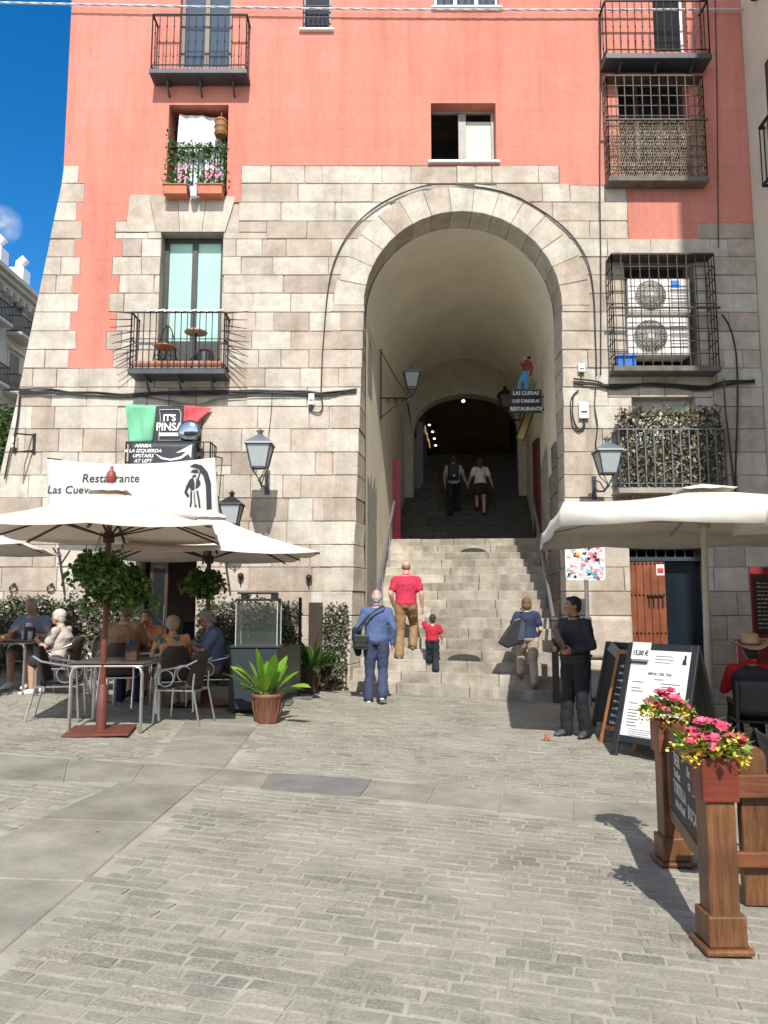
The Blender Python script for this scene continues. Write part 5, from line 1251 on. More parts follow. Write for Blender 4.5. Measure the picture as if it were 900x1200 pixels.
# parasols
def parasol(name, label, base, ang, Rr, zr, zap, cm, pm, pr_=.035, valance=0, double=True, foot=True, finial=True, group=None, lean=(0, 0), ribc=None, baseplate=True):
    t = thing(name, label, 'parasol', base, ang, group); bz = base[2]; zr -= bz; zap -= bz
    m_ = MB(); nseg = 8; nr = 7; vs_ = [(lean[0], lean[1], zap)]; sq = [(Rr * math.cos(R(45 + 90 * k)), Rr * math.sin(R(45 + 90 * k))) for k in range(4)]
    rim = []
    for k in range(4):
        a, b = sq[k], sq[(k + 1) % 4]
        for j in range(nseg): rim.append((lerp(a[0], b[0], j / nseg), lerp(a[1], b[1], j / nseg), j))
    n = len(rim)
    for i in range(1, nr + 1):
        f = i / nr
        for (x, y, j) in rim:
            sag = .035 * math.sin(math.pi * (j % (nseg / 2)) / (nseg / 2)) * f ** 2 if (j % (nseg // 2)) else 0
            z = zap - (zap - zr) * (f ** 1.0) - .10 * math.sin(math.pi * f) * .5 - sag
            vs_.append((x * f + lean[0], y * f + lean[1], z))
    fs = [(0, 1 + i, 1 + (i + 1) % n) for i in range(n)]
    for r_ in range(nr - 1):
        for i in range(n): a, b = 1 + r_ * n + i, 1 + r_ * n + (i + 1) % n; fs.append((a, a + n, b + n, b))
    if valance:
        o0 = len(vs_)
        for row in (1, 2):
            for i, (x, y, j) in enumerate(rim):
                wv = .03 * math.sin(i * 1.57) * row * .5
                z0 = vs_[1 + (nr - 1) * n + i][2]; vs_.append((x * (1 + .008 * row) + wv * .4 + lean[0], y * (1 + .008 * row) + wv * .4 + lean[1], z0 - valance * row / 2 * (1 + .18 * math.cos(i * math.pi / 2) * (row == 2))))
        for row in range(2):
            for i in range(n):
                a = (1 + (nr - 1) * n if row == 0 else o0) + i; b = (1 + (nr - 1) * n if row == 0 else o0) + (i + 1) % n; c = o0 + row * n
                fs.append((a, c + i, c + (i + 1) % n, b))
    m_.add(vs_, fs, True); can = m_.build('canopy', cm, t, solid=.008)
    if double:
        m_ = MB(); k = .17; vv = [(lean[0], lean[1], zap + .07)] + [(x * k + lean[0], y * k + lean[1], zap - (zap - zr) * k * .9 + .035 + .006 * math.sin(i * 2.1)) for i, (x, y, j) in enumerate(rim)]
        m_.add(vv, [(0, 1 + i, 1 + (i + 1) % n) for i in range(n)], True); m_.build('vent_cap', cm, can, solid=.008)
    m_ = MB(); m_.tube([(0, 0, .02), (lean[0], lean[1], zap - .02)], pr_, 12); m_.build('pole', pm, t)
    hz = zr - .05; rc = ribc or pm; m_ = MB(); m_.lathe([(pr_ + .03, hz - .06), (pr_ + .035, hz + .05), (pr_ + .01, hz + .06)], (lean[0] * .85, lean[1] * .85, 0), 12); m_.build('runner', rc, t); m_ = MB(); m_.lathe([(pr_ + .03, zap - .16), (pr_ + .03, zap - .08)], (lean[0], lean[1], 0), 12); m_.build('hub', rc, t)
    for k in range(4):
        for kind in (0, 1):
            a = sq[k]; b = sq[(k + 1) % 4]; p = a if kind == 0 else ((a[0] + b[0]) / 2, (a[1] + b[1]) / 2)
            top = Vector((lean[0], lean[1], zap - .12)); end = Vector((p[0] * .985 + lean[0], p[1] * .985 + lean[1], zr - .025 - (.02 if kind else 0)))
            m_ = MB(); m_.bar(top, end, .028, .018); rb_ = m_.build('rib', rc, t)
            m_ = MB(); q_ = top.lerp(end, .52); q_.z -= .02; m_.bar((lean[0] * .85, lean[1] * .85, hz), q_, .024, .016); m_.build('strut', rc, rb_)
    if finial: m_ = MB(); m_.lathe([(.02, zap + .05), (.045, zap + .09), (.06, zap + .14), (.045, zap + .19), (.015, zap + .22), (.02, zap + .25), (.004, zap + .27)], (lean[0], lean[1], 0), 10); m_.build('finial', mat('finial_red', (.30, .07, .05, 1), .5), t)
    if baseplate:
        m_ = MB(); m_.box(-.34, .34, -.34, .34, .006, .03); m_.lathe([(pr_ + .025, .03), (pr_ + .02, .5), (pr_ + .006, .52)], n=12); m_.build('base_plate', mat('oxide_red_steel', (.16, .045, .03, 1), .55, var=.3), t, .004)
    return t
CANV = mat('beige_canvas', (.78, .70, .61, 1), .85, var=.10, vscale=3, trans=.30, bmp=.3, bscale=5); CANW = mat('cream_canvas', (.76, .72, .64, 1), .85, var=.12, vscale=3, trans=.18, bmp=.35, bscale=5)
REDPOLE = mat_wood('varnished_pole', (.13, .035, .018, 1), (.22, .065, .035, 1), .35); DKRIB = mat('dark_rib', (.07, .035, .028, 1), .6)
PG = 'beige parasols over the left terrace'
p1 = G(118, 858); p1 = Vector((p1.x, p1.y, p1.z))
parasol('parasol', 'nearest beige parasol on a red brown pole with a finial, over the empty table', p1, R(10), 1.70, 2.33, 2.84, CANV, REDPOLE, .032, group=PG, ribc=DKRIB)
p2 = Vector((-2.55, 11.2, gz(-2.55)))
parasol('parasol', 'second beige parasol behind the first, its right corner nearest the grey lantern', p2, R(17), 1.93, 2.22, 2.83, mat('pale_canvas', (.80, .74, .66, 1), .85, var=.06, trans=.15), REDPOLE, .034, finial=False, group=PG, ribc=DKRIB)
p3 = Vector((-6.35, 11.1, gz(-6.35)))
parasol('parasol', 'pale parasol at the left edge, partly behind the nearest one', p3, R(12), 1.9, 2.32, 2.92, MATS['pale_canvas'], REDPOLE, .034, finial=False, group=PG, ribc=DKRIB)
p4 = Vector((3.88, 9.4, gz(3.88)))
parasol('parasol', 'cream parasol with a scalloped valance on a pale pole, right side', p4, R(-8), 2.62, 2.57, 2.93, CANW, mat('cream_pole', (.60, .54, .45, 1), .5, var=.1), .04, valance=.21, finial=False, lean=(.06, 0.0), ribc=mat('cream_rib', (.42, .38, .31, 1), .6))
p5 = Vector((5.05, 6.95, gz(5.05)))  # unseen parasol, added to cast shade over the straw hat guest
parasol('parasol', 'cream parasol added out of view beyond the right edge to shade the straw hat guest', p5, R(0), 1.8, 2.5, 2.9, CANW, mat('cream_pole', (.60, .54, .45, 1)), .04, valance=.2, finial=False, ribc=mat('cream_rib', (.42, .38, .31, 1)))
# hanging baskets under the parasols
def basket(label, c, r, n, hang, seed):
    rr = random.Random(seed); t = thing('hanging_basket', label, 'hanging basket', c, group='hanging baskets under the parasols')
    m_ = MB(); m_.lathe([(.07, -.1), (.12, .06), (.13, .07), (.11, .06)], (0, 0, 0), 12); m_.build('pot', mat('dark_pot', (.05, .03, .022, 1), .7), t)
    m_ = MB()
    for a in range(3): m_.tube([(math.cos(a * 2.1) * .12, math.sin(a * 2.1) * .12, .06), (0, 0, hang)], .004, 5)
    m_.build('hanger', CABM, t)
    m_ = MB()
    strands = []
    for _ in range(420):
        d_ = Vector((rr.gauss(0, 1), rr.gauss(0, 1), rr.gauss(0, 1))).normalized() * r * (.55 + .45 * rr.random() ** .5); strands.append(Vector((d_.x, d_.y, d_.z * .85 - .03)))
    for _ in range(52):
        a = rr.uniform(0, 6.28); L = rr.uniform(.3, 1) * r * 2.4; x = math.cos(a); y = math.sin(a); q = Vector((x * .1, y * .1, .1)); out = rr.uniform(.4, .8)
        for s_ in range(int(L / .035)):
            f = s_ * .035; q = q + Vector((x * out * .035 * max(0, 1 - f * 1.3), y * out * .035 * max(0, 1 - f * 1.3), (.02 if f < .1 else -.030))) + Vector((rr.gauss(0, .012), rr.gauss(0, .012), rr.gauss(0, .008))); strands.append(q.copy())
    for q in strands:
        for _ in range(n): m_.leaf(q + Vector((rr.gauss(0, .018), rr.gauss(0, .018), rr.gauss(0, .02))), (rr.gauss(0, 1), rr.gauss(0, 1), rr.gauss(-.5, .6)), (rr.gauss(0, 1), rr.gauss(0, 1), 1), rr.uniform(.05, .085), rr.uniform(.04, .065))
    m_.build('foliage', mat_island('ivy_leaf%d' % seed, [(0, (.04, .09, .02, 1)), (.6, (.10, .18, .04, 1)), (1, (.24, .33, .10, 1))], .5, var=0, bmp=0, fine=0, trans=.35), t)
bp = at(117, 668, 8.35); basket('trailing green plant in a basket hung from the nearest parasol, left half', bp, .21, 2, .42, 51); bp2 = at(142, 684, 8.75); basket('trailing green plant in a basket on the far side of the nearest parasol pole', bp2, .30, 2, .45, 52)
basket('smaller trailing plant hung from the second parasol near the door', at(239, 684, 10.95), .19, 2, .45, 53)
# table ware
def on(T, x, y): return Vector((T.location.x + x, T.location.y + y, T.location.z + .76))
HOLD = mat('dark_brown_box', (.06, .028, .02, 1), .5)
for T, x, y, lab in ((TB1, .22, -.18, 'dark brown napkin box on the empty front table'), (TB2, .42, .05, 'dark brown menu box on the left edge table'), (TB3, -.2, -.2, 'dark brown napkin box on the middle table')):
    p = on(T, x, y); t = thing('napkin_box', lab, 'napkin box', p, group='napkin boxes'); m_ = MB(); m_.box(-.065, .065, -.05, .05, 0, .19); m_.build('box', HOLD, t, .006); m_ = MB(); m_.box(-.05, -.02, -.03, .04, .185, .25); m_.box(0, .015, -.035, .035, .185, .24); m_.build('napkins', WHITEP if T is not TB1 else mat('blue_print', (.03, .10, .25, 1)), t)
GLS = mat_glass('clear_glass', (.75, .78, .78, 1), .05, .35)
def glass(p, label, stem=True):
    m_ = MB()
    m_.lathe([(.035, 0), (.034, .004), (.006, .012), (.006, .08), (.03, .11), (.038, .15), (.032, .19)] if stem else [(.03, 0), (.036, .12), (.034, .12), (.028, .01)], p, 12); tag(m_.build('drinking_glass', GLS), label, 'glass', 'glasses on the tables')
for x, y, s_, lab in ((.1, .1, 1, 'stemmed glass in front of the orange floral blouse'), (.25, -.1, 0, 'tumbler on the middle table by the plate'), (-.05, .2, 0, 'tumbler on the far side of the middle table')): glass(on(TB3, x, y), lab, s_)
glass(on(TB2, .3, .12), 'tumbler on the left edge table in front of the grey haired man', 0); glass(on(TB2, .47, -.05), 'short pale tumbler beside the menu box, left edge table', 0)
for x, y, lab, c in ((.05, -.08, 'white plate of food nearest on the middle table', (.55, .25, .08, 1)), (.3, .12, 'white plate of food in front of the man in the blue polo', (.45, .30, .12, 1)), (-.25, .15, 'white plate of food at the left of the middle table', (.35, .2, .08, 1))):
    p = on(TB3, x, y); t = thing('dinner_plate', lab, 'plate', p, group='plates on the middle table'); m_ = MB(); m_.lathe([(.06, 0), (.115, .018), (.118, .022), (.07, .008), (.005, .008)], n=18); m_.build('plate', WHITEP, t)
    m_ = MB()
    for _ in range(9): m_.ell((rr.uniform(-.06, .06), rr.uniform(-.06, .06), .02), (.025, .02, .016), nu=6, nv=4)
    m_.build('food', mat('food_%d' % int(c[0] * 100), c, .6), t)

# glass topped black stand, dark posts and screen
hp = G(297, 838); x0, x1 = at(268, 800, hp.y).x, at(325, 800, hp.y).x; gzz = gz((x0 + x1) / 2)
HT = thing('display_stand', 'dark slate stand on castors with a clear glass box on top', 'display stand', (lerp(x0, x1, .5), hp.y, gzz))
SLATE = mat('slate_panel', (.022, .032, .038, 1), .5, var=.2)
zt_ = at(300, 757, hp.y).z; m_ = MB(); m_.box(x0, x1, hp.y, hp.y + .5, gzz + .07, zt_ - .03); m_.box(x0 - .02, x1 + .02, hp.y - .02, hp.y + .52, zt_ - .03, zt_); m_.build('cabinet', SLATE, HT, .008, True)
zg = at(300, 706, hp.y).z; gx0, gx1 = x0 + .07, x1 - .02
m_ = MB()
m_.box(gx0, gx1, hp.y + .04, hp.y + .05, zt_, zg); m_.box(gx0, gx0 + .01, hp.y + .05, hp.y + .42, zt_, zg); m_.box(gx1 - .01, gx1, hp.y + .05, hp.y + .42, zt_, zg); m_.box(gx0, gx1, hp.y + .42, hp.y + .43, zt_, zg); m_.build('glass_box', mat_glass('stand_glass', (.12, .14, .13, 1), .03, .14, .8), HT, 0, True)
m_ = MB()
for x in (gx0, gx1): 
    for y in (hp.y + .045, hp.y + .425): m_.bar((x, y, zt_), (x, y, zg + .02), .012)
m_.build('corner_trim', mat('pale_edge', (.45, .5, .48, 1), .2), HT, 0, True)
m_ = MB(); m_.box(gx0, gx1, hp.y + .0, hp.y + .46, zg + .02, zg + .05)
for x in (gx0 + .05, gx1 - .1): m_.box(x, x + .07, hp.y + .1, hp.y + .36, zg + .05, zg + .14)
m_.box(gx0, gx1 - .05, hp.y + .09, hp.y + .12, zg + .11, zg + .14); m_.build('burner_head', IRON, HT, .004, True)
for x in (x0 + .08, x1 - .08):
    for y in (hp.y + .08, hp.y + .42): m_ = MB(); m_.lathe([(.035, -.02), (.04, 0), (.035, .02)], (x, y, gzz + .042), 12, Matrix.Rotation(R(90), 3, 'Y')); m_.build('castor', IRON, HT, 0, True)
for px, py, y, lab in ((327, 701, 11.6, 'dark upright metal post right behind the glass topped stand'), (352, 700, 12.4, 'dark upright metal post nearest the stairs, behind the second fern')):
    p = at(px, py, y); t = thing('screen_post', lab, 'post', (p.x, y, gz(p.x)), group='dark screen posts'); m_ = MB(); m_.box(p.x - .025, p.x + .025, y - .025, y + .025, gz(p.x), p.z); m_.build('upright', IRON, t, .004, True); m_ = MB(); m_.box(p.x - .22, p.x + .22, y - .2, y + .2, gz(p.x) + .005, gz(p.x) + .03); m_.build('foot', GALV, t, 0, True)
a, b = at(333, 762, 11.9), at(351, 760, 12.3); m_ = MB(); m_.bar((a.x - .05, 11.7, gz(a.x) + .5), (b.x, 12.35, gz(b.x) + .5), .9, .03, up=(0, 0, 1))
m_ = MB(); zA, zB = gz(a.x) + .12, at(340, 757, 12).z
m_.add([(a.x - .07, 11.64, zA), (b.x - .02, 12.36, zA), (b.x - .02, 12.36, zB), (a.x - .07, 11.64, zB), (a.x - .04, 11.62, zA), (b.x + .01, 12.34, zA), (b.x + .01, 12.34, zB), (a.x - .04, 11.62, zB)], [(0, 1, 2, 3), (4, 7, 6, 5), (0, 4, 5, 1), (3, 2, 6, 7), (1, 5, 6, 2), (0, 3, 7, 4)])
tag(m_.build('wind_screen', mat('dark_green_panel', (.03, .045, .042, 1), .3)), 'dark green low screen panel between the two dark posts', 'screen')
m_ = MB(); a, b = fx(363, 720), fx(379, 720); m_.box(a, b, W - .2, W - .12, gz(a) + .05, fz(706)); tag(m_.build('folded_partition', mat('brown_lattice', (.045, .03, .022, 1), .8), bevel=.01), 'dark brown upright partition against the wall beside the open ivy trellis', 'partition')

# potted plants with long blades
def blade_plant(label, p, ph, pr_, n, ln, potm, mt, seed, spread=1.0):
    rr = random.Random(seed); t = thing('potted_plant', label, 'potted plant', p, group='potted plants by the stairs')
    m_ = MB(); m_.lathe([(pr_ * .62, 0), (pr_ * .8, ph * .3), (pr_ * .95, ph * .85), (pr_ * 1.05, ph * .9), (pr_ * 1.08, ph), (pr_ * .9, ph), (pr_ * .85, ph * .9)], n=22)
    for k in range(11): a = k * .571; m_.tube([(math.cos(a) * pr_ * .66, math.sin(a) * pr_ * .66, ph * .05), (math.cos(a) * pr_ * .93, math.sin(a) * pr_ * .93, ph * .5), (math.cos(a) * pr_ * .97, math.sin(a) * pr_ * .97, ph * .82)], .010, 5)
    po = m_.build('pot', potm, t); m_ = MB(); m_.lathe([(.01, ph * .88), (pr_ * .88, ph * .88)], n=16, cap=False); m_.build('soil', mat('soil', (.05, .035, .025, 1), .95), po)
    m_ = MB()
    for k in range(n):
        a = rr.uniform(0, 6.28); el = rr.uniform(.25, 1.45); L_ = ln * rr.uniform(.6, 1.1); wd = L_ * rr.uniform(.24, .34); st = L_ * .45
        d = Vector((math.cos(a) * math.cos(el) * spread, math.sin(a) * math.cos(el) * spread, math.sin(el))).normalized(); side = d.cross(Vector((0, 0, 1)));
        if side.length < .05: side = Vector((1, 0, 0))
        side.normalize(); q = Vector((math.cos(a) * .05, math.sin(a) * .05, ph * .88)); vs_ = []; NS_ = 8; tw = rr.uniform(-.5, .5)
        for s_ in range(NS_ + 1):
            f = s_ / NS_; w_ = wd * .5 * (math.sin(math.pi * max(0, (f - .28) / .72)) ** .7 if f > .28 else .06)
            up = side.cross(d); sd = side * math.cos(tw * f) + up * math.sin(tw * f)
            vs_ += [q - sd * w_ + up * w_ * .25, q.copy(), q + sd * w_ + up * w_ * .25]
            q = q + d * (L_ / NS_) * 1.25; d = (d + Vector((0, 0, -.13 * (1.4 - el) * (f + .3)))).normalized()
        m_.add(vs_, [(s_ * 3 + c, s_ * 3 + c + 1, s_ * 3 + c + 4, s_ * 3 + c + 3) for s_ in range(NS_) for c in (0, 1)], True)
    m_.build('leaves', mt, t)
BL1 = mat_island('broad_leaf', [(0, (.07, .19, .015, 1)), (.6, (.16, .34, .03, 1)), (1, (.36, .50, .07, 1))], .4, var=.2, bmp=0, fine=0, trans=.3)
BL2 = mat_island('deep_leaf', [(0, (.025, .07, .012, 1)), (1, (.08, .18, .03, 1))], .4, var=.2, bmp=0, fine=0, trans=.3)
blade_plant('bright green broad leaved plant in a fluted brown pot in front of the stand', G(313, 847), .36, .19, 30, .46, mat('fluted_pot', (.20, .085, .05, 1), .55, var=.3), BL1, 61)
blade_plant('darker green plant in a brown pot behind, beside the stairs', G(362, 812), .40, .19, 42, .46, mat('brown_pot', (.09, .05, .035, 1), .7), BL2, 62)

# ------------------------------------------------------------------ right side: signs, boards, planters
# sticker covered traffic sign on a pole
yS = 12.75; a, b = at(663, 680, yS), at(708, 638, yS); cx = (a.x + b.x) / 2
SS = thing('road_sign', 'square sign completely covered in colourful stickers on a grey pole', 'sign', (cx, yS, gz(cx)))
m_ = MB(); r_ = .06; pts = []
for (sx, sz, a0) in ((1, 1, 0), (-1, 1, 90), (-1, -1, 180), (1, -1, 270)):
    for k in range(5): an = R(a0 + k * 22.5); pts.append((cx + sx * ((b.x - a.x) / 2 - r_) + math.cos(an) * r_, (a.z + b.z) / 2 + sz * ((b.z - a.z) / 2 - r_) + math.sin(an) * r_))
m_.prism(pts, yS - .012, yS + .012); pl = m_.build('plate', WHITEP, SS, 0, True)
rr = random.Random(77); m_ = MB(); nst = 0; placed = []
for gx_ in range(11):
    for gy in range(11):
        w_, h_ = rr.uniform(.03, .085), rr.uniform(.025, .07); x = lerp(a.x + .03, b.x - .03, (gx_ + rr.uniform(.2, .8)) / 11); z = lerp(a.z + .03, b.z - .03, (gy + rr.uniform(.2, .8)) / 11); an = rr.uniform(-.3, .3)
        m_.obox((x, yS - .014 - .0003 * nst / 4, z), (w_, .002, h_), Matrix.Rotation(an, 3, 'Y')); nst += 1
stk = m_.build('stickers', mat_island('stickers', [(0, (.7, .7, .7, 1)), (.22, (.72, .75, .78, 1)), (.34, (.7, .2, .28, 1)), (.42, (.75, .7, .68, 1)), (.5, (.03, .03, .04, 1)), (.58, (.10, .32, .55, 1)), (.66, (.75, .75, .72, 1)), (.78, (.75, .45, .5, 1)), (.84, (.6, .1, .05, 1)), (.89, (.25, .55, .6, 1)), (.95, (.75, .6, .1, 1)), (1, (.05, .08, .2, 1))], .45, var=.15, bmp=0, fine=.5, fscale=55, interp='CONSTANT'), pl, 0, True); stk['kind'] = 'stuff'
m_ = MB(); m_.tube([(cx + .02, yS + .04, gz(cx)), (cx + .02, yS + .04, a.z + .35)], .035, 12); m_.build('pole', GALV, SS, 0, True)
m_ = MB(); m_.tube([(cx + .02, yS + .018, a.z + .3), (cx + .02, yS + .018, a.z + .36)], .045, 10); m_.build('clamp', GALV, SS, 0, True)
# a small utility post at the stairs' foot
m_ = MB(); p = at(651, 760, 13.0); m_.box(p.x - .05, p.x + .05, 13.0, 13.08, gz(p.x), at(651, 728, 13).z); m_.ell((p.x, 13.05, at(651, 726, 13).z), (.09, .07, .045), nu=10, nv=6); tag(m_.build('stair_bollard', mat('brown_iron2', (.075, .06, .05, 1), .6)), 'brown iron end post with a knob at the foot of the right handrail', 'post')
# dark bench behind the waiter
bb = G(704, 822); BE = thing('dark_bench', 'dark slatted wooden bench behind the waiter, below the plinth', 'bench', (bb.x, bb.y + .4, bb.z)); DWOOD = mat_wood('dark_bench_wood', (.02, .013, .01, 1), (.06, .038, .026, 1), .5, 'X')
xx0, xx1 = bb.x - .3, bb.x + .55; yy = bb.y + .35; z = bb.z
m_ = MB(); [m_.box(xx0, xx1, yy + .1 * k, yy + .1 * k + .08, z + .42, z + .45) for k in range(4)]; m_.build('seat', DWOOD, BE, .004, True)
m_ = MB(); [m_.box(xx0, xx1, yy + .42, yy + .45, z + .52 + .13 * k, z + .58 + .13 * k) for k in range(3)]; m_.build('backrest', DWOOD, BE, .004, True)
for x in (xx0, (xx0 + xx1) / 2, xx1 - .05): m_ = MB(); m_.box(x, x + .05, yy + .36, yy + .419, z, z + .86); m_.box(x, x + .05, yy, yy + .06, z, z + .419); m_.build('leg', DWOOD, BE, .004, True)
# menu boards
BLK = mat('black_board_paint', (.018, .018, .02, 1), .45, var=.3); PAPER = mat('menu_paper', (.72, .73, .70, 1), .5, var=.04)
def aboard(label, base, rz, wd, ht, tilt, frame_m, panel, frame_w=.06):
    """folding board: front and back leaf hinged at the top; local -Y is the face"""
    t = thing('menu_board', label, 'menu board', base, rz, 'folding menu boards'); F = Matrix.Rotation(-tilt, 4, 'X'); L_ = ht / math.cos(tilt); B = Matrix.Translation((0, 2 * ht * math.tan(tilt), 0)) @ Matrix.Rotation(tilt, 4, 'X')
    m_ = MB(); m_.m = F; m_.box(-wd / 2, -wd / 2 + frame_w, -.02, .02, 0, L_); m_.box(wd / 2 - frame_w, wd / 2, -.02, .02, 0, L_); m_.box(-wd / 2 + frame_w, wd / 2 - frame_w, -.02, .02, L_ - frame_w, L_); m_.box(-wd / 2 + frame_w, wd / 2 - frame_w, -.02, .02, .16, .16 + frame_w); m_.build('front_frame', frame_m, t, .005)
    m_ = MB(); m_.m = B; m_.box(-wd / 2, -wd / 2 + frame_w, -.02, .02, 0, L_); m_.box(wd / 2 - frame_w, wd / 2, -.02, .02, 0, L_); m_.box(-wd / 2 + frame_w, wd / 2 - frame_w, -.015, .015, .2, L_ - .03); m_.build('back_frame', BLK, t, .005)
    m_ = MB(); m_.m = F; m_.box(-wd / 2 + frame_w - .004, wd / 2 - frame_w + .004, -.012, .008, .16 + frame_w - .004, L_ - frame_w + .004); po = m_.build('panel', panel, t)
    return t, po, F, L_
bA = G(716, 884); bA2 = Vector((bA.x + .44, bA.y + .05, 0)); TH = R(52); base = onG(bA.x + .43 * math.cos(TH), bA.y - .43 * math.sin(TH))
MBD, po, F, L_ = aboard('white printed menu board headed with a 15,00 price, standing before the wooden door', base, -TH, .86, 1.2, R(19), BLK, PAPER, .075)
m_ = MB(); m_.m = F; y = -.0125
text(m_, 'MENU DEL DIA', .042, F @ Matrix.Translation((.02, y, L_ - .34)) @ FACE, bold=.001, ext=.0008); text(m_, 'PRIMEROS', .026, F @ Matrix.Translation((.02, y, L_ - .40)) @ FACE, ext=.0008); text(m_, 'SEGUNDOS', .026, F @ Matrix.Translation((.02, y, L_ - .76)) @ FACE, ext=.0008)
m_.build('heading', INK, po)
for c, x0_ in ((0, -.30), (1, .05)):
    m_ = MB(); m_.m = F
    for r_ in range(14):
        if c == 0 and r_ in (1, 4, 5, 6): continue
        z = L_ - .44 - r_ * .034 - (.04 if r_ > 7 else 0); m_.box(x0_, x0_ + rr.uniform(.10, .23), y - .0006, y + .001, z - .005, z + .005)
    m_.build('text_column', mat('print_grey', (.10, .10, .10, 1), .7), po)
m_ = MB(); m_.m = F
for r_ in range(3): z = L_ - .14 - r_ * .035; m_.box(-.06, rr.uniform(.1, .2), y - .0006, y + .001, z - .004, z + .004)
m_.build('text_header', mat('print_grey', (.10, .10, .10, 1), .7), po); m_ = MB(); m_.m = F
for r_ in range(4): z = .31 - r_ * .022; m_.box(-.26, -.26 + rr.uniform(.2, .34), y - .0006, y + .001, z - .003, z + .003)
m_.build('text_footer', mat('print_grey', (.10, .10, .10, 1), .7), po)
m_ = MB(); m_.m = F; zz_ = L_ - .17
m_.prism([(.265, zz_ - .05), (.315, zz_ - .05), (.305, zz_ + .01), (.31, zz_ + .03), (.30, zz_ + .06), (.28, zz_ + .05), (.285, zz_ + .02), (.27, zz_)], y - .001, y + .001); m_.prism([(.13, .25), (.15, .25), (.145, .33), (.155, .36), (.14, .38), (.13, .35)], y - .001, y + .001); m_.build('figure_print', INK, po)
m_ = MB(); m_.m = F; m_.box(-.36, -.13, -.027, -.0205, L_ - .19, L_ + .004); pt = m_.build('price_card', PAPER, MBD)
m_ = MB(); text(m_, '15,00 \u20ac', .078, F @ Matrix.Translation((-.245, -.0285, L_ - .12)) @ FACE, bold=.002, sx=.8); m_.m = F; m_.box(-.35, -.14, -.03, -.027, L_ - .235, L_ - .21); m_.build('price', INK, pt)
bB = G(703, 869); base = onG(bB.x + .31 * math.cos(R(66)), bB.y - .31 * math.sin(R(66)))
MB2, po, F, L_ = aboard('narrow chalk menu board in an orange wooden frame, half hidden behind the white menu board', base, R(-66), .62, 1.08, R(17), mat_wood('orange_wood', (.30, .12, .035, 1), (.50, .23, .08, 1)), mat('chalkboard', (.03, .03, .03, 1), .6, var=.4), .05)
m_ = MB(); m_.m = F
for r_ in range(9):
    z = L_ - .2 - r_ * .085; x = -.2
    while x < .18: w_ = rr.uniform(.02, .05); m_.box(x, x + w_, -.0135, -.0122, z - .012, z + rr.uniform(.002, .02)); x += w_ + .012
m_.build('chalk_writing', mat('chalk', (.55, .53, .48, 1), .9), po)
# another board leaning at the back with papers
base = onG(2.78, 9.75); m_ = MB(); MB3, po, F, L_ = aboard('black framed board at the very back of the menu boards, with loose papers on top', base, R(-66), .7, 1.15, R(15), BLK, BLK, .06)
m_ = MB(); m_.m = F; m_.obox((-.1, -.05, L_ - .12), (.26, .02, .12), Matrix.Rotation(.5, 3, 'Y')); m_.build('papers', mat('grey_paper', (.4, .42, .45, 1), .6), MB3)
# dark rack shelf under the white board
# red framed blackboard on the far right wall
a, b = at(883, 748, 11.6), at(935, 674, 11.6); RBD = thing('blackboard', 'red framed blackboard with chalk lines on the far right, above the hat wearer', 'blackboard', ((a.x + b.x) / 2, 11.6, a.z))
m_ = MB(); m_.box(a.x, b.x, 11.6, 11.63, a.z, b.z); m_.box(a.x, b.x, 11.6, 11.62, b.z, b.z + .12); m_.build('board', mat('oxblood_board', (.26, .02, .025, 1), .5), RBD, .005, True)
m_ = MB(); m_.box(a.x + .045, b.x - .04, 11.585, 11.599, a.z + .06, b.z - .02); po = m_.build('slate', mat('chalkboard', (.03, .03, .03, 1), .6), RBD, 0, True)
m_ = MB()
for r_ in range(12):
    x = a.x + .08
    while x < b.x - .12: w_ = rr.uniform(.03, .07); z = b.z - .12 - r_ * .06; m_.box(x, x + w_, 11.582, 11.5845, z - .008, z + rr.uniform(0, .012)); x += w_ + .015
m_.build('chalk_writing', MATS['chalk'], po, 0, True)
m_ = MB(); m_.box(a.x + .02, b.x + .5, 11.7, 12.2, gz(a.x), a.z - .06); m_.box(a.x, b.x + .52, 11.68, 11.699, a.z - .4, a.z - .1); RC = tag(m_.build('red_cabinet', mat('oxblood_board2', (.24, .018, .025, 1), .4), bevel=.01), 'dark red cabinet with panelled front under the blackboard, far right', 'cabinet')

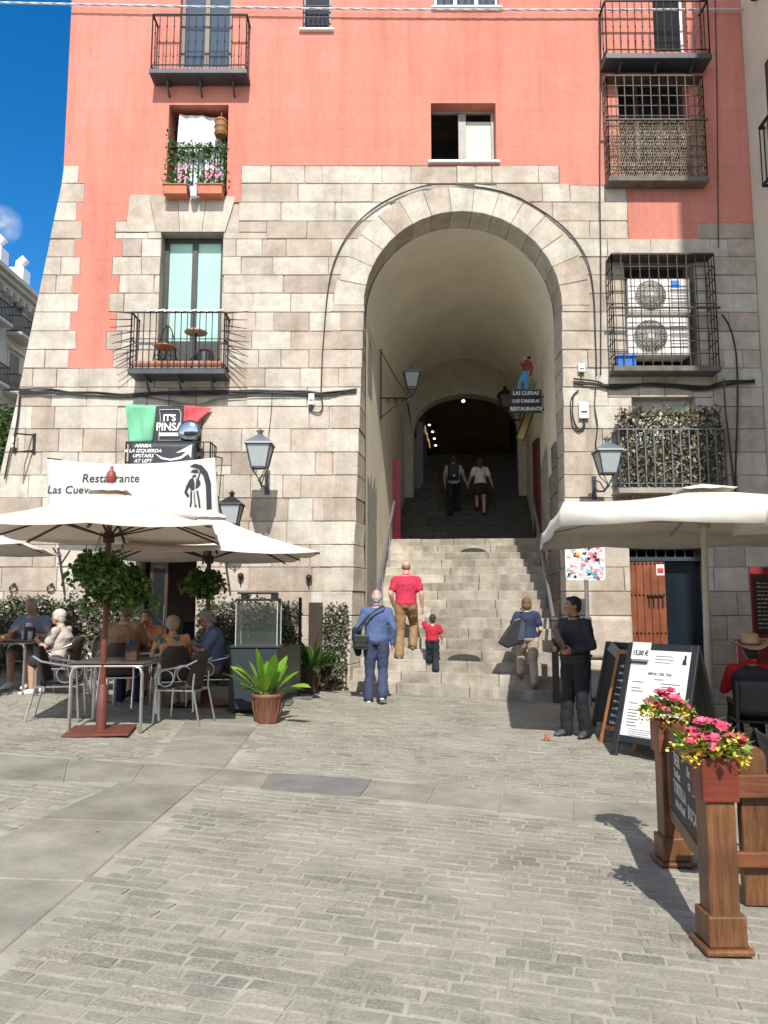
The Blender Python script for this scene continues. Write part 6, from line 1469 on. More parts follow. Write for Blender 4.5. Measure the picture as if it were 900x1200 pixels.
# wooden barrier: two posts with flower boxes and a chalkboard between
WB = mat_wood('barrier_wood', (.085, .036, .014, 1), (.24, .105, .042, 1), .42); WBX = mat_wood('flower_box_wood', (.12, .035, .014, 1), (.26, .095, .045, 1), .4, 'X'); WBX2 = mat_wood('red_flower_box_wood', (.13, .022, .012, 1), (.22, .045, .024, 1), .4, 'X')
P1, P2 = G(846, 1112), G(789, 1012)
BAR = thing('wooden_barrier', 'dark wooden barrier of two flower box posts with a chalkboard between, right foreground', 'barrier', P1)
HP = .88
for P, bm in ((P1, WBX2), (P2, WBX)):
    z = P.z; m_ = MB(); m_.box(P.x - .07, P.x + .07, P.y - .065, P.y + .065, z + .05, z + HP - .2); po = m_.build('post', WB, BAR, .008, True, 2)
    m_ = MB(); m_.box(P.x - .112, P.x + .112, P.y - .105, P.y + .105, z + .006, z + .035); m_.box(P.x - .09, P.x + .09, P.y - .085, P.y + .085, z + .035, z + .175); m_.build('foot', WB, po, .01, True, 2)
    m_ = MB(); q0, q1 = .086, .082
    for (xa, xb, ya, yb_) in ((-q0, q0, -q1, -q1 + .02), (-q0, q0, q1 - .02, q1), (-q0, -q0 + .02, -q1 + .02, q1 - .02), (q0 - .02, q0, -q1 + .02, q1 - .02)): m_.box(P.x + xa, P.x + xb, P.y + ya, P.y + yb_, z + HP - .2, z + HP)
    m_.box(P.x - q0 + .02, P.x + q0 - .02, P.y - q1 + .02, P.y + q1 - .02, z + HP - .19, z + HP - .03)
    m_.build('flower_box', bm, BAR, .006, True, 2)
d = (P2 - P1); d.z = 0; L0 = d.length; d.normalize(); nrm = Vector((-d.y, d.x, 0)); ez = Vector((0, 0, 1))
Mb = Matrix(((d.x, -nrm.x, 0, P1.x), (d.y, -nrm.y, 0, P1.y), (0, 0, 1, P1.z), (0, 0, 0, 1)))     # local x along the barrier, -y towards the street (left)
def bl(s_, z, o_=0): return P1 + d * s_ + nrm * o_ + ez * z
m_ = MB(); f0, f1 = .075, L0 - .075
for z0, z1 in ((.28, .36), (.74, .84)): m_.bar(bl(f0, (z0 + z1) / 2), bl(f1, (z0 + z1) / 2), z1 - z0, .05, up=tuple(nrm))
for s_ in (f0 + .03, f1 - .03): m_.bar(bl(s_, .36), bl(s_, .74), .05, .05)
m_.build('board_frame', WB, BAR, .005, True)
m_ = MB(); m_.bar(bl(f0 + .05, .55), bl(f1 - .05, .55), .385, .03, up=tuple(nrm)); cbp = m_.build('chalkboard', mat('chalkboard', (.03, .03, .03, 1), .6), BAR, 0, True)
def bmat(s_, z): return Matrix.Translation(bl(s_, z, .018)) @ Matrix(((-d.x, 0, nrm.x, 0), (-d.y, 0, nrm.y, 0), (0, 1, 0, 0), (0, 0, 0, 1)))
CS = L0 / 2
for tx, s_, z, sz in (('BEER', CS + .24, .685, .10), ('The Best', CS + .25, .605, .065), ('TORTILLA', CS + .19, .52, .10), ('of the World', CS + .19, .435, .065), ('Draught', CS - .14, .685, .07), ('CROQUETAS', CS - .2, .61, .055), ('BOCATAS', CS - .22, .47, .10)): m_ = MB(); text(m_, tx, sz, bmat(s_, z), bold=.002, shear=.1 if tx[1].islower() else 0, sx=.8); m_.build('chalk_lettering', mat('chalk', (.55, .53, .48, 1), .9), cbp, 0, True)
# flowers in the boxes
PET = mat_island('pink_blossom', [(0, (.62, .03, .10, 1)), (.5, (.78, .08, .18, 1)), (1, (.85, .22, .34, 1))], .6, var=0, bmp=0, fine=0, trans=.25); YEL = mat_island('yellow_blossom', [(0, (.75, .52, .03, 1)), (1, (.88, .74, .12, 1))], .6, var=0, bmp=0, fine=0, trans=.2); FLG_ = mat_island('flower_leaf', [(0, (.06, .15, .025, 1)), (.6, (.14, .28, .05, 1)), (1, (.28, .40, .10, 1))], .5, var=0, bmp=0, fine=0, trans=.3)
def flowers(P, label, seed):
    rr = random.Random(seed); z = P.z + HP - .02; t = thing('artificial_flowers', label, 'flowers', (P.x, P.y, z), group='flower bunches in the barrier boxes')
    m_ = MB()
    for _ in range(170):
        a = rr.uniform(0, 6.28); r_ = rr.random() ** .6 * .14; c = Vector((math.cos(a) * r_, math.sin(a) * r_, .03 + (.2 - r_) * rr.uniform(.1, .8)))
        dd = Vector((math.cos(a) * rr.uniform(.2, 1.2), math.sin(a) * rr.uniform(.2, 1.2), rr.uniform(-.2, .8))); m_.leaf(c, dd, Vector((rr.gauss(0, .5), rr.gauss(0, .5), 1)), rr.uniform(.045, .075), rr.uniform(.03, .045))
    m_.build('leaves', FLG_, t); m_ = MB()
    heads = [(math.cos(k * 2.4) * .13 * (k / 8) ** .5, math.sin(k * 2.4) * .12 * (k / 8) ** .5, .17 - .09 * (k / 8)) for k in range(9)]
    for h in heads:
        h = Vector(h) + Vector((rr.gauss(0, .015), rr.gauss(0, .015), rr.gauss(0, .015)))
        for _ in range(4):
            c = h + Vector((rr.gauss(0, .018), rr.gauss(0, .018), rr.gauss(0, .012))); n_ = Vector((c.x * 3, c.y * 3 - .3, .8)).normalized(); e1 = n_.orthogonal().normalized(); e2 = n_.cross(e1); a0 = rr.uniform(0, 6)
            for k in range(6): a = a0 + k * 1.047; m_.leaf(c, e1 * math.cos(a) + e2 * math.sin(a) + n_ * .35, n_, .034, .034)
    m_.build('pink_blossoms', PET, t); m_ = MB()
    for k in range(34):
        a = k * 2.4; r_ = .08 + .10 * rr.random(); c = Vector((math.cos(a) * r_, math.sin(a) * r_ * .9, rr.uniform(.0, .12) - (r_ - .1) * .4))
        for _ in range(11): q = c + Vector((rr.gauss(0, .014), rr.gauss(0, .014), rr.gauss(0, .016))); m_.leaf(q, (rr.gauss(0, 1), rr.gauss(0, 1), rr.gauss(.3, .7)), (rr.gauss(0, .5), rr.gauss(0, .5), 1), (.022), .019)
    m_.build('yellow_blossoms', YEL, t)
flowers(P1, 'pink and yellow flowers in the nearest red brown box', 71); flowers(P2, 'pink and yellow flowers in the farther box of the barrier', 72)
# second barrier across, partly seen at the right edge: posts with rounded tops and two rails
q0 = P1 + Vector((.12, .06, 0)); q1 = onG(P1.x + .32, P1.y + 1.0)
B2 = thing('wooden_fence', 'plain wooden fence with a round topped post and two rails at the right edge', 'fence', onG(2.02, 4.2))
xr = at(884, 930, 4.35).x
for x in (xr, xr + .95):
    m_ = MB(); zb = gz(x); m_.prism([(x - .075, zb + .005), (x + .075, zb + .005), (x + .075, zb + .77)] + [(x + math.cos(R(a)) * .075, zb + .77 + math.sin(R(a)) * .075) for a in range(15, 180, 15)] + [(x - .075, zb + .77)], 4.35, 4.41); m_.build('post', WB, B2, .006, True)
for z0, z1 in ((.58, .70), (.22, .30)): m_ = MB(); zb = gz(xr); m_.box(P1.x + .25, xr + 1.2, 4.29, 4.33, zb + z0, zb + z1); m_.build('rail', WBX, B2, .006, True)
# dark cafe chairs on the right terrace
def dark_chair(label, loc, rz):
    t = thing('cafe_chair', label, 'chair', loc, rz, 'dark cafe chairs on the right terrace'); DK = mat('dark_resin', (.028, .026, .026, 1), .5, var=.3)
    m_ = MB(); m_.box(-.22, .22, -.21, .22, .43, .455); m_.build('seat', DK, t, .012)
    m_ = MB(); vs_ = []; n = 8
    for j in range(6):
        z = .52 + j / 5 * .36; 
        for i in range(n + 1): u = -1 + 2 * i / n; vs_.append((u * (.225 - .004 * j), -.21 - .085 * j / 5 + .03 * u * u, z))
    m_.add(vs_, [(j * (n + 1) + i, j * (n + 1) + i + 1, (j + 1) * (n + 1) + i + 1, (j + 1) * (n + 1) + i) for j in range(5) for i in range(n)], True); m_.build('backrest', DK, t, solid=.018)
    for sx in (-1, 1):
        m_ = MB(); m_.bar((sx * .2, .2, .43), (sx * .215, .24, 0), .03); m_.build('leg', DK, t)
        m_ = MB(); m_.bar((sx * .205, -.30, .88), (sx * .2, -.2, .43), .03); m_.bar((sx * .2, -.2, .43), (sx * .215, -.30, 0), .03); m_.build('leg', DK, t)
        m_ = MB(); m_.bar((sx * .215, -.24, .64), (sx * .225, .2, .65), .03, .02); m_.bar((sx * .225, .19, .65), (sx * .2, .2, .43), .022); m_.build('armrest', DK, t)
    return t
HATXY = (4.02, 8.55)
dark_chair('dark cafe chair of the person in the straw hat', onG(*HATXY), R(-14)); dark_chair('dark cafe chair cut off by the right edge beside the wooden fence', onG(2.52, 4.62), R(-100))
dark_chair('dark cafe chair behind the menu boards near the doorway', onG(3.7, 10.6), R(60))
tt = dup(TB2, onG(4.75, 9.15), R(5), 'dark topped table in front of the person in the straw hat', 'tables on the right terrace')
# red leaf litter, overhead rope
p = G(638, 868); m_ = MB(); [m_.leaf(p + Vector((rr.uniform(-.05, .05), rr.uniform(-.03, .03), .015)), (rr.gauss(0, 1), rr.gauss(0, 1), .2), (0, 0, 1), .07, .05) for _ in range(5)]; tag(m_.build('crumpled_wrapper', mat('orange_litter', (.55, .10, .05, 1), .6), solid=.002), 'scrap of orange red litter on the paving near the waiter', 'litter')
m_ = MB(); pts = [at(x, 3 + .012 * x * .7 + 4 * math.sin(x / 900 * math.pi), 13.56) for x in range(-150, 1051, 100)]
for ph in (0, 2.1, 4.2):
    P_ = []
    for i in range(len(pts) - 1):
        for s_ in range(12): f = i * 12 + s_; b = pts[i].lerp(pts[i + 1], s_ / 12); P_.append(b + Vector((0, math.cos(f * 1.1 + ph) * .014, math.sin(f * 1.1 + ph) * .014)))
    m_.tube(P_, .010, 5)
tag(m_.build('overhead_rope', mat('white_rope', (.6, .62, .66, 1), .6)), 'twisted white cable strung across the top of the street', 'cable')
# ------------------------------------------------------------------ people
TEXC = bpy.data.textures.new('folds', 'CLOUDS'); TEXC.noise_scale = .11; TEXC.noise_depth = 3
TEXH = bpy.data.textures.new('strands', 'CLOUDS'); TEXH.noise_scale = .03; TEXH.noise_depth = 3
def fuse(ob, vox, sm=5, disp=0, texr=None):
    m = ob.modifiers.new('fuse', 'REMESH'); m.mode = 'VOXEL'; m.voxel_size = vox; m.use_smooth_shade = True
    m = ob.modifiers.new('smooth', 'SMOOTH'); m.factor = .5; m.iterations = sm
    if disp: m = ob.modifiers.new('folds', 'DISPLACE'); m.texture = texr or TEXC; m.strength = disp; m.mid_level = .5; m.texture_coords = 'LOCAL'
SKINM = {}
def skin(c): return mat('skin_%d_%d' % (int(c[0] * 100), int(c[1] * 100)), c, .5, var=.12, vscale=9)
def loftl(mb, rings):
    """rings: (centre, xaxis, yaxis, rx, ry); closed, capped"""
    n = 18; vs_ = []
    for c, x, y, rx, ry in rings:
        for j in range(n): a = 2 * math.pi * j / n; vs_.append(c + x * (math.cos(a) * rx) + y * (math.sin(a) * ry))
    k = len(rings); fs = [(i * n + j, i * n + (j + 1) % n, (i + 1) * n + (j + 1) % n, (i + 1) * n + j) for i in range(k - 1) for j in range(n)]
    fs += [tuple(range(n))[::-1], tuple((k - 1) * n + j for j in range(n))]; mb.add(vs_, fs, True)
def limb(mb, pts, rs):
    pts = [Vector(p) for p in pts]; P = [pts[0]]; Q = [rs[0]]
    for i in range(len(pts) - 1):
        for t in (.33, .67, 1.0): P.append(pts[i].lerp(pts[i + 1], t)); Q.append(lerp(rs[i], rs[i + 1], t))
    mb.tube(P, Q, 12)
    for p, r in ((P[0], Q[0]), (P[-1], Q[-1])): mb.ell(p, (r, r, r), nu=10, nv=7)
    for p, r in zip(pts[1:-1], rs[1:-1]): mb.ell(p, (r * .99, r * .99, r * .99), nu=10, nv=7)
STAND = dict(hip=(.092, 0, .92), knee=(.10, .02, .50), ank=(.105, -.01, .085), toe=(.125, .14, .03), pelvis=(0, 0, .95), neck=(0, .0, 1.47), head=(0, .025, 1.625), sh=(.178, 0, 1.395), elb=(.235, -.03, 1.13), wri=(.25, .05, .90))
SIT = dict(hip=(.095, 0, .52), knee=(.12, .42, .53), ank=(.12, .40, .085), toe=(.14, .55, .03), pelvis=(0, 0, .54), neck=(0, .02, 1.045), head=(0, .06, 1.20), sh=(.185, .01, .99), elb=(.25, .07, .72), wri=(.2, .32, .78))
def person(label, loc, rz, H, pose, base=STAND, sk=(.50, .27, .18, 1), shirt=None, sleeve='short', trousers=None, trim='long', shoes=None, hair=None, hairc=(.05, .035, .025, 1), look=0, nod=0, girth=1.0, collar=None, vox=.0095, fem=False, belt=None, sole=None, extra=None, curl=.5, palms=None, beard=None, glasses=False, group=None):
    t = thing('person', label, 'person', loc, rz, group); s = H / 1.75
    J = {}
    for k, v in base.items():
        if k in ('pelvis', 'neck', 'head'): J[k] = Vector(v)
        else: J[k + 'R'] = Vector(v); J[k + 'L'] = Vector((-v[0], v[1], v[2]))
    for k, v in pose.items(): J[k] = Vector(v)
    J = {k: v * s for k, v in J.items()}
    up = (J['neck'] - J['pelvis']).normalized(); side = (J['shR'] - J['shL']); side = (side - up * side.dot(up)).normalized(); hside = (J['hipR'] - J['hipL']).normalized()
    def torso(mb, inf, t0, t1, wf=1.0):
        L_ = (J['neck'] - J['pelvis']).length; rings = []
        prof = [(-.16, .105, .095), (-.08, .150, .115), (0, .168, .122), (.15, .160, .115), (.32, .156, .112), (.5, .163, .120), (.68, .178, .124), (.80, .176, .114), (.89, .140, .092), (.96, .088, .075), (1.02, .062, .062)]
        if fem: prof = [(a, rx * (1.02 if a < .2 else (.88 if a < .6 else .86)), ry * (1.0 if a != .68 else 1.12)) for a, rx, ry in prof]
        for a, rx, ry in prof:
            if a < t0 - .001 or a > t1 + .001: continue
            c = J['pelvis'] + up * (a * L_); x = (hside.lerp(side, max(0, min(1, a * 1.4)))).normalized(); x = (x - up * x.dot(up)).normalized(); y = up.cross(x)
            g_ = girth if .0 <= a <= .7 else (girth + 1) / 2
            rings.append((c + y * ((girth - 1) * .05 * s if .1 < a < .6 else 0), x, y, (rx * g_ * s + inf) * wf, ry * (g_ if g_ < 1 else g_ ** 1.3) * s + inf))
        loftl(mb, rings)
    def arm(mb, S, inf, upto=1.0):
        a, b, c = J['sh' + S], J['elb' + S], J['wri' + S]; k = s * (.88 if fem else 1.0)
        inn = J['neck'].lerp(a, .35) - up * .03 * s
        limb(mb, [inn, a], [.05 * k + inf, .062 * k + inf])
        if upto < .5: e = a.lerp(b, upto * 2); limb(mb, [a, e], [.060 * k + inf, .050 * k + inf * 1.5]); return
        limb(mb, [a, a.lerp(b, .5), b], [.060 * k + inf, .050 * k + inf, .042 * k + inf])
        if upto > .55:
            e = b.lerp(c, min(1, (upto - .5) * 2)); limb(mb, [b, b.lerp(e, .3), e], [.042 * k + inf, .043 * k + inf, (.029 * k if upto >= 1 else .036 * k) + inf])
    def leg(mb, S, inf, upto=1.0, flare=0):
        a, b, c = J['hip' + S], J['knee' + S], J['ank' + S]; k = s * (girth * .5 + .5)
        back = (b - a).normalized().cross(hside) * .012 * s
        if upto <= .5: e = a.lerp(b, upto * 2); limb(mb, [a, a.lerp(e, .5), e], [.092 * k + inf, .085 * k + inf, .070 * k + inf]); return
        limb(mb, [a, a.lerp(b, .5), b], [.092 * k + inf, .078 * k + inf, .057 * k + inf])
        e = b.lerp(c, (upto - .5) * 2); limb(mb, [b, b.lerp(c, .3) - back, e], [.057 * k + inf, .057 * k + inf, .038 * k + inf + flare])
    def hand(mb, S):
        w_ = J['wri' + S]; d = (w_ - J['elb' + S]).normalized(); sg = 1 if S == 'R' else -1
        if palms and S in palms: pn = Vector(palms[S]).normalized()
        else: pn = side * -sg
        pn = (pn - d * pn.dot(d)).normalized(); ac = d.cross(pn) * (1 if S == 'R' else -1); k = s * (.88 if fem else 1)
        M = Matrix((ac, pn, d)).transposed(); mb.ell(w_ + d * .052 * k, (.043 * k, .019 * k, .058 * k), M, 12, 8)
        for i, ln in enumerate((.062, .073, .070, .054)):
            p = w_ + d * .092 * k + ac * ((.030 - .020 * i) * k); d2 = (d * math.cos(curl) + pn * math.sin(curl)).normalized(); d3 = (d * math.cos(curl * 2.3) + pn * math.sin(curl * 2.3)).normalized()
            q = p + d2 * ln * .52 * k; mb.tube([p - d * .02 * k, p, q, q + d3 * ln * .48 * k], [.0105 * k, .0105 * k, .0098 * k, .0085 * k], 7)
        p = w_ + d * .03 * k + ac * .032 * k; q = p + (d * .6 + ac * .7 + pn * .25).normalized() * .045 * k; mb.tube([p - ac * .015 * k, p, q, q + (d * .9 + pn * .35).normalized() * .032 * k], [.013 * k, .0135 * k, .0115 * k, .009 * k], 7)
    HM = Matrix.Rotation(look, 3, 'Z') @ Matrix.Rotation(-nod, 3, 'X'); hc = J['head']; hs_ = s if H > 1.4 else s * 1.28
    if H < 1.4: hc = hc + Vector((0, 0, .02))
    def HP_(x, y, z): return hc + HM @ Vector((x, y, z)) * hs_
    def headb(mb):
        S3 = lambda a: tuple(q * hs_ for q in a)
        limb(mb, [J['neck'] - up * .05 * s, HP_(0, -.012, -.06)], [.060 * s * (.85 if fem else 1), .052 * s * (.85 if fem else 1)])
        mb.ell(HP_(0, -.008, .022), S3((.074, .094, .098)), HM, 18, 12); mb.ell(HP_(0, .022, -.045), S3((.056, .068, .068)), HM, 16, 10)
        mb.ell(HP_(0, .062, -.088), S3((.028, .024, .022)), HM, 10, 7)
        mb.tube([HP_(0, .084, .018), HP_(0, .100, -.010), HP_(0, .110, -.026), HP_(0, .092, -.038)], [.010 * hs_, .013 * hs_, .017 * hs_, .012 * hs_], 8)
        mb.ell(HP_(0, .082, .028), S3((.052, .012, .010)), HM, 12, 6)
        mb.ell(HP_(0, .084, -.060), S3((.024, .011, .0095)), HM, 10, 6)
        for q in (-1, 1): mb.ell(HP_(q * .076, -.006, -.008), S3((.011, .022, .034)), HM, 8, 6); mb.ell(HP_(q * .040, .062, -.020), S3((.020, .018, .018)), HM, 8, 6)
    body = MB(); torso(body, 0, -.16, 1.02); headb(body)
    for S in 'LR': arm(body, S, 0); leg(body, S, 0); hand(body, S); limb(body, [J['ank' + S], J['ank' + S].lerp(J['toe' + S], .5), J['toe' + S]], [.030 * s, .028 * s, .016 * s])
    bo = body.build('body', skin(sk), t); fuse(bo, vox, 3)
    # face
    e = MB(); ir = MB()
    for q in (-1, 1): e.ell(HP_(q * .031, .0785, .006), (.0125 * hs_, .009 * hs_, .0085 * hs_), HM, 10, 6); ir.ell(HP_(q * .031, .0865, .006), (.006 * hs_, .003 * hs_, .006 * hs_), HM, 8, 5)
    if not glasses: eo = e.build('eyes', mat('eye_white', (.7, .68, .65, 1), .3), t); ir.build('irises', mat('eye_dark', (.03, .02, .015, 1), .2), eo)
    e = MB(); e.tube([HP_(-.02, .0945, -.0595), HP_(0, .0965, -.059), HP_(.02, .0945, -.0595)], [.003 * hs_, .0045 * hs_, .003 * hs_], 6); e.build('mouth', mat('lip', (sk[0] * .7, sk[1] * .45, sk[2] * .45, 1), .5), t)
    if hair != 'bald' and not glasses:
        e = MB()
        for q in (-1, 1): e.tube([HP_(q * .014, .093, .030), HP_(q * .032, .091, .036), HP_(q * .050, .078, .031)], [.003 * hs_, .0042 * hs_, .002 * hs_], 6)
        e.build('eyebrows', mat('hair_%d%d' % (int(hairc[0] * 100), int(hairc[1] * 100)), hairc, .7), t)
    if glasses:
        e = MB()
        for q in (-1, 1): e.ell(HP_(q * .034, .095, .004), (.028 * hs_, .006 * hs_, .021 * hs_), HM, 12, 8); e.bar(HP_(q * .062, .088, .01), HP_(q * .078, .0, .012), .006)
        e.bar(HP_(-.01, .098, .01), HP_(.01, .098, .01), .005); e.build('sunglasses', mat('dark_lens', (.012, .012, .014, 1), .15), t)
    # hair
    if hair:
        h = MB(); S3 = lambda a: tuple(q * hs_ for q in a)
        hm = mat('hair_%d%d' % (int(hairc[0] * 100), int(hairc[1] * 100)), hairc, .7, var=.5, vscale=30)
        if hair in ('short', 'crop'):
            h.ell(HP_(0, -.018, .036), S3((.080, .096, .094)), HM, 18, 12); h.ell(HP_(0, -.052, -.020), S3((.068, .056, .066)), HM, 14, 9)
            h.ell(HP_(0, .035, .095), S3((.058, .05, .026)), HM, 12, 7)
            for q in (-1, 1): h.ell(HP_(q * .070, -.002, .028), S3((.013, .036, .040)), HM, 8, 6)
        elif hair == 'ring':
            h.ell(HP_(0, -.048, -.018), S3((.080, .062, .068)), HM, 16, 10); h.ell(HP_(0, -.052, -.062), S3((.058, .046, .040)), HM, 12, 8)
            for q in (-1, 1): h.ell(HP_(q * .068, -.020, .004), S3((.015, .052, .042)), HM, 10, 7)
        elif hair == 'stubble': h.ell(HP_(0, -.018, .005), S3((.0765, .090, .072)), HM, 16, 10)
        elif hair == 'bob':
            h.ell(HP_(0, -.020, .034), S3((.092, .104, .098)), HM, 18, 12); h.ell(HP_(0, -.050, -.035), S3((.092, .070, .082)), HM, 16, 10)
            for q in (-1, 1): h.ell(HP_(q * .074, -.004, -.025), S3((.022, .050, .080)), HM, 10, 8)
        elif hair == 'fluffy':
            h.ell(HP_(0, -.026, .040), S3((.098, .108, .100)), HM, 18, 12); h.ell(HP_(0, -.062, -.022), S3((.084, .062, .078)), HM, 14, 9)
            for q in (-1, 1): h.ell(HP_(q * .076, -.012, .005), S3((.022, .052, .052)), HM, 8, 6)
        elif hair == 'long':
            h.ell(HP_(0, -.018, .032), S3((.086, .102, .096)), HM, 18, 12); limb(h, [HP_(0, -.055, .02), HP_(0, -.085, -.12), HP_(0, -.105, -.30)], [.075 * hs_, .075 * hs_, .04 * hs_])
        ho = h.build('hair', hm, t); fuse(ho, .007, 2, .012 * (1 if hair not in ('stubble',) else .2), TEXH)
    # clothes
    if shirt:
        c = MB(); torso(c, .017, -.08 if not pose.get('tuck') else .0, .96, 1.0)
        up_ = {'short': .32, 'elbow': .5, 'long': .97, 'none': .12}[sleeve]
        for S in 'LR': arm(c, S, .014 if sleeve != 'long' else .015, up_)
        limb(c, [J['neck'] - up * .05 * s, J['neck'] + up * .012 * s], [.066 * s, .060 * s])
        co = c.build('shirt', shirt, t); fuse(co, vox * 1.1, 3, .034)
        if collar:
            k = MB(); k.lathe([(.062 * s, -.012), (.068 * s, .02), (.060 * s, .034), (.056 * s, .03)], J['neck'] + up * .0 * s + up.cross(side) * 0, 16); k.build('collar', collar, co)
    if trousers:
        c = MB()
        if trim == 'skirt':
            cc = J['pelvis']; rings = [(cc + Vector((0, 0, .10 * s)), side, up.cross(side), .15 * s, .115 * s), (cc + Vector((0, 0, 0)), side, up.cross(side), .188 * s, .145 * s), (cc + Vector((0, .01, -.15 * s)), side, up.cross(side), .21 * s, .165 * s), (cc + Vector((0, .01, -.30 * s)), side, up.cross(side), .225 * s, .18 * s)]; loftl(c, rings); co = c.build('skirt', trousers, t); fuse(co, vox * 1.1, 3, .03)
        else:
            torso(c, .016, -.16, .12)
            for S in 'LR': leg(c, S, .021, {'long': 1.02, 'shorts': .46, 'crop': .93}[trim], .022 if trim == 'long' else .008)
            co = c.build('shorts' if trim == 'shorts' else 'trousers', trousers, t); fuse(co, vox * 1.1, 3, .034)
        if belt:
            k = MB(); ctr = J['pelvis'] + up * .055 * s; y = up.cross(side); pts = [ctr + side * math.cos(a) * (.172 * s * girth + .02) + y * math.sin(a) * (.122 * s * girth + .026) for a in [j * math.pi / 12 for j in range(24)]]
            k.tube(pts, .016 * s, 6, closed=True); k.build('belt', belt, t)
    for S in 'LR':
        c = MB(); a, b = J['ank' + S], J['toe' + S]; d = (b - a); heel = a + Vector((0, 0, -.045 * s)) - Vector((d.x, d.y, 0)).normalized() * .045 * s if d.length else a
        fwd = (b - heel).normalized(); sd_ = fwd.cross(Vector((0, 0, 1))); sd_ = sd_.normalized() if sd_.length > .05 else side; upf = sd_.cross(fwd)
        L_ = (b - heel).length + .05 * s; rings = []
        for f, rw, rh, lift in ((-.10, .020, .022, .012), (-.02, .036, .040, .016), (.2, .040, .052, .024), (.45, .043, .044, .016), (.7, .048, .034, .008), (.9, .040, .026, .002), (1.0, .018, .014, 0)): rings.append((heel + fwd * L_ * f + upf * lift * s, sd_, upf, rw * s, rh * s))
        loftl(c, rings); limb(c, [a, a.lerp(heel + fwd * L_ * .25, .6)], [.044 * s, .048 * s]); sh_ = c.build('shoe', shoes or mat('black_leather', (.025, .023, .022, 1), .45), t); fuse(sh_, .009, 2)
        if sole:
            k = MB(); rings = [(heel + fwd * L_ * f - upf * .030 * s, sd_, upf, rw * s, .012 * s) for f, rw in ((-.08, .02), (0, .036), (.3, .038), (.7, .047), (.92, .038), (1.0, .015))]; loftl(k, rings); k.build('sole', sole, sh_)
    if extra: extra(t, J, s, HP_, up, side)
    return t, J, s
C = lambda name, r, g_, b, ro=.85: mat(name, rgb(r, g_, b), ro, var=.16, vscale=9, bmp=.15, bscale=150)
def wpos(t, v): return t.matrix_basis @ Vector(v)
def place(t): return Matrix.Translation(t.location) @ Matrix.Rotation(t.rotation_euler.z, 4, 'Z')
def step_at(px, i, v_off=.16, extra=0):
    """standing point on tread i of the lower flight, under pixel column px"""
    v_ = i * TRD + v_off; y = 13.3 + v_ * cT; u = (at(px, 760, y).x - O3.x - v_ * sT) / cT; q = SV(u, v_, step_z(i, u) + extra); return q
STRAP = mat('black_strap', (.02, .02, .022, 1), .5)
BAGM = mat('black_nylon', (.022, .023, .026, 1), .5, var=.3)
# 1 elderly man in blue, about to take the first step
g1 = G(441, 823); g1 = onG(g1.x, g1.y)
t1, J1, s1 = person('grey haired balding man in blue shirt and jeans walking up to the stairs', g1, R(-4), 1.76,
    {'kneeL': (-.105, .05, .50), 'ankL': (-.12, .02, .085), 'toeL': (-.14, .17, .03), 'kneeR': (.10, .04, .50), 'ankR': (.115, -.24, .16), 'toeR': (.125, -.13, .045), 'neck': (0, .05, 1.46), 'head': (.0, .085, 1.615), 'shR': (.182, .035, 1.385), 'shL': (-.182, .035, 1.385),
     'elbR': (.27, -.04, 1.14), 'wriR': (.25, .03, .90), 'elbL': (-.28, -.02, 1.14), 'wriL': (-.30, .16, 1.0)}, sk=(.56, .31, .23, 1), shirt=C('blue_jersey', 78, 97, 138), sleeve='long', trousers=C('blue_denim', 56, 66, 94), shoes=mat('grey_trainer', (.20, .20, .21, 1), .6), sole=WHITEP, hair='ring', hairc=(.36, .34, .32, 1), nod=.12, girth=1.04, collar=C('blue_jersey', 78, 97, 138))
# his bag, hung by a strap across the back
M1 = place(t1); bagc = M1 @ Vector((-.235, -.12, .93)); bg_ = thing('shoulder_bag', 'black shoulder bag on a long strap at the hip of the man in blue', 'bag', bagc)
m_ = MB(); m_.obox((0, 0, 0), (.24, .10, .22), Matrix.Rotation(.1, 3, 'Y')); m_.obox((0, -.055, -.01), (.19, .02, .14)); m_.build('pouch', BAGM, bg_, .025, seg=2)
m_ = MB(); m_.obox((0, -.065, .045), (.22, .016, .10)); m_.build('flap', STRAP, bg_, .01)
m_ = MB(); pts = [(-.10, .0, .10), (-.02, -.045, .24), (.14, -.075, .42), (.28, -.07, .52), (.36, -.02, .555), (.37, .08, .53)]; pts = [Vector(p) for p in pts]
for a, b in zip(pts, pts[1:]): m_.bar(a, b, .034, .006, up=(0, -1, .2))
m_.build('strap', STRAP, bg_)
jk = M1 @ Vector((-.31, .05, 1.03)); m_ = MB(); limb(m_, [(-.02, .02, .08), (0, 0, -.05), (.02, -.02, -.27)], [.06, .085, .06]); limb(m_, [(-.03, .08, .03), (-.02, .08, -.2)], [.05, .05])
m_.m = None; jo = m_.build('folded_jacket', C('navy_jacket', 30, 34, 50)); jo.location = jk; fuse(jo, .012, 3, .03); tag(jo, 'dark navy jacket folded over the left arm of the man in blue', 'jacket')
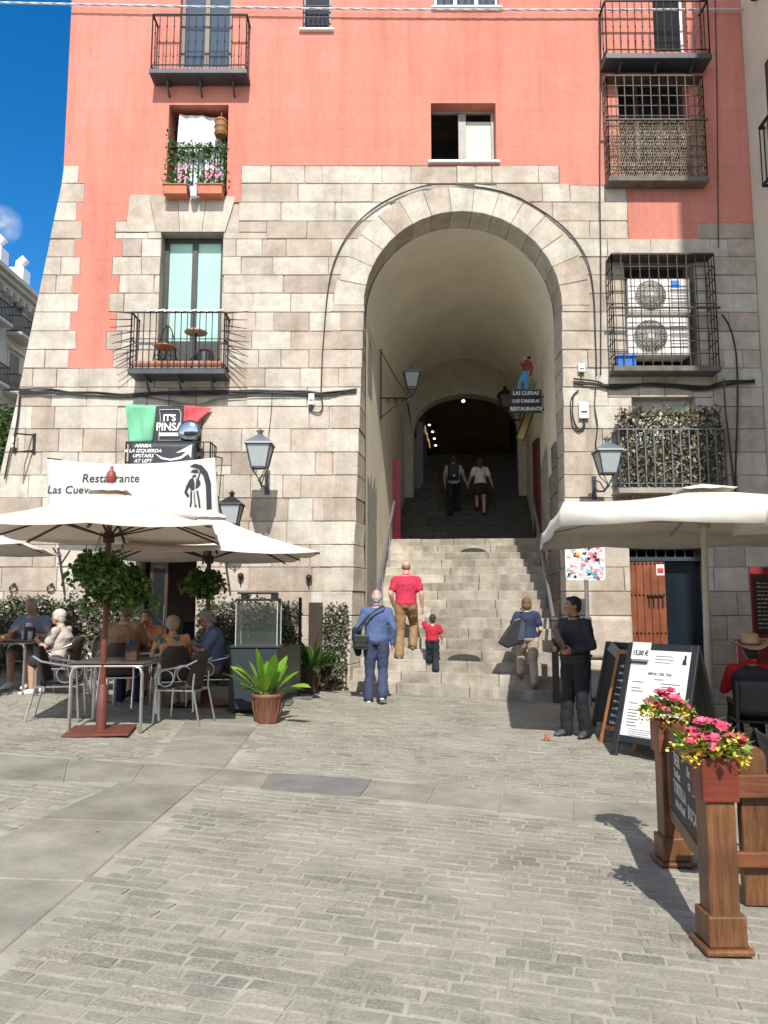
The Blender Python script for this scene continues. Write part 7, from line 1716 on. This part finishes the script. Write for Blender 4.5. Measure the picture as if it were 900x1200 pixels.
# 2 bald man in a pink polo, climbing
q2 = step_at(476, 2, .17)
t2, J2, s2 = person('bald man in a pink red polo shirt and beige trousers climbing the stairs', q2, R(-8), 1.82,
    {'kneeL': (-.105, .04, .50), 'ankL': (-.11, -.06, .10), 'toeL': (-.125, .09, .03), 'kneeR': (.115, .26, .60), 'ankR': (.11, .14, .26), 'toeR': (.115, .26, .215), 'neck': (0, .06, 1.45), 'head': (0, .095, 1.605), 'shR': (.19, .045, 1.375), 'shL': (-.19, .045, 1.375), 'elbR': (.275, -.02, 1.13), 'wriR': (.285, .06, .90), 'elbL': (-.265, -.03, 1.13), 'wriL': (-.23, .12, .92)},
    sk=(.58, .33, .24, 1), shirt=C('pink_polo', 186, 44, 72), trousers=C('beige_chino', 146, 116, 82), shoes=mat('dark_trainer', (.035, .035, .04, 1), .5), hair='stubble', hairc=(.30, .19, .14, 1), nod=.1, girth=1.08, collar=C('pink_polo', 186, 44, 72), sole=mat('grey_sole', (.3, .3, .3, 1)))
# 3 small boy in red, left hand held by the man
q3 = step_at(507, 1, .15)
hand2 = place(t2) @ (J2['wriR'] + (J2['wriR'] - J2['elbR']).normalized() * .09)
k3 = 1.02 / 1.75; M3 = Matrix.Translation(q3) @ Matrix.Rotation(R(-6), 4, 'Z'); hl = (M3.inverted() @ hand2) / k3; hl = hl + Vector((.0, .0, -.10))
person('small dark haired boy in a red shirt holding the hand of the bald man', q3, R(-6), 1.02,
    {'kneeL': (-.11, .14, .52), 'ankL': (-.11, .20, .36), 'toeL': (-.12, .38, .30), 'kneeR': (.10, .04, .50), 'ankR': (.105, -.05, .10), 'toeR': (.12, .13, .03), 'shR': (.19, 0, 1.34), 'shL': (-.20, .02, 1.36), 'neck': (0, .03, 1.40), 'head': (.01, .05, 1.54), 'elbL': tuple(Vector((-.2, .02, 1.36)).lerp(hl, .52) + Vector((-.02, -.04, -.06))), 'wriL': tuple(hl), 'elbR': (.27, .0, 1.12), 'wriR': (.29, .12, .95)},
    sk=(.55, .31, .23, 1), shirt=C('red_tee', 172, 34, 50), trousers=C('navy_jogger', 32, 37, 54), shoes=mat('grey_trainer', (.20, .20, .21, 1), .6), sole=WHITEP, hair='short', hairc=(.045, .03, .022, 1), vox=.0075, girth=1.05)
# 4 woman in a navy shirt with a big bag
q4 = step_at(617, 0, .13)
t4, J4, s4 = person('woman with brown bobbed hair in navy shirt and cream trousers climbing the stairs', q4, R(-4), 1.60,
    {'kneeR': (.10, .03, .50), 'ankR': (.10, -.05, .09), 'toeR': (.12, .10, .03), 'kneeL': (-.11, .22, .62), 'ankL': (-.14, .10, .27), 'toeL': (-.15, .24, .21), 'neck': (.0, .10, 1.43), 'head': (.01, .155, 1.575), 'shR': (.175, .085, 1.37), 'shL': (-.175, .085, 1.37), 'elbR': (.25, .05, 1.10), 'wriR': (.23, .22, .98), 'elbL': (-.30, -.02, 1.16), 'wriL': (-.20, .17, 1.10)},
    sk=(.60, .37, .29, 1), shirt=C('navy_tee', 36, 47, 76), trousers=C('cream_trouser', 176, 158, 142), trim='crop', shoes=mat('tan_shoe', (.16, .09, .06, 1), .5), hair='bob', hairc=(.16, .085, .045, 1), fem=True, girth=1.06)
M4 = place(t4); m_ = MB(); bgp = M4 @ Vector((-.22, -.07, .98)); b4 = thing('tote_bag', 'big black tote bag under the arm of the woman in navy', 'bag', bgp)
m_.prism([(-.30, -.20), (-.14, -.29), (.16, -.19), (.19, .10), (.10, .24), (-.02, .20)], -.05, .05); m_.build('bag_body', BAGM, b4, .03, seg=2)
m_ = MB(); m_.prism([(.03, -.16), (.15, -.15), (.17, .12), (.11, .20)], -.062, -.05); m_.build('side_pocket', mat('blue_black_gloss', (.06, .085, .11, 1), .3), b4, .006)
m_ = MB(); m_.tube([(.13, -.0, .2), (.15, .0, .34), (.12, .1, .38)], .012); m_.build('handle', STRAP, b4)
# 5 the waiter with his menus
q5 = onG(*G(677, 863).xy)
def lap(t, J, s, HP_, up, side):
    m = MB(); m.obox(J['neck'] + Vector((-.10, .118, -.15)) * s, (.07, .006, .014)); m.obox(J['neck'] + Vector((-.09, .121, -.17)) * s, (.05, .006, .012)); m.build('embroidery', WHITEP, t)
t5, J5, s5 = person('waiter in black shirt and trousers standing by the menu boards, holding menus', q5, R(128), 1.72,
    {'kneeL': (-.10, .02, .50), 'kneeR': (.10, .03, .50), 'ankL': (-.10, -.04, .085), 'toeL': (-.15, .12, .03), 'ankR': (.12, .06, .085), 'toeR': (.14, .22, .03), 'elbL': (-.25, -.02, 1.13), 'wriL': (-.13, .22, 1.08), 'elbR': (.25, .0, 1.13), 'wriR': (.13, .24, 1.10)},
    sk=(.36, .175, .11, 1), shirt=mat('black_shirt', (.018, .02, .026, 1), .75, var=.3), sleeve='long', trousers=mat('black_trousers', (.009, .010, .014, 1), .85, var=.3), shoes=mat('worn_black_shoe', (.07, .07, .07, 1), .5), sole=IRON, hair='short', hairc=(.015, .012, .011, 1), look=-.62, girth=1.14, belt=STRAP, collar=mat('black_shirt', (.018, .02, .026, 1)), vox=.0085, curl=.75, palms={'L': (.9, 0, .2), 'R': (-.9, 0, .2)}, extra=lap)
M5 = place(t5); mp = M5 @ Vector((0, .31, 1.20)); mf = thing('menu_folder', 'dark brown menu folder held upright in the hands of the waiter', 'menu', mp, R(95))
m_ = MB(); MM = Matrix.Rotation(-.25, 3, 'X') @ Matrix.Rotation(.5, 3, 'Y'); m_.obox((0, 0, 0), (.24, .014, .33), MM); m_.build('cover', mat('brown_leatherette', (.085, .06, .05, 1), .5), mf, .004); m_ = MB(); m_.obox((0, -.0085, .004), (.20, .003, .27), MM); m_.build('cover_panel', mat('brown_leatherette2', (.11, .08, .065, 1), .5), mf)
# 6/7 the couple inside the passage
def upstep(px, i): v_ = V2 + i * .325 + .16; y = 13.3 + v_ * cT; u = (at(px, 600, y).x - O3.x - v_ * sT) / cT; return SV(u, v_, ZL + RIS * (i + 1))
q6, q7 = upstep(532, 4), upstep(563, 4)
t6, J6, s6 = person('man with a dark backpack walking up inside the passage, hand in hand with a woman', q6, R(-6), 1.73,
    {'kneeR': (.1, .2, .62), 'ankR': (.1, .12, .26), 'toeR': (.11, .25, .21), 'elbR': (.28, -.03, 1.15), 'wriR': (.38, .05, .93), 'elbL': (-.25, .0, 1.14), 'wriL': (-.24, .08, .91)}, shirt=C('grey_tee', 175, 170, 165), trousers=C('dark_trousers', 26, 28, 36), hair='short', hairc=(.05, .035, .025, 1), vox=.012)
M6 = place(t6); bk_ = thing('backpack', 'dark backpack with a small white patch on the back of the man in the passage', 'backpack', M6 @ Vector((0, -.20, 1.22)), R(-6)); m_ = MB(); m_.obox((0, 0, 0), (.30, .17, .46)); m_.build('pack', mat('dark_pack', (.02, .018, .024, 1), .7), bk_, .05, seg=3); m_ = MB(); m_.obox((0, -.10, -.09), (.23, .06, .2)); m_.build('front_pocket', mat('dark_pack2', (.03, .024, .03, 1), .7), bk_, .03); m_ = MB(); m_.obox((.02, -.134, -.12), (.06, .006, .04)); m_.build('patch', WHITEP, bk_)
person('woman with long brown hair, white top and black skirt walking up inside the passage', q7, R(-2), 1.66,
    {'kneeL': (-.09, .2, .62), 'ankL': (-.09, .12, .26), 'toeL': (-.1, .25, .21), 'elbL': (-.28, -.03, 1.15), 'wriL': (-.36, .05, .93), 'elbR': (.28, .0, 1.14), 'wriR': (.36, .08, .93)}, sk=(.56, .33, .25, 1), shirt=C('white_top', 215, 212, 210), trousers=mat('black_skirt', (.018, .018, .022, 1), .8), trim='skirt', hair='long', hairc=(.10, .05, .025, 1), fem=True, vox=.011)
# seated guests
def seat(k): (x, y), a = SEATS[k]; return onG(x, y), R(a)
EATR = {'elbR': (.26, .16, .74), 'wriR': (.12, .36, .84)}; EATL = {'elbL': (-.26, .16, .74), 'wriL': (-.12, .36, .84)}
q, a = seat('grey'); person('grey haired man in a blue grey shirt seated facing out at the left edge table', q, a, 1.84, dict(EATR, elbL=(-.27, .14, .72), wriL=(-.14, .40, .80), neck=(0, .06, 1.05), head=(0, .12, 1.20)), SIT, sk=(.50, .27, .19, 1), shirt=C('grey_blue_shirt', 118, 128, 150), trousers=C('stone_shorts', 120, 118, 110), trim='shorts', shoes=WHITEP, hair='crop', hairc=(.34, .32, .30, 1), nod=.1, girth=1.12)
q, a = seat('white'); person('white haired woman in a white top seated at the left edge table, back turned', q, a, 1.66, dict(elbR=(.24, .18, .76), wriR=(.10, .30, .98), elbL=(-.24, .14, .74), wriL=(-.12, .34, .84), head=(0, .09, 1.195)), SIT, sk=(.52, .30, .22, 1), shirt=C('white_blouse', 186, 176, 166), trousers=C('dark_skirt', 50, 48, 56), trim='shorts', shoes=WHITEP, hair='fluffy', hairc=(.55, .50, .42, 1), look=.15, fem=True, girth=1.1)
q, a = seat('teal'); person('guest in a teal shirt leaning on the table at the left edge, mostly cut off', q, a, 1.75, dict(elbR=(.34, .26, .80), wriR=(.42, .46, .84), neck=(.05, .08, 1.04), head=(.06, .14, 1.19)), SIT, sk=(.50, .26, .16, 1), shirt=C('teal_tee', 36, 104, 118), trousers=C('blue_jean', 40, 62, 110), hair='short', hairc=(.06, .04, .03, 1), girth=1.1)
q, a = seat('beige'); person('broad man in a beige shirt with his back turned, behind the parasol pole', q, a, 1.86, dict(EATR, neck=(0, .05, 1.05), head=(0, .13, 1.19), **EATL), SIT, sk=(.50, .27, .18, 1), shirt=C('beige_shirt', 150, 116, 84), trousers=C('blue_jean2', 44, 54, 82), shoes=mat('brown_shoe', (.06, .02, .02, 1), .5), hair='short', hairc=(.16, .12, .09, 1), nod=.2, girth=1.22)
q, a = seat('arms'); person('guest raising a hand to the mouth, half hidden by the hanging basket', q, a, 1.72, dict(elbR=(.26, .20, .84), wriR=(.05, .22, 1.08), elbL=(-.26, .20, .80), wriL=(-.05, .30, .95), head=(0, .1, 1.19)), SIT, sk=(.58, .29, .18, 1), shirt=C('apricot_tee', 196, 128, 92), trousers=C('dark_short', 50, 50, 60), trim='shorts', hair='short', hairc=(.12, .08, .05, 1), nod=.1)
FLORAL = mat_island('floral_blouse', [(0, (.60, .33, .20, 1)), (1, (.60, .33, .20, 1))], .85, bmp=.15)
n_ = FLORAL.node_tree; b_ = n_.nodes['Principled BSDF']; v_ = tex(n_, 'ShaderNodeTexVoronoi', 11); 
n_.links.new(ramp(n_, v_.outputs['Color'], [(0, (.62, .30, .16, 1)), (.55, (.66, .44, .30, 1)), (.62, (.10, .16, .13, 1)), (.75, (.60, .22, .08, 1)), (.9, (.55, .40, .2, 1))], 'CONSTANT'), b_.inputs['Base Color'])
q, a = seat('floral'); person('woman with fair fluffy hair in an orange floral blouse, seated with her back turned', q, a, 1.66, dict(EATR, head=(0, .09, 1.19), **EATL), SIT, sk=(.52, .30, .22, 1), shirt=FLORAL, sleeve='elbow', trousers=C('pale_trousers', 176, 160, 140), hair='fluffy', hairc=(.42, .30, .20, 1), fem=True, girth=1.12, nod=.15)
q, a = seat('blue'); person('grey haired man in a blue grey polo and sunglasses looking down at his plate', q, a, 1.80, dict(EATR, neck=(0, .07, 1.04), head=(0, .15, 1.185), **EATL), SIT, sk=(.48, .25, .17, 1), shirt=C('blue_grey_polo', 96, 106, 134), trousers=C('khaki_shorts', 132, 110, 88), trim='shorts', hair='crop', hairc=(.32, .29, .26, 1), nod=.45, girth=1.1, glasses=True, collar=C('blue_grey_polo', 96, 106, 134))
# person in the straw hat
q = onG(*HATXY); t8, J8, s8 = person('person in a dark waistcoat with red sleeves seated at the far right, back turned', q, R(-14), 1.72, dict(elbR=(.29, .08, .78), wriR=(.24, .36, .80), elbL=(-.27, .12, .76), wriL=(-.15, .38, .82), neck=(0, .03, 1.04), head=(.02, .08, 1.19)), SIT, sk=(.42, .22, .14, 1), shirt=C('crimson_shirt', 170, 14, 32), sleeve='long', trousers=C('black_jeans', 22, 22, 28), hair='short', hairc=(.02, .016, .013, 1), girth=1.05,
    extra=lambda t, J, s, HP_, up, side: (lambda m: (loftl(m, [(J['pelvis'] + up * a * s, side, up.cross(side), rx * s, ry * s) for a, rx, ry in ((-.03, .21, .17), (.10, .205, .165), (.25, .21, .165), (.38, .235, .17), (.44, .24, .15), (.48, .16, .115), (.50, .09, .09))]), fuse(m.build('waistcoat', mat('charcoal_vest', (.022, .02, .024, 1), .8), t), .012, 3, .015)))(MB()))
M8 = place(t8); hc8 = M8 @ (J8['head'] + Vector((0, -.01, .07))); HT8 = thing('straw_hat', 'tan straw cowboy hat on the head of the person at the far right', 'hat', hc8, R(-14))
m_ = MB(); vs_ = []; n = 28
for j in range(5):
    f = j / 4; 
    for i in range(n): an = 2 * math.pi * i / n; r_ = lerp(.095, .21, f); vs_.append((math.cos(an) * r_ * 1.05, math.sin(an) * r_ * 1.1, -.0 + .075 * f * f * math.cos(an) ** 2 - .035 * f * math.sin(an) ** 2))
m_.add(vs_, [(j * n + i, j * n + (i + 1) % n, (j + 1) * n + (i + 1) % n, (j + 1) * n + i) for j in range(4) for i in range(n)], True)
STRAW = mat('straw', (.50, .33, .20, 1), .8, var=.25, bmp=.4, bscale=120); m_.build('brim', STRAW, HT8, solid=.008)
m_ = MB(); m_.lathe([(.098, -.01), (.095, .03), (.088, .09), (.078, .125), (.05, .135), (.02, .115), (.003, .11)], (0, 0, 0), 24, sy=1.15, cap=False); m_.build('crown', STRAW, HT8)
m_ = MB(); m_.lathe([(.1, .0), (.1, .025)], (0, 0, 0), 24, sy=1.15, cap=False); m_.build('band', mat('hat_band', (.15, .08, .05, 1), .6), HT8, solid=.004)
